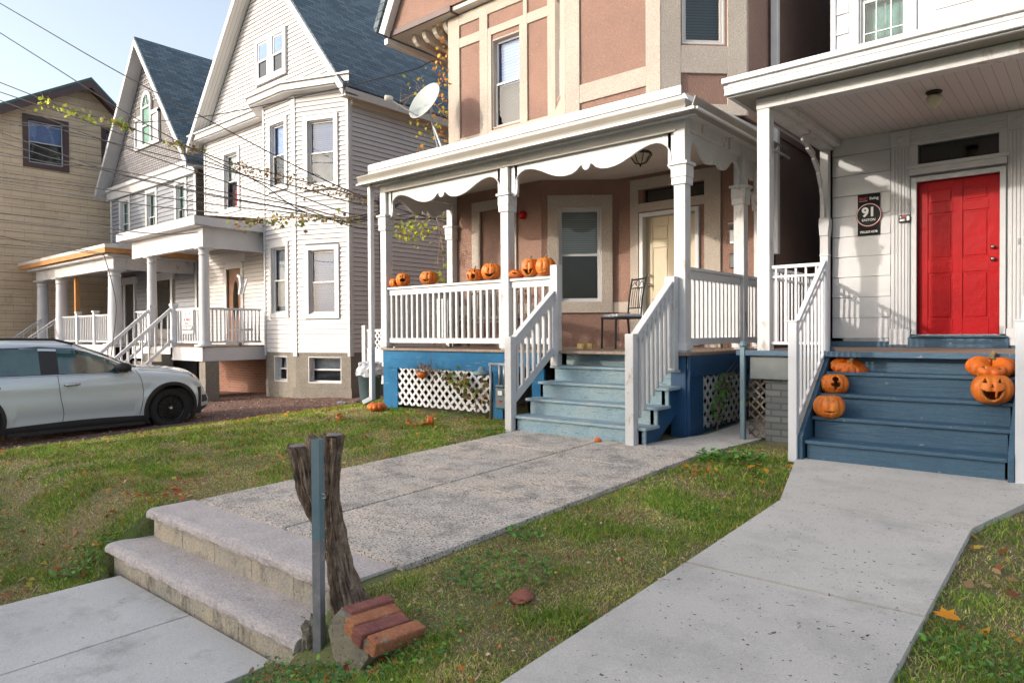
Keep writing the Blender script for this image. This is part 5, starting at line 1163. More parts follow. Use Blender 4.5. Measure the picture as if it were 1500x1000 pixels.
# window rows: (s0,s1) centred
wA1 = (FA.L / 2 - .36, FA.L / 2 + .38, .48, 2.02); wA2 = (wA1[0], wA1[1], 3.60, 5.15)
wB1 = (FB.L / 2 - .33, FB.L / 2 + .33, .52, 2.18); wB2 = (wB1[0], wB1[1], 3.72, 5.28)
wC1 = (.24, .66, .55, 2.2); wC2 = (.24, .66, 3.8, 5.3)
wD2 = (1.25, 2.02, 3.66, 5.25); dD = (1.30, 2.12, -.25, 1.90); wD1b = (2.62, 3.1, .3, 1.9)
fA = (FA.L / 2 - .42, FA.L / 2 + .52, -1.20, -.56); fB = (FB.L / 2 - .30, FB.L / 2 + .30, -1.20, -.56)
mb = MB()
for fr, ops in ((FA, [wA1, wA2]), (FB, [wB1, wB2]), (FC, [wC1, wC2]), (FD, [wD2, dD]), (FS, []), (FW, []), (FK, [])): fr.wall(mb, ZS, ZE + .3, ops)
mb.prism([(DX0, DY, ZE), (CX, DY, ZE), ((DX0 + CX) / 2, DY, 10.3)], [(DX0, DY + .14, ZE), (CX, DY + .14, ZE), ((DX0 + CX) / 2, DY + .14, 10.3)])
part('wall', mb, 'lap_shade', vh)
def grow(o, c=.11): return (o[0] - c, o[1] + c, o[2] - c, o[3] + c)
mb = MB()
for fr, ops in ((FA, [wA1, wA2]), (FB, [wB1, wB2]), (FC, [wC1, wC2]), (FD, [wD2, dD]), (FS, [])): fr.siding(mb, ZS, ZE, [grow(o) for o in ops], h=.115, lap=.026, gap=.009, s0=.05, s1=fr.L - .05)
part('siding', mb, 'vinyl', vh)
HX = (DX0 + CX) / 2; HW = (CX - DX0) / 2; AP = 10.3
Fg = F((DX0, DY), (CX, DY)); gw = [(3.24, 3.76, 6.95, 7.95), (4.0, 4.52, 6.95, 7.95)]
def rg(z): t = (z - ZE) / (AP - ZE); return (HW * t, 2 * HW - HW * t)
mb = MB(); Fg.siding(mb, ZE + .25, AP - .1, [(3.1, 4.66, 6.8, 8.1)], h=.115, lap=.026, gap=.009, rangef=rg); part('gable_siding', mb, 'vinyl', vh)
for w in gw:
    mb = MB(); Fg.box(mb, w[0] - .03, w[1] + .03, .0, .030, w[2], w[3]); part('window_backing', mb, 'vinyltrim', vh)
def gwin(par, fr, w, glassm='glass', back='blindblue', base=.032):
    s0, s1, z0, z1 = w; mb = MB(); c = .12
    for q in ((s0 - c, s0, z0 - c, z1 + c), (s1, s1 + c, z0 - c, z1 + c), (s0, s1, z1, z1 + c), (s0, s1, z0 - c, z0)): fr.box(mb, q[0], q[1], 0, base + .05, q[2], q[3])
    w_ = part('window', mb, 'vinyltrim', par, bevel=.005)
    zm = (z0 + z1) / 2; mb = MB()
    for a, b, d in ((z0, zm + .02, .02), (zm - .02, z1, .0)):
        fr.box(mb, s0, s0 + .05, base + d, base + d + .02, a, b); fr.box(mb, s1 - .05, s1, base + d, base + d + .02, a, b); fr.box(mb, s0 + .05, s1 - .05, base + d, base + d + .02, a, a + .05); fr.box(mb, s0 + .05, s1 - .05, base + d, base + d + .02, b - .05, b)
    part('sash', mb, 'vinyltrim', w_)
    for a, b, m_ in ((z0, zm, 'darkroom'), (zm, z1, back)):
        mb = MB(); fr.box(mb, s0 + .04, s1 - .04, base + .003, base + .006, a, b); part('blind', mb, m_, w_)
        g = MB(); g.face([fr.P(s0 + .04, base + .012, a), fr.P(s1 - .04, base + .012, a), fr.P(s1 - .04, base + .012, b), fr.P(s0 + .04, base + .012, b)]); part('pane', g, glassm, w_)
for w in gw: gwin(vh, Fg, w)
window(vh, FA, *wA2, back=('blindblue', 'curtain'), casing=.12, depth=.09, proud=.05, sill=False, label='upper bay window with a lifted white curtain')
window(vh, FA, *wA1, back=('blindblue', 'blindblue'), casing=.12, depth=.09, proud=.05, sill=False)
window(vh, FB, *wB2, back=('blindblue', 'darkroom'), casing=.12, depth=.09, proud=.05, sill=False); window(vh, FB, *wB1, back=('curtain', 'curtain'), casing=.12, depth=.09, proud=.05, sill=False)
window(vh, FC, *wC2, back=('blind', 'darkroom'), casing=.12, depth=.09, proud=.05, sill=False); window(vh, FC, *wC1, back=('blind', 'blind'), casing=.12, depth=.09, proud=.05, sill=False)
window(vh, FD, *wD2, back=('blind', 'darkroom'), casing=.12, depth=.09, proud=.05, sill=False, label='upper window with a red cloth hanging in it')
mb = MB(); FD.box(mb, 1.62, 1.88, -.12, -.115, 3.72, 4.20); FD.box(mb, 1.66, 1.80, -.12, -.116, 4.20, 4.30); part('red_cloth', mb, 'redcloth', vh)
# door with oval light
mb = MB(); FD.box(mb, dD[0] - .14, dD[0], 0, .04, -.25, 2.05); FD.box(mb, dD[1], dD[1] + .14, 0, .04, -.25, 2.05); FD.box(mb, dD[0], dD[1], 0, .038, 1.9, 2.1); FD.box(mb, dD[0] - .3, dD[1] + .3, 0.0, .05, 2.1, 2.32); part('door_frame', mb, 'vinyltrim', vh, bevel=.004)
mb = MB(); FD.box(mb, dD[0], dD[1], -.08, -.03, -.25, 1.9); d_ = part('door', mb, 'doorwood', vh)
mb = MB(); cs = (dD[0] + dD[1]) / 2 + .02; mb.prism([FD.P(cs + .15 * math.cos(q), -.03, .95 + .6 * math.sin(q)) for q in [i * PI / 12 for i in range(24)]], [FD.P(cs + .15 * math.cos(q), -.022, .95 + .6 * math.sin(q)) for q in [i * PI / 12 for i in range(24)]]); part('oval_light', mb, 'glassdark', d_)
# corner boards
for fr in (FA, FB, FC, FD): mb = MB(); fr.box(mb, -.005, .06, .0, .036, ZS - .08, ZE); fr.box(mb, fr.L - .06, fr.L + .005, .0, .036, ZS - .08, ZE); part('corner_board', mb, 'vinyltrim', vh)
mb = MB(); FS.box(mb, 0, .08, 0, .03, ZS - .08, ZE); part('corner_board', mb, 'vinyltrim', vh)
# bay cornice following the faces
mb = MB()
def off(p, q, r, d):
    u = (q - p).normalized(); v = (r - q).normalized(); nu = Vector((u.y, -u.x)); nv = Vector((v.y, -v.x)); m_ = (nu + nv).normalized(); return q + m_ * d / max(m_.dot(nu), .3)
line = [Vector((DX0 - .3, DY)), c2, b2, a2, a1, a1 + Vector((.01, .6))]
def offline(d): return [line[0] + Vector((0, -d))] + [off(line[i - 1], line[i], line[i + 1], d) for i in range(1, 5)]
for d0, d1, z0, z1 in ((0.0, .30, ZE - .03, ZE + .0), (.0, .36, ZE, ZE + .15), (.0, .42, ZE + .15, ZE + .19)):
    L0 = offline(d0); L1 = offline(d1)
    for i in range(4):
        mb.prism([(*L0[i], z0), (*L1[i], z0), (*L1[i + 1], z0), (*L0[i + 1], z0)], [(*L0[i], z1), (*L1[i], z1), (*L1[i + 1], z1), (*L0[i + 1], z1)])
L0 = offline(0.0); L1 = offline(.40)
for i in range(4): mb.prism([(*L0[i], ZE + .19), (*L1[i], ZE + .19), (*L1[i + 1], ZE + .19), (*L0[i + 1], ZE + .19)], [(*L0[i], ZE + .40), (*L0[i], ZE + .40), (*L0[i + 1], ZE + .40), (*L0[i + 1], ZE + .40)])
part('bay_cornice', mb, 'vinyltrim', vh)
# roof with wide rake overhang
OV = .42; OH = .30; sl = (AP - ZE) / HW; yF = DY - OV
mb = MB()
for sg_ in (-1, 1):
    x0 = HX + sg_ * (HW + OH); z0 = ZE + .15 - OH * sl * .0; zr0 = ZE - OH * sl + .22; zr1 = AP + .22
    mb.prism([(x0, yF, zr0), (HX, yF, zr1), (HX, 22.3, zr1), (x0, 22.3, zr0)], [(x0, yF, zr0 + .07), (HX, yF, zr1 + .09), (HX, 22.3, zr1 + .09), (x0, 22.3, zr0 + .07)])
part('roof', mb, 'shingle', vh)
mb = MB()
for sg_ in (-1, 1):
    x0 = HX + sg_ * (HW + OH); zr0 = ZE - OH * sl + .22; zr1 = AP + .22
    mb.prism([(x0, yF - .02, zr0 - .20), (HX, yF - .02, zr1 - .22), (HX, yF - .02, zr1 + .02), (x0, yF - .02, zr0 + .02)], [(x0, yF + .02, zr0 - .20), (HX, yF + .02, zr1 - .22), (HX, yF + .02, zr1 + .02), (x0, yF + .02, zr0 + .02)])
part('rake_board', mb, 'vinyltrim', vh)
mb = MB()
for sg_ in (-1, 1):
    x0 = HX + sg_ * (HW + OH); zr0 = ZE - OH * sl + .22; zr1 = AP + .22
    mb.prism([(x0, yF + .02, zr0 - .14), (HX, yF + .02, zr1 - .14), (HX, DY, zr1 - .14), (x0, DY, zr0 - .14)], [(x0, yF + .02, zr0 - .11), (HX, yF + .02, zr1 - .11), (HX, DY, zr1 - .11), (x0, DY, zr0 - .11)])
part('rake_soffit', mb, M('vented_soffit', (.7, .68, .64), (.62, .6, .57), 2, .5, brick=dict(w=.1, h=30, o=0, m=.006, a=(.72, .70, .66), b=(.68, .66, .62), mc=(.35, .33, .3), mix=.8)), vh)
mb = MB(); xe = CX + OH; ze = ZE - OH * sl + .22
mb.box(CX, xe - .05, DY - .3, 22, ZE - .30, ZE - .27); mb.box(xe - .05, xe + .0, DY - .35, 22, ze - .19, ze + .03); mb.box(CX + .02, CX + .07, DY, 22, ZE - .42, ZE - .30)
part('eave_soffit', mb, 'cream', vh)
# foundation with cellar windows
mb = MB(); 
for fr, ops in ((FA, [fA]), (FB, [fB]), (FS, []), (FW, [])): fr.wall(mb, -2.1, ZS, ops, th=.25)
part('foundation', mb, 'block', vh)
mb = MB()
for fr in (FC, FD): fr.wall(mb, -2.1, ZS, [], th=.25)
part('brick_foundation', mb, 'redbrick', vh)
mb = MB(); FA.box(mb, -.05, FA.L + .05, 0, .05, -1.7, -1.33); part('footing', mb, 'block', vh)
for fr, w in ((FA, fA), (FB, fB)): window(vh, fr, *w, casing=.0001, cas_mat='paint_worn', sash_mat='paint_worn', back=('curtain', 'darkroom'), depth=.2, sill=False, proud=.001)
mb = MB(); x, y, _ = FB.P(0.02, .05, 0); mb.tube([(c2.x - .12, c2.y - .12, ZE - .05), (c2.x - .12, c2.y - .1, ZS)], .045, 10); part('downpipe', mb, M('rusty_downpipe', (.62, .58, .52), (.3, .18, .1), 1.5, .5), vh, smooth=True)
# porch
PX0, PX1, PY, PDZ = -20.9, -16.78, 8.05, -.30
mb = MB(); mb.prism([(PX0 - .30, PY - .35, 2.78), (PX1 + .30, PY - .35, 2.78), (PX1 + .30, 10.0, 2.78), (PX0 - .3, 10.0, 2.78)], [(PX0 - .30, PY - .35, 2.86), (PX1 + .30, PY - .35, 2.86), (PX1 + .30, 10.0, 3.02), (PX0 - .3, 10.0, 3.02)]); part('porch_roof', mb, 'brown', vh)
mb = MB(); mb.box(PX0 - .33, PX1 + .33, PY - .38, PY - .35, 2.62, 2.84); mb.box(PX1 + .30, PX1 + .33, PY - .35, 9.6, 2.62, 2.84); mb.box(PX0 - .33, PX1 + .33, PY - .35, PY - .02, 2.62, 2.64); mb.box(PX1, PX1 + .3, PY - .02, 9.5, 2.62, 2.64); part('fascia', mb, 'vinyltrim', vh, bevel=.004)
mb = MB(); mb.box(PX0 - .02, PX1 + .12, PY - .08, PY + .08, 2.14, 2.62); mb.box(PX1 - .04, PX1 + .12, PY + .08, 9.7, 2.14, 2.62); part('porch_beam', mb, 'vinyltrim', vh, bevel=.004)
mb = MB(); mb.box(PX0, PX1 - .04, PY + .08, 10.0, 2.5, 2.55); part('porch_ceiling', mb, 'cream', vh)
def column(par, x, y, z0, z1, r=.13, mat='paint'):
    mb = MB(); h = z1 - z0
    mb.lathe([(r * 1.25, 0), (r * 1.25, .05), (r * 1.08, .10), (r, .13), (r * 1.0, h * .35), (r * .86, h - .22), (r * .86, h - .20), (r * 1.0, h - .19), (r * .88, h - .16), (r * .9, h - .08), (r * 1.12, h - .05)], (x, y, z0), 24)
    mb.box(x - r * 1.25, x + r * 1.25, y - r * 1.25, y + r * 1.25, z1 - .05, z1); mb.box(x - r * 1.35, x + r * 1.35, y - r * 1.35, y + r * 1.35, z0 - .01, z0 + .05)
    o = part('porch_column', mb, mat, par, smooth=False); o.data.polygons.foreach_set('use_smooth', [len(p.vertices) == 4 and abs(p.normal.z) < .7 for p in o.data.polygons]); return o
column(vh, -19.80, PY, PDZ, 2.14); column(vh, -16.78, PY, PDZ, 2.14)
mb = MB(); mb.box(PX0, PX1 + .12, PY - .1, 10.0, PDZ - .05, PDZ); part('porch_deck', mb, 'deck', vh)
mb = MB(); mb.box(PX0, PX1 + .12, PY - .12, PY - .06, PDZ - .36, PDZ - .03); mb.box(PX1 + .06, PX1 + .13, PY - .06, 9.8, PDZ - .36, PDZ - .03); part('skirt_board', mb, 'vinyltrim', vh, bevel=.004)
mb = MB(); mb.box(PX1 - .2, PX1 + .12, PY - .05, PY + .3, -2.0, PDZ - .36); part('porch_pier', mb, 'block', vh)
balv = box_mesh('baluster', .035, .035, 1.0, 'plastic')
railing(vh, (-18.30, PY), (-16.92, PY), PDZ, .66, 10, mat='plastic', bal=balv, top2=.02, bot=.05)
railing(vh, (PX1, PY + .15), (PX1, 9.55), PDZ, .66, 13, mat='plastic', bal=balv, top2=.02, bot=.05)
railing(vh, (-20.8, PY), (-19.9, PY), PDZ, .66, 6, mat='plastic', bal=balv, top2=.02, bot=.05)
mb = MB()
for x in (-18.36, -19.72):
    mb = MB(); mb.box(x - .07, x + .07, PY - .12, PY + .02, PDZ - .3, .74); mb.box(x - .09, x + .09, PY - .14, PY + .04, .74, .80); part('newel_post', mb, 'plastic', vh, bevel=.006)
    mb = MB(); mb.box(x - .07, x + .07, 6.35, 6.49, -1.9, -.62); mb.box(x - .09, x + .09, 6.33, 6.51, -.62, -.56); part('newel_post', mb, 'plastic', vh, bevel=.006)
def vin_stair(par, x, ya, za, yb, zb, n=9):
    a = Vector((x, ya, za)); b = Vector((x, yb, zb)); mb = MB(); mb.beam(a, b, .06, .08); mb.beam(a - Vector((0, 0, .82)), b - Vector((0, 0, .82)), .05, .07); r = part('stair_railing', mb, 'plastic', par, bevel=.003)
    for i in range(n): q = a.lerp(b, (i + .5) / n); inst('baluster', balv, (q.x, q.y, q.z - .82), r, scale=(.9, .9, .82))
vin_stair(vh, -18.36, 6.49, -.68, 7.93, .66); vin_stair(vh, -19.72, 6.49, -.68, 7.93, .66)
for k in range(6):
    mb = MB(); y = 6.5 + k * .24; z = -1.65 + (k + 1) * .19; mb.box(-19.66, -18.42, y, 8.0, z - .19, z); part('step', mb, 'block', vh, bevel=.006)
# for-rent board on the rail
fs = thing('rent_sign', 'white FOR RENT board with red lettering tied to the porch balusters', 'sign', (-17.50, 7.94, .35))
mb = MB(); mb.box(-17.78, -17.22, 7.965, 7.975, .02, .62); part('board', mb, 'signwhite', fs)
mb = MB(); mb.box(-17.77, -17.23, 7.960, 7.964, .10, .22); part('black_band', mb, 'black', fs)
text(fs, 'FOR RENT', (-17.50, 7.957, .158), .105, 'signwhite', bold=.003); text(fs, 'SCARLET', (-17.50, 7.96, .37), .11, 'signred', bold=.002); text(fs, 'REALTY', (-17.50, 7.96, .275), .09, 'signred')
mb = MB(); mb.tube([(-17.68, 7.962, .60), (-17.62, 7.962, .50), (-17.55, 7.962, .60)], .008, 5); mb.tube([(-17.62, 7.962, .5), (-17.66, 7.962, .44)], .008, 5); mb.tube([(-17.45, 7.962, .48), (-17.40, 7.962, .58), (-17.36, 7.962, .47), (-17.3, 7.962, .56)], .008, 5); part('logo', mb, 'black', fs)
pc = thing('porch_chair', 'folded white patio chair and its curved arm leaning by the wooden door', 'chair', (-17.2, 9.2, PDZ))
mb = MB(); mb.tube([(-17.45, 9.3, 1.55), (-17.25, 9.25, 1.50), (-17.12, 9.2, 1.25), (-17.2, 9.2, 1.05)], .05, 6); mb.tube([(-17.12, 9.25, 1.1), (-17.0, 9.3, 1.45)], .035, 6); part('arm', mb, 'plastic', pc)
mb = MB(); mb.beam((-17.3, 9.3, .6), (-17.0, 9.1, PDZ), .08, .5); part('backrest', mb, 'plastic', pc); mb = MB(); mb.beam((-17.35, 9.1, .1), (-16.95, 9.3, .12), .4, .05); part('seat', mb, 'plastic', pc)
# small lattice gate, bin
lf = thing('lattice_gate', 'low white lattice fence section behind the bin', 'fence', (-12.0, 9.6, -1.3))
Fx = F((-12.45, 9.6), (-11.4, 9.6)); mb = MB(); Fx.box(mb, -.06, .06, -.06, .06, -1.2, .18); Fx.box(mb, .95, 1.05, -.05, .05, -1.2, .1); part('post', mb, 'paint', lf, bevel=.01)
mb = MB(); Fx.box(mb, .06, .95, -.02, .02, .03, .09); Fx.box(mb, .06, .95, -.02, .02, -.40, -.33); Fx.box(mb, .06, .95, -.015, .015, -1.1, -.40); Fx.box(mb, .10, .16, -.018, .018, -.33, .03); part('panel', mb, 'paint', lf, bevel=.004)
mb = MB(); lattice(mb, Fx, .16, .95, -.33, .03, pitch=.10, w=.035, d=0); part('lattice', mb, 'paint', lf)
tb = thing('rubbish_bin', 'round grey-green plastic bin with a white bag folded over its rim', 'bin', (-11.02, 8.6, -1.31))
mb = MB(); mb.lathe([(.19, 0), (.20, .02), (.235, .52), (.26, .53), (.262, .57), (.235, .575), (.225, .56), (.18, .05)], (0, 0, 0), 28, cap=False); part('body', mb, 'bin', tb, smooth=True, local=True)
mb = MB(); mb.box(-.30, -.25, -.06, .06, .46, .50); mb.box(.25, .30, -.06, .06, .46, .50); part('handle', mb, 'bin', tb, local=True, bevel=.01)
r_ = random.Random(2); rings = []
for k, (r0, z) in enumerate(((.268, .47), (.275, .54), (.27, .60), (.22, .66), (.23, .72), (.12, .74), (.05, .70))): rings.append([(math.cos(q) * r0 * (1 + r_.uniform(-.08, .08)), math.sin(q) * r0 * (1 + r_.uniform(-.08, .08)), z + r_.uniform(-.025, .025)) for q in [i * PI / 12 for i in range(24)]])
mb = MB(); mb.rings(rings, cap=False); part('bag', mb, 'bag', tb, local=True)
for i, (x, y, s, lab) in enumerate(((-11.9, 9.15, (.16, .1, .05), 'black plastic scrap on the ground below the vinyl corner'), (-11.5, 9.0, (.12, .1, .07), 'crumpled black bag scrap on the ground, nearer the bin'), (-12.4, 8.9, (.1, .08, .04), 'small pale torn rag on the mulch below the bay'))):
    blob('litter', lab, 'litter', (x, y, G(x, y) + .03), s, 'bag' if i == 2 else 'blackpl', 30 + i, amp=.5, freq=6)

# ------------------------------------------------------------------ grey shingled house
gh = thing('grey_gabled_house', 'grey clapboard house with a steep gable, arched attic window and slate blue roof', 'house', (-25.5, 10.3, -2))
GX0, GX1, GY = -28.95, -21.9, 10.3; GZ = 5.55; GA = 10.0; GH = (GX0 + GX1) / 2; GW = (GX1 - GX0) / 2
Gf = F((GX0, GY), (GX1, GY)); Gs = F((GX1, GY), (GX1, 24))
w2 = [(1.0, 1.75, 3.3, 4.95), (3.35, 4.05, 3.3, 4.95), (5.65, 6.3, 3.3, 4.95)]
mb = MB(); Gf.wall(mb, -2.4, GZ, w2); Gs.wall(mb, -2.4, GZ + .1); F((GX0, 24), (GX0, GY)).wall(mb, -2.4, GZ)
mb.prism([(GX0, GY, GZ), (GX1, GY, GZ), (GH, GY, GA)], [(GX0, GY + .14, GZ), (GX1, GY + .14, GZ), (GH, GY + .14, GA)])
part('wall', mb, 'lap_shade', gh)
mb = MB(); Gf.siding(mb, 2.2, 5.1, [grow(o, .14) for o in w2], h=.15, lap=.03, gap=.014, s0=.15, s1=Gf.L - .15); Gf.siding(mb, -.3, 2.2, [(1.2, 2.3, -1, 3), (3.6, 5.5, -1, 3)], h=.15, lap=.03, gap=.014); part('siding', mb, 'greyclap', gh)
mb = MB(); Gs.siding(mb, -1.4, 5.4, [], h=.14, lap=.02); part('siding', mb, 'oldbrown', gh, label='weathered brown side wall with dead vines')
def rg2(z): t = (z - GZ) / (GA - GZ); return (GW * t, 2 * GW - GW * t)
mb = MB(); Gf.siding(mb, GZ, GA - .1, [(2.4, 4.85, 6.6, 8.05)], h=.17, lap=.022, rangef=rg2); part('gable_shingles', mb, 'greyshing', gh)
mb = MB(); Gf.box(mb, -.1, Gf.L + .1, 0, .12, 5.12, 5.50); Gf.box(mb, -.15, Gf.L + .15, .12, .2, 5.42, 5.55); Gf.box(mb, 0, .14, 0, .035, -.3, 5.12); Gf.box(mb, Gf.L - .14, Gf.L, 0, .035, -.3, 5.12); part('band_board', mb, 'vinyltrim', gh, bevel=.004)
for w in w2: window(gh, Gf, *w, casing=.13, back=('greencurt', 'greencurt'), muntin=1, proud=.045, sill=True)
# palladian attic window
mb = MB(); c0 = GW - .05
for s0, s1, z0, z1 in ((c0 - .40, c0 - .30, 6.7, 8.0), (c0 + .30, c0 + .40, 6.7, 8.0), (c0 - 1.0, c0 - .92, 6.7, 7.7), (c0 + .92, c0 + 1.0, 6.7, 7.7), (c0 - 1.0, c0 - .40, 7.62, 7.75), (c0 + .4, c0 + 1.0, 7.62, 7.75), (c0 - 1.05, c0 + 1.05, 6.58, 6.70), (c0 - .3, c0 + .3, 7.30, 7.36), (c0 - .3, c0 + .3, 7.94, 8.0)): Gf.box(mb, s0, s1, 0.02, .09, z0, z1)
for i in range(14):
    q0 = PI * i / 14; q1 = PI * (i + 1) / 14
    Gf.ext(mb, [(c0 + .30 * math.cos(q0), 8.0 + .40 * math.sin(q0)), (c0 + .42 * math.cos(q0), 8.0 + .54 * math.sin(q0)), (c0 + .42 * math.cos(q1), 8.0 + .54 * math.sin(q1)), (c0 + .30 * math.cos(q1), 8.0 + .40 * math.sin(q1))], .02, .09)
    if i % 4 == 3: Gf.ext(mb, [(c0, 8.0), (c0 + .02, 8.0), (c0 + .31 * math.cos(q1) + .02, 8.0 + .4 * math.sin(q1)), (c0 + .31 * math.cos(q1), 8.0 + .4 * math.sin(q1))], .03, .06)
w_ = part('arched_window', mb, 'vinyltrim', gh)
mb = MB(); Gf.box(mb, c0 - .3, c0 + .3, .022, .03, 6.7, 8.0); mb.prism([Gf.P(c0 + .3 * math.cos(PI * i / 14), .022, 8.0 + .4 * math.sin(PI * i / 14)) for i in range(15)], [Gf.P(c0 + .3 * math.cos(PI * i / 14), .03, 8.0 + .4 * math.sin(PI * i / 14)) for i in range(15)]); part('pane', mb, 'greencurt', w_)
mb = MB(); Gf.box(mb, c0 - .92, c0 - .4, .022, .03, 6.7, 7.62); Gf.box(mb, c0 + .4, c0 + .92, .022, .03, 6.7, 7.62); part('side_panel', mb, 'vinyltrim', w_)
ov, oh, sg2 = .45, .30, (GA - GZ) / GW
mb = MB()
for q in (-1, 1):
    x0 = GH + q * (GW + oh); z0 = GZ - oh * sg2 + .2; z1 = GA + .2
    mb.prism([(x0, GY - ov, z0), (GH, GY - ov, z1), (GH, 24, z1), (x0, 24, z0)], [(x0, GY - ov, z0 + .07), (GH, GY - ov, z1 + .09), (GH, 24, z1 + .09), (x0, 24, z0 + .07)])
part('roof', mb, 'shingle', gh)
mb = MB()
for q in (-1, 1):
    x0 = GH + q * (GW + oh); z0 = GZ - oh * sg2 + .2; z1 = GA + .2
    mb.prism([(x0, GY - ov - .02, z0 - .2), (GH, GY - ov - .02, z1 - .22), (GH, GY - ov - .02, z1 + .02), (x0, GY - ov - .02, z0 + .02)], [(x0, GY - ov + .02, z0 - .2), (GH, GY - ov + .02, z1 - .22), (GH, GY - ov + .02, z1 + .02), (x0, GY - ov + .02, z0 + .02)])
    mb.prism([(x0, GY - ov + .02, z0 - .14), (GH, GY - ov + .02, z1 - .14), (GH, GY, z1 - .14), (x0, GY, z0 - .14)], [(x0, GY - ov + .02, z0 - .11), (GH, GY - ov + .02, z1 - .11), (GH, GY, z1 - .11), (x0, GY, z0 - .11)])
part('rake_board', mb, 'vinyltrim', gh)
mb = MB(); mb.box(GX1 + .05, GX1 + .35, GY - .2, 24, GZ - .3, GZ - .24); mb.box(GX1 + .02, GX1 + .12, 11.2, 11.32, -1, 5); part('eave_soffit', mb, 'vinyltrim', gh)
# porch of the grey house
gy, gx0, gx1, gd = 7.95, -29.0, -22.1, -.30
mb = MB(); mb.prism([(gx0 - .9, gy - .45, 2.50), (gx1 + .5, gy - .45, 2.50), (gx1 + .5, 10.3, 2.50), (gx0 - .9, 10.3, 2.50)], [(gx0 - .9, gy - .45, 2.60), (gx1 + .5, gy - .45, 2.60), (gx1 + .5, 10.3, 2.85), (gx0 - .9, 10.3, 2.85)]); part('porch_roof', mb, 'gutlip', gh)
mb = MB(); mb.box(gx0 - .88, gx1 + .48, gy - .44, gy - .38, 2.36, 2.50); mb.box(gx1 + .42, gx1 + .48, gy - .38, 10.2, 2.36, 2.50); part('raw_fascia', mb, 'rawwood', gh, label='unpainted new lumber fascia')
mb = MB(); mb.box(gx0 - .1, gx1 + .15, gy - .1, gy + .1, 1.93, 2.28); mb.box(gx1 - .05, gx1 + .15, gy + .1, 10.2, 1.93, 2.28); mb.box(gx0 - .3, gx1 + .3, gy - .3, 10.2, 2.28, 2.36); part('porch_beam', mb, 'paint_worn', gh)
for x in (-28.75, -26.75, -22.15): column(gh, x, gy, gd, 1.93, r=.19)
mb = MB(); mb.box(-26.2, -26.08, gy + .2, gy + .32, gd, 1.93); part('wood_prop', mb, 'rawwood', gh, label='raw timber prop beside the second column')
mb = MB(); mb.box(gx0, gx1 + .2, gy - .1, 10.3, gd - .06, gd); mb.box(gx0, gx1 + .2, gy - .14, gy - .1, gd - .4, gd); part('porch_deck', mb, 'vinyltrim', gh)
mb = MB(); mb.box(gx0, gx1 + .2, gy + .2, gy + .3, -2.4, gd - .06); part('foundation', mb, 'darkroom', gh)
railing(gh, (-26.6, gy), (-22.3, gy), gd, .62, 28, mat='plastic', bal=balv, top2=.02, bot=.05)
for x in (-25.2, -23.7): mb = MB(); mb.box(x - .07, x + .07, gy - .07, gy + .07, gd, .70); mb.box(x - .09, x + .09, gy - .09, gy + .09, .70, .75); part('newel_post', mb, 'plastic', gh)
thin_rail(gh, (-28.6, 6.5, -.5), (-28.6, 7.9, .62), .9, 6); thin_rail(gh, (-26.9, 6.5, -.5), (-26.9, 7.9, .62), .9, 6)
for k in range(5): mb = MB(); mb.box(-28.5, -27, 6.6 + .25 * k, 8.0, -2.2, -1.5 + .24 * k); part('step', mb, 'block', gh)
mb = MB(); Gf.box(mb, 1.3, 1.42, 0, .08, gd, 2.0); Gf.box(mb, 2.2, 2.32, 0, .08, gd, 2.0); Gf.box(mb, 1.2, 2.42, 0, .1, 1.85, 2.1); part('door_frame', mb, 'paint', gh); mb = MB(); Gf.box(mb, 3.75, 3.9, 0, .07, .1, 2.0); Gf.box(mb, 5.2, 5.35, 0, .07, .1, 2.0); Gf.box(mb, 3.6, 5.5, 0, .1, 1.85, 2.1); part('window_frame', mb, 'paint', gh)
mb = MB(); Gf.box(mb, 1.42, 2.2, 0.0, .04, gd, 1.85); part('door', mb, 'black', gh)
mb = MB(); Gf.box(mb, 3.9, 5.2, 0.0, .04, .2, 1.85); part('window', mb, 'glassdark', gh)
mb = MB(); Gf.box(mb, 3.9, 5.2, -.02, .01, .2, 1.85); part('window_backing', mb, 'darkroom', gh)
gl = thing('porch_lamp', 'dark bowl lamp under the grey house porch', 'lamp', (-24.9, 8.9, 2.27)); mb = MB(); mb.lathe([(.05, 0), (.24, -.02), (.2, -.10), (.05, -.15), (.01, -.17)], (-24.9, 8.9, 2.27), 16); part('lamp_shade', mb, 'bronze', gl, smooth=True)

# ------------------------------------------------------------------ tan house
bh = thing('tan_house', 'tan shingle-sided house end with brown eaves and a brown-framed window', 'house', (-30.3, 8, -2))
bx = -30.3; k_ = 30.3 / 29.5; ay, az = 9.95, 9.75; Bf = F((bx, 2.0), (bx, 16)); rs = (az - 8.2) / (ay - 7.15)
def bz(y): return az - abs(y - ay) * (0.585 if y < ay else 0.93)
bw = [(7.80 * 1.03 - 2 - .05, 8.97 * 1.03 - 2 - .1, 6.42, 8.02), (10.62 - 2, 11.7 - 2, 6.3, 8.1)]
mb = MB(); Bf.wall(mb, -3, 5.0, []); 
ys = [2.0, 7.94, 8.05, 9.10, 9.16, ay, 10.62, 11.7, 13.5]
Bf.wall(mb, 5.0, 6.0, [])
ys = sorted({2.0, bw[0][0] + 2, bw[0][1] + 2, ay, bw[1][0] + 2, bw[1][1] + 2, 13.9})
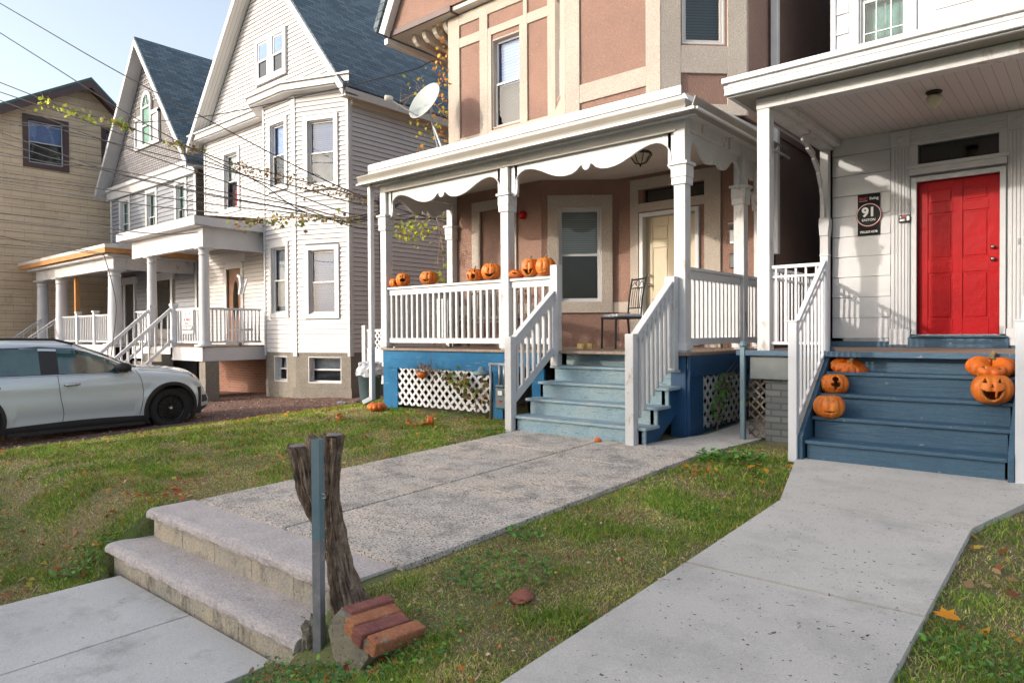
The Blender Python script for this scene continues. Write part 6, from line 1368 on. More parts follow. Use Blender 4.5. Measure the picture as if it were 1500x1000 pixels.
for a, b in zip(ys, ys[1:]):
    z0 = 6.0; hole = None
    for w in bw:
        if a >= w[0] + 2 - 1e-4 and b <= w[1] + 2 + 1e-4: hole = w
    if hole:
        mb.hexa([(bx - .14, a, 6.0), (bx, a, 6.0), (bx, b, 6.0), (bx - .14, b, 6.0), (bx - .14, a, hole[2]), (bx, a, hole[2]), (bx, b, hole[2]), (bx - .14, b, hole[2])]); z0 = hole[3]
    za, zb = max(bz(a), z0 + .01), max(bz(b), z0 + .01)
    mb.hexa([(bx - .14, a, z0), (bx, a, z0), (bx, b, z0), (bx - .14, b, z0), (bx - .14, a, za), (bx, a, za), (bx, b, zb), (bx - .14, b, zb)])
F((-50, 2.0), (bx, 2.0)).wall(mb, -3, 5.1)
part('wall', mb, 'beige', bh)
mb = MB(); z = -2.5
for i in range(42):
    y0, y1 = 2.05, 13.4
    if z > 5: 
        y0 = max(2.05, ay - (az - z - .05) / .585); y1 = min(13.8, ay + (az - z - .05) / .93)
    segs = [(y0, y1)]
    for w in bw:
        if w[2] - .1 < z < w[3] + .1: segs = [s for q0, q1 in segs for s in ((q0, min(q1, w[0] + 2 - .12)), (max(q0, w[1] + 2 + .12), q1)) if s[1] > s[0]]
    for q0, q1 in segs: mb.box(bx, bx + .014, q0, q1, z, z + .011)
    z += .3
part('course_shadow_edge', mb, M('shingle_shadow_line', (.17, .125, .08), (.28, .21, .14), 3, .8), bh)  # dark brown strips paint the shadow line along each course
for w in bw: window(bh, Bf, *w, casing=.17, cas_mat='brown', sash_mat='vinyltrim', back=('blindblue', 'darkroom'), proud=.05, sill=False)
mb = MB()
for y0, y1 in ((1.2, ay), (14.2, ay)):
    a = (y0, bz(y0) + .0); b = (ay, az)
    mb.prism([(bx - 20, a[0], a[1] + .12), (bx - 20, b[0], b[1] + .12), (bx - 20, b[0], b[1] + .22), (bx - 20, a[0], a[1] + .22)], [(bx + .55, a[0], a[1] + .12), (bx + .55, b[0], b[1] + .12), (bx + .55, b[0], b[1] + .22), (bx + .55, a[0], a[1] + .22)])
part('roof', mb, 'tar', bh)
mb = MB()
for y0 in (1.2, 14.2):
    a = (y0, bz(y0)); b = (ay, az)
    mb.prism([(bx + .50, a[0], a[1] - .18), (bx + .50, b[0], b[1] - .18), (bx + .50, b[0], b[1] + .115), (bx + .50, a[0], a[1] + .115)], [(bx + .54, a[0], a[1] - .18), (bx + .54, b[0], b[1] - .18), (bx + .54, b[0], b[1] + .115), (bx + .54, a[0], a[1] + .115)])
    mb.prism([(bx, a[0], a[1] - .06), (bx, b[0], b[1] - .06), (bx, b[0], b[1] - .02), (bx, a[0], a[1] - .02)], [(bx + .5, a[0], a[1] - .06), (bx + .5, b[0], b[1] - .06), (bx + .5, b[0], b[1] - .02), (bx + .5, a[0], a[1] - .02)])
part('fascia', mb, 'brown', bh)
# ------------------------------------------------------------------ parked car
car = thing('parked_car', 'pearl white crossover car with black roof rails and black wheels parked on the mulch', 'car', (-13.92, 4.0, -1.73))
CXO, HWD = -13.0, 0.92
def lin(t, tab):
    for (a, va), (b, vb) in zip(tab, tab[1:]):
        if t <= b:
            f = min(max((t - a) / (b - a), 0), 1); return va + (vb - va) * f
    return tab[-1][1]
def smooth_tab(t, tab, w=.06): return (lin(t - w, tab) + lin(t, tab) * 2 + lin(t + w, tab)) / 4
ZT = [(1.72, -.80), (1.85, -.42), (2.2, -.17), (3.2, -.125), (4.1, -.165), (4.55, -.36), (5.02, -.60), (5.67, -.665), (6.05, -.735), (6.22, -.84), (6.33, -1.0), (6.42, -1.16)]
ZCN = [(1.70, -.78), (1.83, -.30), (2.2, -.10), (3.2, -.055), (4.1, -.085), (4.6, -.28), (5.22, -.555), (5.8, -.60), (6.15, -.66), (6.33, -.80), (6.41, -.98), (6.46, -1.14)]
ZB = [(1.7, -1.30), (2.0, -1.5), (2.4, -1.56), (5.9, -1.56), (6.15, -1.50), (6.46, -1.38)]
def inward(y, z, zt):
    t = lin(z, [(-1.6, .09), (-1.50, .05), (-1.42, .035), (-1.30, .012), (-1.12, .0), (-.98, .006), (-.86, .0), (-.78, .012), (-.70, .035), (-.64, .075), (-.2, .235), (-.1, .33)])
    t += .055 * math.exp(-((z + 1.33) / .09) ** 2) * (1 if 3.2 < y < 5.0 else 0) * .35
    tp = .34 * max(0, (y - 5.75) / .70) ** 2.1 + .25 * max(0, (2.25 - y) / .5) ** 2
    rd = .10 * max(0, (z - (zt - .12)) / .12) ** 2
    fl = -.018 * max(0, 1 - abs(math.hypot(y - 5.62, z + 1.39) - .50) / .12)
    return t + tp + rd + fl
def sx(y, z): return CXO - inward(y, z, smooth_tab(y, ZT))
NY, NS, NT = 190, 34, 12
ysn = [1.72 + (6.45 - 1.72) * i / NY for i in range(NY + 1)]
v = []; f = []; keys = []
for y in ysn:
    zt = smooth_tab(y, ZT); zc = smooth_tab(y, ZCN); zb = lin(y, ZB); ring = []
    for k in range(NS + 1):
        z = zb + (zt - zb) * k / NS; ring.append((HWD - inward(y, z, zt), z))
    e = ring[-1][0]
    for k in range(1, NT + 1):
        u = k / NT; ring.append((e * (1 - u), zt + (zc - zt) * math.sin(u * PI / 2) ** .8))
    full = [(CXO - HWD + x, y, z) for x, z in ring] + [(CXO - HWD - x, y, z) for x, z in ring[::-1][1:]]
    v.extend(full)
K = len(full)
WH = ((5.62, -1.36), (2.60, -1.36))
for i in range(NY):
    for j in range(K - 1):
        jj = j if j < NS else (K - 2 - j if j >= K - 1 - NS else -1)
        if jj >= 0:
            q = v[i * K + j]; y = (ysn[i] + ysn[i + 1]) / 2; z = (v[i * K + j][2] + v[i * K + j + 1][2]) / 2
            if any(math.hypot(y - a, z - b) < .445 for a, b in WH): continue
        f.append((i * K + j, i * K + j + 1, (i + 1) * K + j + 1, (i + 1) * K + j))
f.append(tuple(range(K))); f.append(tuple(NY * K + i for i in reversed(range(K))))
mb = MB(); mb.v = v; mb.f = f; mb.m = [0] * len(f); part('body', mb, 'carpaint', car, smooth=True)
mb = MB(); mb.box(CXO - 1.74, CXO - .10, 1.95, 6.2, -1.50, -1.0); part('underbody', mb, 'blackpl', car)
def patch(mb, ya, yb, lo, hi, off, n=30, m=6, th=0.0):
    rows = []
    for i in range(n + 1):
        y = ya + (yb - ya) * i / n; a, b = lo(y), hi(y); rows.append([(sx(y, a + (b - a) * k / m) + off, y, a + (b - a) * k / m) for k in range(m + 1)])
    for i in range(n):
        for k in range(m): mb.face([rows[i][k], rows[i + 1][k], rows[i + 1][k + 1], rows[i][k + 1]])
top_line = lambda y: lin(y, [(2.2, -.26), (2.5, -.225), (3.6, -.205), (4.08, -.235), (4.30, -.30), (4.62, -.43), (4.97, -.615)])
mb = MB(); patch(mb, 2.30, 4.97, lambda y: -.648, lambda y: max(top_line(y) + .006, -.647), .004, n=60); part('window_surround', mb, 'black', car)
mb = MB(); patch(mb, 2.28, 5.0, lambda y: -.668, lambda y: -.652, .010, n=60, m=1); part('chrome_strip', mb, 'chrome', car); mb = MB(); patch(mb, 2.3, 4.97, lambda y: top_line(y) + .006, lambda y: top_line(y) + .022, .007, n=60, m=1); part('chrome_strip', mb, 'chrome', car)
mt['carwin'] = M('tinted_car_window', (.015, .045, .055), (.03, .10, .09), 3.0, .03, coat=1.0, spec=.8)
for a, b in ((2.62, 3.57), (3.83, 4.93)):
    mb = MB(); patch(mb, a, b, lambda y: -.640, lambda y: max(top_line(y) - .012, -.639), .007, n=40); part('side_window', mb, 'carwin', car, smooth=True)
mb = MB()   # windscreen
rows = []
for i in range(13):
    y = 4.17 + (5.10 - 4.17) * i / 12; zt = smooth_tab(y, ZT); zc = smooth_tab(y, ZCN); e = HWD - inward(y, zt, zt)
    rows.append([(CXO - HWD + e * .93 * (1 - 2 * k / 20), y, zt + (zc - zt) * max(0, math.sin((1 - abs(1 - 2 * k / 20) * .93) * PI / 2)) ** .8 + .008) for k in range(21)])
for i in range(12):
    for k in range(20): mb.face([rows[i][k], rows[i + 1][k], rows[i + 1][k + 1], rows[i][k + 1]])
part('windscreen', mb, 'carwin', car, smooth=True)
mb = MB(); patch(mb, 3.05, 5.18, lambda y: -1.57, lambda y: -1.445 + .025 * math.sin((y - 3.3) * 1.6), .012, n=30, m=4); patch(mb, 6.02, 6.44, lambda y: lin(y, ZB) - .0, lambda y: -1.385 + .03 * (y - 6.0), .012, n=14, m=3)
mb.box(CXO - .16, CXO - .03, 3.1, 5.15, -1.60, -1.55)
part('sill_cladding', mb, 'blackpl', car)
for wy, wz in WH:
    mb = MB(); n = 36
    for i in range(n):
        q0 = -.28 * PI + 1.52 * PI * i / n; q1 = -.28 * PI + 1.52 * PI * (i + 1) / n
        P_ = []
        for r_, o_ in ((.425, -.03), (.435, .016), (.485, .018), (.495, .004)):
            P_.append([(sx(min(max(wy + r_ * math.cos(q), 1.8), 6.43), max(wz + r_ * math.sin(q), -1.58)) + o_, wy + r_ * math.cos(q), max(wz + r_ * math.sin(q), -1.6)) for q in (q0, q1)])
        for a, b in zip(P_, P_[1:]): mb.face([a[0], a[1], b[1], b[0]])
    part('wheel_arch', mb, 'blackpl', car)
    mb = MB(); mb.disc_x([(.43, -.45), (.43, -.40)], (CXO, wy, wz), 28); part('wheel_well', mb, 'black', car)
    for side in (0, 1):
        xo = CXO - .06 if side == 0 else CXO - 2 * HWD + .06; s = 1 if side == 0 else -1
        mb = MB(); mb.disc_x([(.22, -.22 * s), (.362, -.22 * s), (.371, -.19 * s), (.371, -.04 * s), (.362, -.012 * s), (.335, .004 * s), (.26, .0), (.245, -.01 * s), (.245, -.05 * s)], (xo, wy, wz), 40)
        ty = part('tyre', mb, 'rubber', None, smooth=True)
        wl = bpy.data.objects.new('wheel', None); COL.objects.link(wl); wl.parent = car; wl.matrix_parent_inverse = Matrix.Translation(-Vector(car.location)); wl.empty_display_size = .1
        ty.parent = wl
        mb = MB(); mb.disc_x([(.238, -.16 * s), (.24, -.005 * s), (.232, .004 * s), (.222, -.004 * s), (.215, -.06 * s), (.05, -.07 * s)], (xo, wy, wz), 40)
        for k in range(10):
            q = 2 * PI * k / 10; dv = Vector((0, math.cos(q), math.sin(q))); tv = Vector((0, -math.sin(q), math.cos(q))); c_ = Vector((xo, wy, wz))
            for off_ in (-.016, .016):
                a = c_ + dv * .04 + tv * off_ * .5 + Vector((-.015 * s, 0, 0)); b = c_ + dv * .225 + tv * off_ * 1.6 + Vector((-.006 * s, 0, 0)); mb.beam(a, b, .013, .02, up=(1, 0, 0))
        mb.disc_x([(.055, -.05 * s), (.05, .0), (.03, .006 * s), (.002, .006 * s)], (xo, wy, wz), 20)
        part('rim', mb, M('satin_black_rim', (.012, .012, .013), rough=.25, coat=.5) if 'rim' not in mt else mt['rim'], wl, smooth=False)
        mb = MB(); mb.disc_x([(.026, .004 * s), (.024, .010 * s), (.002, .011 * s)], (xo, wy, wz), 16); part('hub_cap', mb, 'chrome', wl, smooth=True)
mb = MB()
for pts in ([(3.80 + .0, -.655), (3.81, -.85), (3.84, -1.1), (3.88, -1.30), (3.86, -1.45)], [(5.03, -.63), (5.09, -.8), (5.12, -1.0), (5.10, -1.2), (5.06, -1.42)], [(2.55, -.66), (2.60, -.85), (2.75, -1.0)], [(5.10, -.62), (5.6, -.675), (6.0, -.75)]):
    for (y0, z0), (y1, z1) in zip(pts, pts[1:]): [mb.beam((sx(y0 + (y1 - y0) * k / 6, z0 + (z1 - z0) * k / 6) + .003, y0 + (y1 - y0) * k / 6, z0 + (z1 - z0) * k / 6), (sx(y0 + (y1 - y0) * (k + 1) / 6, z0 + (z1 - z0) * (k + 1) / 6) + .003, y0 + (y1 - y0) * (k + 1) / 6, z0 + (z1 - z0) * (k + 1) / 6), .005, .009, up=(1, 0, 0)) for k in range(6)]
part('panel_gap', mb, 'black', car)
for hy in (4.0, 2.9):
    mb = MB(); mb.tube([(sx(hy - .12, -.82) + .005, hy - .12, -.83), (sx(hy, -.82) + .035, hy - .07, -.822), (sx(hy, -.82) + .038, hy + .05, -.818), (sx(hy + .12, -.82) + .005, hy + .11, -.82)], [.018, .026, .026, .016], 8); part('door_handle', mb, 'chrome', car, smooth=True)
mb = MB(); q = 12
mb.rings([[(CXO + .02 + .10 * a, 4.74 + r0 * math.cos(2 * PI * i / q) * 1.25 + (.03 * a), -.57 + r0 * .95 * math.sin(2 * PI * i / q)) for i in range(q)] for a, r0 in ((-1.0, .03), (-.3, .06), (.3, .088), (1.0, .092), (1.4, .06))]); part('door_mirror', mb, 'blackpl', car, smooth=True, bevel=0)
mb = MB(); mb.tube([(sx(2.2, -.17) - .02, 2.2, -.14), (sx(2.4, -.16) - .0, 2.4, -.085), (sx(3.2, -.14) - .0, 3.2, -.06), (sx(3.9, -.16) - .0, 3.85, -.075), (sx(4.15, -.19) - .01, 4.12, -.155)], .02, 8); mb.tube([(CXO - 1.84 + .26, 2.2, -.14), (CXO - 1.84 + .24, 2.4, -.085), (CXO - 1.84 + .24, 3.85, -.075), (CXO - 1.84 + .26, 4.12, -.155)], .02, 8); part('roof_rail', mb, 'blackpl', car, smooth=True)
mb = MB(); patch(mb, 5.96, 6.30, lambda y: lin(y, [(5.96, -.76), (6.15, -.875), (6.3, -.93)]), lambda y: lin(y, [(5.96, -.745), (6.1, -.765), (6.2, -.82), (6.3, -.90)]), .006, n=12, m=3); hl = part('headlight', mb, M('headlight_glass', (.35, .36, .36), rough=.08, coat=1), car, smooth=True)
mb = MB(); patch(mb, 5.97, 6.16, lambda y: lin(y, [(5.97, -.765), (6.16, -.875)]), lambda y: -.762, .009, n=6, m=2); part('indicator', mb, M('amber_lens', (.35, .08, .02), rough=.15, coat=1), hl)
mb = MB(); patch(mb, 6.25, 6.42, lambda y: -1.30, lambda y: -1.16, .006, n=8, m=3); part('fog_lamp_recess', mb, 'blackpl', car)

# ------------------------------------------------------------------ satellite dishes
def dish(label, c, aim, R, foot, arm, name='satellite_dish', sy=.86):
    t = thing(name, label, 'satellite dish', foot, 'satellite dishes on the porch roof')
    a = Vector(aim).normalized(); ref = Vector((0, 0, 1)); s = a.cross(ref).normalized(); u = s.cross(a); c = Vector(c); mb = MB(); rings = []
    for r_ in (0.001, .2, .4, .6, .8, .95, 1.0): rings.append([c + s * math.cos(q) * R * r_ * sy + u * math.sin(q) * R * r_ + a * (R * .22 * r_ * r_ - .0) for q in [2 * PI * i / 40 for i in range(40)]])
    back = [[p - a * .012 for p in rg_] for rg_ in rings[::-1]]; rim = [[p + (p - c).normalized() * .008 - a * .006 for p in rings[-1]]]
    mb.rings(rings + rim + back, cap=False); part('reflector', mb, 'dish', t, smooth=True)
    mb = MB(); mb.tube([c - a * .10 - u * R * .3, c + u * (-R * .9) + a * .12 * R, Vector(arm)], .014, 8); part('feed_arm', mb, 'galv', t)
    mb = MB(); A_ = Vector(arm); d = (c - A_).normalized(); mb.tube([A_ - d * .06, A_ - d * .03, A_ + d * .05, A_ + d * .08], [.035, .05, .045, .03], 12); part('feed_horn', mb, 'cream', t, smooth=True)
    mb = MB(); m0 = c - a * .12 - u * R * .25; mb.tube([m0, m0 + Vector((.02, .03, -.16)), Vector(foot)], .022, 8); mb.tube([m0 + Vector((.01, .02, -.12)), Vector(foot) + Vector((-.22, .05, 0))], .012, 6); mb.beam(c - a * .01 - u * R * .05, m0, .10, .08); part('mast', mb, 'galv', t)
dish('large grey satellite dish on the porch roof corner', (-8.50, 7.86, 3.80), (.02, -.886, .456), .36, (-8.05, 7.95, 2.62), (-8.88, 7.35, 3.84))
dish('small white dish lying low on the porch roof left of the big one', (-8.60, 7.75, 2.80), (-.3, -.9, .35), .15, (-8.55, 7.9, 2.62), (-8.66, 7.60, 2.86), sy=1.2)

# ------------------------------------------------------------------ cables
WIRES = [
    [(-18.55,4.40,7.34), (-15.42,5.53,5.45), (-13.11,6.61,4.07), (-11.48,7.50,3.08), (-10.28,8.21,2.45), (-9.10,9.05,2.00)],
    [(-18.80,4.45,6.78), (-17.04,5.02,5.71), (-15.34,5.68,4.62), (-14.35,6.12,4.03), (-13.50,6.52,3.53), (-12.43,7.08,2.93), (-11.31,7.70,2.22), (-9.10,9.05,2.12)],
    [(-19.07,4.50,5.75), (-17.61,4.94,5.15), (-16.75,5.24,4.80), (-15.60,5.68,4.41), (-14.41,6.19,3.90), (-13.81,6.48,3.70), (-13.19,6.78,3.42), (-12.16,7.31,3.09), (-11.18,7.86,2.76), (-10.42,8.30,2.50), (-9.10,9.05,2.24)],
    [(-19.30,4.55,5.60), (-16.63,5.39,4.61), (-15.25,5.93,4.04), (-13.71,6.62,3.48), (-12.08,7.45,2.78), (-10.61,8.28,2.21), (-9.10,9.05,2.36)],
    [(-19.52,4.60,5.47), (-18.08,5.01,4.91), (-16.27,5.64,4.17), (-13.82,6.67,3.23), (-12.04,7.57,2.53), (-10.62,8.37,2.00), (-9.10,9.05,2.48)],
    [(-25.50,6.00,6.40), (-20.29,6.47,5.44), (-17.13,6.87,5.00), (-14.47,7.30,4.73), (-11.94,7.82,4.70), (-10.88,8.08,4.71), (-9.52,8.46,4.78), (-9.04,8.60,4.83), (-8.62,8.75,4.2)],
    [(-19.97,4.70,5.16), (-18.22,5.18,4.73), (-16.56,5.74,4.24), (-15.14,6.29,3.80), (-13.58,6.98,3.33), (-12.06,7.74,2.89), (-10.74,8.47,2.49), (-9.10,9.05,2.72)],
    [(-20.20,4.75,4.89), (-16.74,5.78,3.66), (-15.80,6.13,3.35), (-14.14,6.82,2.90), (-12.69,7.51,2.57), (-11.11,8.34,2.28), (-9.10,9.05,2.84)],
    [(-20.42,4.80,4.71), (-18.36,5.35,4.07), (-16.07,6.13,3.44), (-14.25,6.87,2.95), (-12.49,7.70,2.53), (-11.06,8.46,2.23), (-9.10,9.05,2.96)],
    [(-20.65,4.85,4.51), (-18.54,5.40,3.99), (-16.85,5.94,3.70), (-14.04,7.06,2.99), (-12.44,7.82,2.61), (-10.99,8.58,2.29), (-9.10,9.05,3.08)],
    [(-20.90,4.90,3.95), (-17.38,5.87,3.33), (-14.20,7.08,2.73), (-12.52,7.87,2.46), (-10.99,8.67,2.25), (-9.10,9.05,3.20)],
    [(-23.89,5.60,4.35), (-17.08,5.60,3.06), (-14.12,5.60,2.51), (-11.14,5.60,2.01)],
    [(-25.65,6.00,3.75), (-19.88,6.00,2.90), (-16.07,6.00,2.25), (-13.86,6.00,1.96), (-12.72,6.00,1.89)],
    [(-26.09,6.10,3.60), (-20.22,6.10,2.76), (-16.49,6.10,2.20)],
    [(-28.25,6.60,3.35), (-23.97,6.60,2.70), (-20.59,6.60,2.26), (-19.06,6.60,2.03)],
    [(-27.84,6.50,3.02), (-22.41,6.50,2.44), (-18.77,6.50,1.98)],
]
desc = ['topmost cable sloping from the sky to the porch corner', 'second cable from the top, crossing the grey gable', 'cable carrying yellow and brown vine leaves in front of the houses', 'cable just under the leafy one', 'cable crossing the tan window and the grey gable foot',
        'cable that rises to the roof corner of the terracotta house', 'cable crossing the middle of the tan window pane', 'cable crossing below the grey gable band', 'cable over the lower part of the tan window', 'cable under the tan window frame', 'cable below the tan window, crossing the grey upper windows', 'short cable ending at the vinyl house left of its bay',
        'upper of two cables ending near the white porch roof', 'lower of two cables ending near the white porch roof', 'upper cable ending at the raw lumber corner of the grey porch', 'lowest cable ending at the raw lumber corner of the grey porch']
def cmr(P, n=6):
    P = [Vector(p) for p in P]; out = []
    for i in range(len(P) - 1):
        a = P[max(i - 1, 0)]; b = P[i]; c = P[i + 1]; d = P[min(i + 2, len(P) - 1)]
        for k in range(n):
            f = k / n; out.append(.5 * ((2 * b) + (c - a) * f + (2 * a - 5 * b + 4 * c - d) * f * f + (3 * b - a - 3 * c + d) * f ** 3))
    return out + [P[-1]]
for w, d_ in zip(WIRES, desc):
    P0 = Vector(w[0]); P1 = Vector(w[1]); w2_ = [tuple(P0 + (P0 - P1).normalized() * 14)] + [p for p in w]
    mb = MB(); mb.tube(cmr(w2_), .011, 5); o = part('overhead_cable', mb, 'cable'); tag(o, 'black ' + d_, 'cable', 'overhead cables')
mb = MB(); mb.tube(cmr([(-19.06, 6.60, 2.01), (-18.60, 6.60, 1.35), (-18.32, 6.60, .67), (-18.0, 6.4, -.2), (-17.95, 6.2, -1.7)]), .012, 5); tag(part('hanging_cable', mb, 'cable'), 'black cable hanging down in front of the grey house porch column', 'cable')
mb = MB(); mb.tube(cmr([(-13.58, 10.9, 3.4), (-13.56, 10.95, .5), (-13.5, 10.9, -.6), (-13.2, 10.7, -1.45)]), .010, 5); tag(part('wall_cable', mb, 'cable'), 'black cable running down the shaded vinyl side wall to the ground', 'cable')

# ------------------------------------------------------------------ foliage helpers
def leafmesh(name, items, mat='leafy'):
    """items: (centre, size, colour, normal-ish) -> lobed leaf faces with a tint attribute"""
    shape = [(0, -1), (.28, -.55), (.85, -.62), (.62, -.1), (1.0, .25), (.5, .35), (.42, .62), (0, 1.0), (-.42, .62), (-.5, .35), (-1.0, .25), (-.62, -.1), (-.85, -.62), (-.28, -.55)]
    V = []; Fc = []; T = []
    for c, s, col, nrm, simple in items:
        n = Vector(nrm).normalized(); r_ = Vector((random.uniform(-1, 1), random.uniform(-1, 1), random.uniform(-1, 1))); u = n.cross(r_)
        if u.length < 1e-3: continue
        u.normalize(); w = n.cross(u); b = len(V); c = Vector(c)
        sh = [(0, -1), (.55, -.2), (.45, .5), (0, 1), (-.45, .5), (-.55, -.2)] if simple else shape
        bend = random.uniform(-.35, .35)
        for x, y in sh: V.append(tuple(c + u * x * s + w * y * s + n * (bend * s * (x * x)))); T.append((*col, 1))
        Fc.append(tuple(range(b, b + len(sh))))
    me = bpy.data.meshes.new(name); me.from_pydata(V, [], Fc); me.materials.append(mt[mat])
    at = me.color_attributes.new('tint', 'FLOAT_COLOR', 'POINT'); at.data.foreach_set('color', np.array(T, dtype=np.float32).ravel())
    o = bpy.data.objects.new(name, me); COL.objects.link(o); return o
def jit(c, k=.25): q = random.uniform(1 - k, 1 + k); return tuple(min(x * q * random.uniform(.9, 1.1), 1) for x in c)
YEL = [(.55, .42, .04), (.38, .40, .05), (.28, .33, .04), (.62, .33, .04), (.45, .20, .03)]
OLI = [(.30, .32, .05), (.22, .26, .04), (.40, .36, .06), (.16, .20, .03)]
BRN = [(.24, .14, .06), (.17, .10, .05), (.32, .22, .10), (.20, .17, .05)]
GRN = [(.09, .24, .04), (.13, .32, .05), (.18, .38, .06), (.07, .17, .04)]
def cluster(path, n, spread, size, cols, simple=False, hang=0.0):
    out = []; P = [Vector(p) for p in path]
    for _ in range(n):
        t = random.random() * (len(P) - 1) if len(P) > 1 else 0; k = min(int(t), max(len(P) - 2, 0)); c = P[k].lerp(P[k + 1], t - k) if len(P) > 1 else P[0]
        c = c + Vector((random.gauss(0, spread[0]), random.gauss(0, spread[1]), random.gauss(0, spread[2]) - abs(random.gauss(0, hang))))
        out.append((c, size * random.uniform(.55, 1.3), jit(random.choice(cols)), (random.uniform(-1, 1), random.uniform(-1, .3), random.uniform(-.5, 1)), simple))
    return out
def vine(name, label, stems, items, rad=.008):
    t = thing(name, label, 'vine', tuple(stems[0][0]))
    mb = MB()
    for s in stems:
        c_ = cmr(s); mb.tube(c_, rad, 5)
        for _ in range(int(len(c_) * 1.6)):
            a = random.choice(c_); d = Vector((random.gauss(0, .1), random.gauss(0, .06), random.gauss(0, .09))); mb.tube([a, a + d, a + d * 1.8 + Vector((random.gauss(0, .03), 0, random.gauss(-.03, .03)))], [rad * .55, rad * .4, rad * .2], 4)
    part('stem', mb, 'bark', t)
    o = leafmesh('leaves', items); o.parent = t; o.matrix_parent_inverse = Matrix.Translation(-Vector(t.location)); return t
W3 = WIRES[2]
vine('cable_vine', 'bright yellow-green vine trailing along the cable over the tan house gable', [[W3[1], W3[2], W3[3]]], cluster([Vector(W3[1]).lerp(Vector(W3[0]), .05), W3[1], W3[2]], 28, (.12, .08, .05), .05, [(.62, .62, .05), (.5, .55, .05), (.4, .5, .05)], hang=.10) + cluster([W3[2], W3[3]], 30, (.1, .06, .04), .055, OLI, hang=.04))
vine('cable_vine', 'thin olive vine on the cable in front of the grey gable', [[W3[3], W3[4], W3[5]]], cluster([W3[3], Vector(W3[3]).lerp(Vector(W3[4]), .3)], 30, (.08, .05, .04), .06, OLI) + cluster([W3[4], W3[5]], 60, (.1, .05, .04), .038, BRN + OLI, hang=.03))
vine('cable_vine', 'dry brown vine along the cable in front of the vinyl bay windows', [[W3[6], W3[7], W3[8], W3[9]]], cluster([W3[6], W3[7], W3[8], W3[9]], 330, (.1, .06, .05), .026, BRN, hang=.06))
LV = [(-12.09, 6.40, 2.05), (-10.81, 6.40, 2.00), (-9.78, 6.40, 1.89), (-9.1, 6.9, 1.85), (-8.9, 7.6, 1.9)]
vine('cable_vine', 'olive vine trailing level across the vinyl bay between the storeys', [LV], cluster(LV[:4], 150, (.1, .08, .05), .036, OLI + BRN, hang=.06))
up = [(-9.25, 8.6, -1.1), (-9.2, 8.7, 1.0), (-8.95, 8.75, 2.6), (-8.85, 8.7, 3.8), (-8.75, 8.6, 5.0)]
vine('climbing_vine', 'orange and yellow climbing vine on the upper corner under the gable brackets', [up, [up[3], (-9.3, 8.5, 4.3), (-9.7, 8.3, 4.2)]],
     cluster([(-8.72, 8.42, 5.0), (-8.74, 8.42, 4.3), (-8.85, 8.5, 3.5)], 80, (.07, .06, .2), .036, [(.60, .30, .03), (.62, .42, .05), (.40, .16, .03)]) + cluster([(-9.5, 8.4, 4.6), (-9.1, 8.4, 4.1), (-9.15, 8.5, 3.5), (-9.2, 8.4, 3.1)], 75, (.17, .12, .16), .036, YEL + OLI) + cluster([(-9.5, 8.3, 3.1), (-9.1, 8.4, 3.0)], 50, (.2, .1, .06), .045, YEL))
vine('climbing_vine', 'yellow-green vine hanging under the porch frieze against the vinyl wall', [[(-9.6, 8.7, 2.0), (-9.2, 8.7, 2.1), (-9.05, 8.75, 1.2), (-9.1, 8.75, -.2), (-9.1, 8.75, -1.1)], [(-9.0, 8.8, 2.2), (-9.0, 8.8, -1.1)]],
     cluster([(-10.1, 8.6, 1.95), (-9.3, 8.6, 1.85)], 150, (.25, .12, .13), .036, YEL[1:3] + OLI + [(.55, .55, .06)]) + cluster([(-9.15, 8.7, 1.3), (-9.15, 8.7, .2)], 40, (.08, .05, .2), .045, OLI))
vine('creeping_plant', 'wilted vine climbing the right part of the white lattice by the gas meter', [[(-6.5, 6.88, -1.1), (-6.6, 6.88, -.8), (-7.1, 6.88, -.58), (-7.5, 6.9, -.55)]], cluster([(-7.2, 6.87, -.60), (-6.75, 6.87, -.68), (-6.6, 6.86, -.85)], 90, (.1, .02, .06), .034, BRN + OLI + GRN[:1]) + cluster([(-6.3, 6.84, -.6), (-6.35, 6.84, -.95)], 40, (.05, .02, .08), .03, BRN))
vine('creeping_plant', 'green leafy creeper growing through the side lattice in the shade', [[(-3.36, 7.6, -1.15), (-3.36, 7.7, -.7), (-3.36, 7.85, -.5)]], cluster([(-3.34, 7.5, -.95), (-3.34, 7.65, -.75), (-3.34, 7.85, -.55)], 80, (.02, .12, .10), .036, GRN) + cluster([(-3.34, 8.3, -.9), (-3.34, 8.4, -.7)], 26, (.02, .06, .08), .03, GRN + OLI))
vine('weed', 'bushy green weed against the block foundation behind the bin', [[(-10.9, 9.8, -1.3), (-10.95, 9.75, -1.0)]], cluster([(-11.2, 9.7, -1.25), (-10.9, 9.7, -1.0)], 90, (.15, .1, .12), .05, GRN))

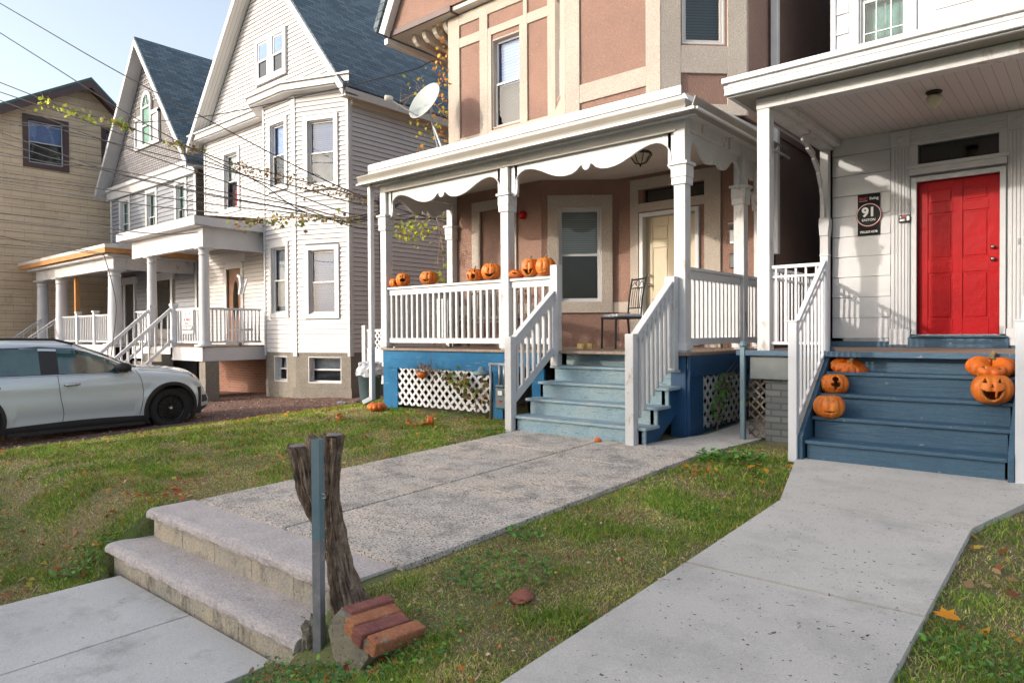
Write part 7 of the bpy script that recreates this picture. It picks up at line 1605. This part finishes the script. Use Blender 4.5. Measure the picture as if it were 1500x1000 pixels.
# ------------------------------------------------------------------ ground cover
def ongrass(x, y):
    ok = np.ones_like(x, dtype=bool)
    ok &= ~((x > -5.26) & (x < -2.84) & (y > 2.08) & (y < 6.52))
    ok &= ~((x > -5.40) & (x < -2.94) & (y > 1.8) & (y < 2.5))
    ok &= ~((x > -5.20) & (x < -3.14) & (y < 1.88))
    lft = np.interp(y, [r[0] for r in rows_], [r[1] for r in rows_]); rgt = np.interp(y, [r[0] for r in rows_], [r[2] for r in rows_])
    ok &= ~((x > lft + .006 + .012 * np.sin(y * 23)) & (x < rgt - .006 - .012 * np.sin(y * 19)) & (y < 6.5))
    ok &= ~((y > 6.93) & (x > -8.65))
    ok &= ~((x > -5.3) & (x < -3.45) & (y > 6.15)); ok &= ~((x > -3.64) & (y > 6.28) & (x < -2.80)); ok &= ~((x > -2.8) & (y > 7.15)); ok &= ~((x > -2.1) & (y > 6.3))
    e = np.where(y < 5.6, -11.75 - .05 * y, np.where(y < 7.4, -12.0 + (y - 5.6) * .25, -11.6))
    ok &= x > e + .35 * (np.sin(y * 3.1) * np.sin(x * 7 + y * 5)) - .1
    ok &= (x > e + 1.0) | (np.sin(x * 91.7 + y * 47.3) > np.clip((e + .9 - x), -.5, .9))
    ok &= ~((x > -3.0) & (x < -2.36) & (y > 1.8) & (y < 2.12))
    ok &= (y < 10)
    return ok
rows_ = [(0.2, -1.64, -0.56), (1.55, -1.645, -0.56), (3.38, -1.67, -0.565), (4.88, -1.70, -0.575), (6.45, -2.09, -0.20)]
def vnoise(x, y, s, seed=0):
    r = np.random.default_rng(seed); g = r.random((64, 64)); u = x * s + 31.7; w = y * s + 17.3; i = np.floor(u).astype(int); j = np.floor(w).astype(int); a = u - i; b = w - j; a = a * a * (3 - 2 * a); b = b * b * (3 - 2 * b)
    G_ = lambda p, q: g[p % 64, q % 64]
    return (G_(i, j) * (1 - a) + G_(i + 1, j) * a) * (1 - b) + (G_(i, j + 1) * (1 - a) + G_(i + 1, j + 1) * a) * b
def blades(regions, name):
    Vs = []; Ts = []; Fs_ = []; base = 0
    for (x0, x1, y0, y1, dens, hgt, wid) in regions:
        n = int((x1 - x0) * (y1 - y0) * dens); x = rng.uniform(x0, x1, n); y = rng.uniform(y0, y1, n)
        pn = .55 * vnoise(x, y, 1.7, 1) + .3 * vnoise(x, y, 5, 2) + .15 * vnoise(x, y, 14, 3)
        keep = ongrass(x, y) & (rng.random(n) < np.clip((pn - .10) * 3.4, .45, 1))
        x, y, pn = x[keep], y[keep], pn[keep]; n = len(x); z = yardz(x, y)
        lush = np.clip((.5 * pn + .5 * vnoise(x, y, 3.6, 21) - .44) * 6, 0, 1)
        h = hgt * rng.uniform(.35, 1.3, n) * (.45 + .5 * lush + .7 * vnoise(x, y, 9, 7) * vnoise(x, y, 2.3, 8)); w = wid * rng.uniform(.6, 1.3, n)
        an = rng.uniform(0, 2 * PI, n); ln = rng.uniform(.3, 1.7, n) * h; la = rng.uniform(0, 2 * PI, n)
        dx, dy = np.cos(an) * w, np.sin(an) * w; lx, ly = np.cos(la) * ln, np.sin(la) * ln
        brown = rng.random(n) < np.clip(.70 - .55 * lush, .12, .72); h = np.where(brown, h * .55, h); ln = np.where(brown, ln * 1.3, ln)
        P = np.zeros((n, 5, 3)); 
        P[:, 0] = np.stack([x - dx, y - dy, z - .005], 1); P[:, 1] = np.stack([x + dx, y + dy, z - .005], 1)
        P[:, 2] = np.stack([x + dx * .75 + lx * .35, y + dy * .75 + ly * .35, z + h * .6], 1); P[:, 3] = np.stack([x - dx * .75 + lx * .35, y - dy * .75 + ly * .35, z + h * .6], 1)
        P[:, 4] = np.stack([x + lx, y + ly, z + h], 1)
        green = np.array([.20, .325, .035]); dark = np.array([.08, .20, .02]); straw = np.array([.66, .52, .29]); ol = np.array([.40, .42, .10])
        kk = rng.random(n); pstraw = np.clip(.50 - .42 * lush, .06, .6)
        c = np.where(brown[:, None], np.where((rng.random(n) < .4)[:, None], straw * np.array([.5, .42, .4]), straw), np.where((kk < pstraw + .22)[:, None], ol, np.where((rng.random(n) < .35)[:, None], dark, green)))
        c = c * rng.uniform(.55, 1.3, (n, 1)) * (.75 + .5 * vnoise(x, y, 3.1, 11))[:, None]; c = np.clip(c * 1.15, 0, 1)
        T = np.ones((n, 5, 4)); T[:, :, :3] = c[:, None, :]
        Vs.append(P.reshape(-1, 3)); Ts.append(T.reshape(-1, 4)); idx = base + np.arange(n) * 5
        Fs_.append((idx, n)); base += n * 5
    V = np.concatenate(Vs); T = np.concatenate(Ts); nb = sum(k for _, k in Fs_); idx = np.concatenate([i for i, _ in Fs_])
    me = bpy.data.meshes.new(name); me.vertices.add(len(V)); me.vertices.foreach_set('co', V.astype(np.float32).ravel())
    loops = np.stack([idx, idx + 1, idx + 2, idx + 3, idx + 3, idx + 2, idx + 4], 1).ravel(); me.loops.add(len(loops)); me.loops.foreach_set('vertex_index', loops.astype(np.int32))
    tot = np.tile([4, 3], nb); st0 = np.concatenate([[0], np.cumsum(tot)[:-1]]); me.polygons.add(2 * nb); me.polygons.foreach_set('loop_start', st0.astype(np.int32)); me.polygons.foreach_set('loop_total', tot.astype(np.int32))
    me.materials.append(mt['grassm']); me.update(calc_edges=True)
    at = me.color_attributes.new('tint', 'FLOAT_COLOR', 'POINT'); at.data.foreach_set('color', T.astype(np.float32).ravel())
    o = bpy.data.objects.new(name, me); COL.objects.link(o); return o
g_ = blades([(-3.2, -1.55, 1.2, 3.2, 19000, .030, .0020), (-2.9, -1.6, 3.2, 4.8, 12000, .032, .0024), (-2.9, -1.7, 4.8, 7.1, 5500, .034, .003), (-.58, 1.3, 2.2, 4.2, 12000, .032, .0024), (-.58, 1.2, 4.2, 6.3, 3000, .04, .003),
             (-7.2, -5.2, .6, 3.6, 9000, .032, .0027), (-7.2, -5.2, 3.6, 6.9, 5000, .034, .0032), (-9.2, -7.2, .6, 7.0, 3600, .036, .0038), (-12.6, -9.2, .4, 8.8, 2200, .042, .005)], 'grass')
tag(g_, 'patchy green and straw coloured lawn grass', 'grass', kind='stuff')
it = []
def fallen(n, x0, x1, y0, y1, s0, s1, cols, bias=None):
    x = rng.uniform(x0, x1, n * 3); y = rng.uniform(y0, y1, n * 3); ok = ongrass(x, y); x = x[ok][:n]; y = y[ok][:n]
    for a, b in zip(x, y): it.append(((a, b, float(yardz(a, b)) + .030 * random.random() + .012), random.uniform(s0, s1), jit(random.choice(cols), .35), (random.gauss(0, .45), random.gauss(0, .45), 1), random.random() < .5))
LC = [(.55, .16, .03), (.62, .30, .03), (.35, .12, .04), (.30, .17, .07), (.50, .38, .06), (.40, .26, .12), (.42, .05, .03)]
fallen(600, -2.9, -1.6, 1.3, 6.3, .005, .016, LC + [(.5, .4, .25), (.6, .5, .35), (.25, .16, .1)]); fallen(60, -2.75, -2.0, 5.3, 6.3, .02, .04, LC); fallen(110, -.56, 1.2, 2.2, 6.2, .014, .035, LC + [(.7, .28, .02)])
fallen(1700, -11.8, -5.3, .8, 6.9, .010, .028, LC + [(.5, .38, .2)]); fallen(160, -7.4, -5.3, .8, 3.2, .010, .026, LC); fallen(70, -5.9, -5.3, 1.2, 2.6, .015, .035, LC); fallen(300, -13, -9.2, 5.0, 9.0, .02, .045, LC[:2] + [(.62, .42, .05)]); fallen(60, -3.2, -2.3, 1.3, 2.0, .015, .03, LC)
x = rng.uniform(-16.5, -11.3, 3600); y = rng.uniform(1.0, 9.8, 3600)
for a, b in zip(x, y): it.append(((a, b, float(mulchz(a, b)) + .02), random.uniform(.012, .032), jit(random.choice([(.30, .16, .12), (.42, .30, .22), (.16, .07, .06), (.12, .06, .05), (.5, .4, .3)]), .3), (random.gauss(0, .4), random.gauss(0, .4), 1), True))
for a, b, s in ((-4.8, 6.62, .02), (-3.15, 6.5, .03), (-3.05, 6.8, .02), (-3.0, 6.9, .025), (-3.1, 7.2, .02), (-1.55, 6.5, .02), (-.9, 6.5, .02)):
    it.append(((a, b, flatG(a, b) + .03 if a < -2.5 else -.97), s, jit(random.choice(LC)), (0.1, .1, 1), False))
for _ in range(26): it.append(((random.uniform(-3.44, -3.25), random.uniform(7.1, 8.9), ZD + .02), random.uniform(.015, .03), jit(random.choice([(.5, .35, .18), (.6, .42, .2)])), (random.gauss(0, .3), random.gauss(0, .3), 1), True))
for _ in range(150):
    b = random.uniform(1.6, 6.2); a = random.choice((random.uniform(-1.6, -.65), random.uniform(-5.1, -2.95))); b = max(b, 2.5) if a < -2 else b
    it.append(((a, b, flatG(a, b) + .036), random.uniform(.004, .009), jit(random.choice([(.10, .07, .05), (.05, .04, .035), (.25, .15, .08)])), (random.gauss(0, .2), random.gauss(0, .2), 1), True))
for _ in range(24): it.append(((random.uniform(-5.1, -3.2), random.uniform(.9, 1.8), -1.652), random.uniform(.004, .009), (.06, .05, .04), (0, .1, 1), True)); it.append(((random.uniform(-5.2, -3.0), random.uniform(1.92, 2.08), -1.474), random.uniform(.004, .010), (.12, .08, .05), (0, .1, 1), True))
for _ in range(30): k = random.randrange(4); it.append(((random.uniform(-1.95, -.55), YF + RUN * k + random.uniform(.05, .2), Z0 + RISE * (k + 1) + .006), random.uniform(.004, .011), jit(random.choice([(.3, .2, .1), (.12, .08, .05), (.5, .45, .4)])), (0, .1, 1), True))
tag(leafmesh('fallen_leaves', it), 'fallen orange, yellow and brown leaves scattered over the lawn and mulch', 'fallen leaves', kind='stuff')
# one big maple leaf beside the light walk
o = leafmesh('maple_leaf', [((-.49, 3.42, flatG(0, 3.42) + .04), .055, (.85, .34, .02), (.05, -.1, 1), False)]); tag(o, 'bright orange maple leaf on the grass touching the right edge of the light walk', 'leaf')
gi = []
def patchcover(cx, cy, rx, ry, n, s, cols, h=.05):
    for _ in range(n):
        a = random.uniform(0, 2 * PI); r_ = math.sqrt(random.random()); X_ = cx + math.cos(a) * r_ * rx; Y_ = cy + math.sin(a) * r_ * ry
        if not bool(ongrass(np.array([X_]), np.array([Y_]))[0]): continue
        gi.append(((X_, Y_, float(yardz(X_, Y_)) + random.uniform(.01, h)), s * random.uniform(.6, 1.3), jit(random.choice(cols)), (random.gauss(0, .4), random.gauss(0, .4), 1), True))
patchcover(-5.50, 1.75, .16, .22, 200, .018, GRN, .06); patchcover(-2.75, 1.68, .42, .18, 700, .012, GRN + [(.10, .22, .12)], .06); patchcover(-2.45, 2.75, .32, .3, 420, .014, GRN, .05); patchcover(-2.3, 1.95, .3, .3, 300, .012, GRN, .05)
patchcover(-2.55, 6.05, .32, .26, 330, .026, GRN, .10); patchcover(-3.55, 6.12, .12, .16, 90, .018, GRN + [(.2, .3, .04)], .05); patchcover(-5.45, 6.1, .2, .25, 120, .02, GRN, .06); patchcover(-2.7, 3.3, .12, .14, 60, .022, GRN, .06); patchcover(-.35, 3.2, .2, .25, 160, .014, GRN, .05)
patchcover(-7.9, 5.72, .12, .1, 50, .02, GRN, .05); patchcover(-8.1, 6.7, .5, .12, 130, .022, GRN, .07); patchcover(-6.7, 6.8, .4, .1, 120, .02, GRN, .08); patchcover(-12.2, 8.5, .7, .4, 300, .03, GRN, .08); patchcover(-2.1, 4.3, .2, .2, 90, .016, GRN, .04)
for k in range(16): patchcover(random.uniform(-10.5, -5.6), random.uniform(1.5, 6.2), .18, .15, 60, .013, GRN, .04)
tag(leafmesh('ground_ivy', gi), 'low green ivy and weeds in patches along the paths and steps', 'ground cover', kind='stuff')

# ------------------------------------------------------------------ unseen houses behind the viewer, added and sized to shade the foreground
def unseen_house(name, label, x0, x1, y0, y1, top, mat):
    t = thing(name, label, 'house', ((x0 + x1) / 2, y1, -1.7)); mb = MB(); fr = F((x1, y1), (x0, y1)); ops = []
    n = max(2, int((x1 - x0) / 2.3))
    for k in range(n):
        s = (k + .5) * (x1 - x0) / n
        for z in (-.4, 2.8): ops.append((s - .45, s + .45, z, z + 1.6))
    fr.wall(mb, -1.9, top, ops); F((x0, y1), (x0, y0)).wall(mb, -1.9, top); F((x0, y0), (x1, y0)).wall(mb, -1.9, top); F((x1, y0), (x1, y1)).wall(mb, -1.9, top); mb.box(x0 - .2, x1 + .2, y0 - .2, y1 + .35, top, top + .35); part('wall', mb, mat, t)
    for o_ in ops: window(t, fr, *o_, casing=.1, back=('blind', 'darkroom'))
unseen_house('unseen_brick_rowhouse', 'unseen red brick row house with a flat cornice, added across the street for foreground shade', -19.2, -8.6, -24, -14, 6.1, 'redbrick')
unseen_house('unseen_clapboard_rowhouse', 'unseen tall white clapboard row house added across the street for foreground shade', -8.3, 6, -24, -14, 7.1, 'vinyl')
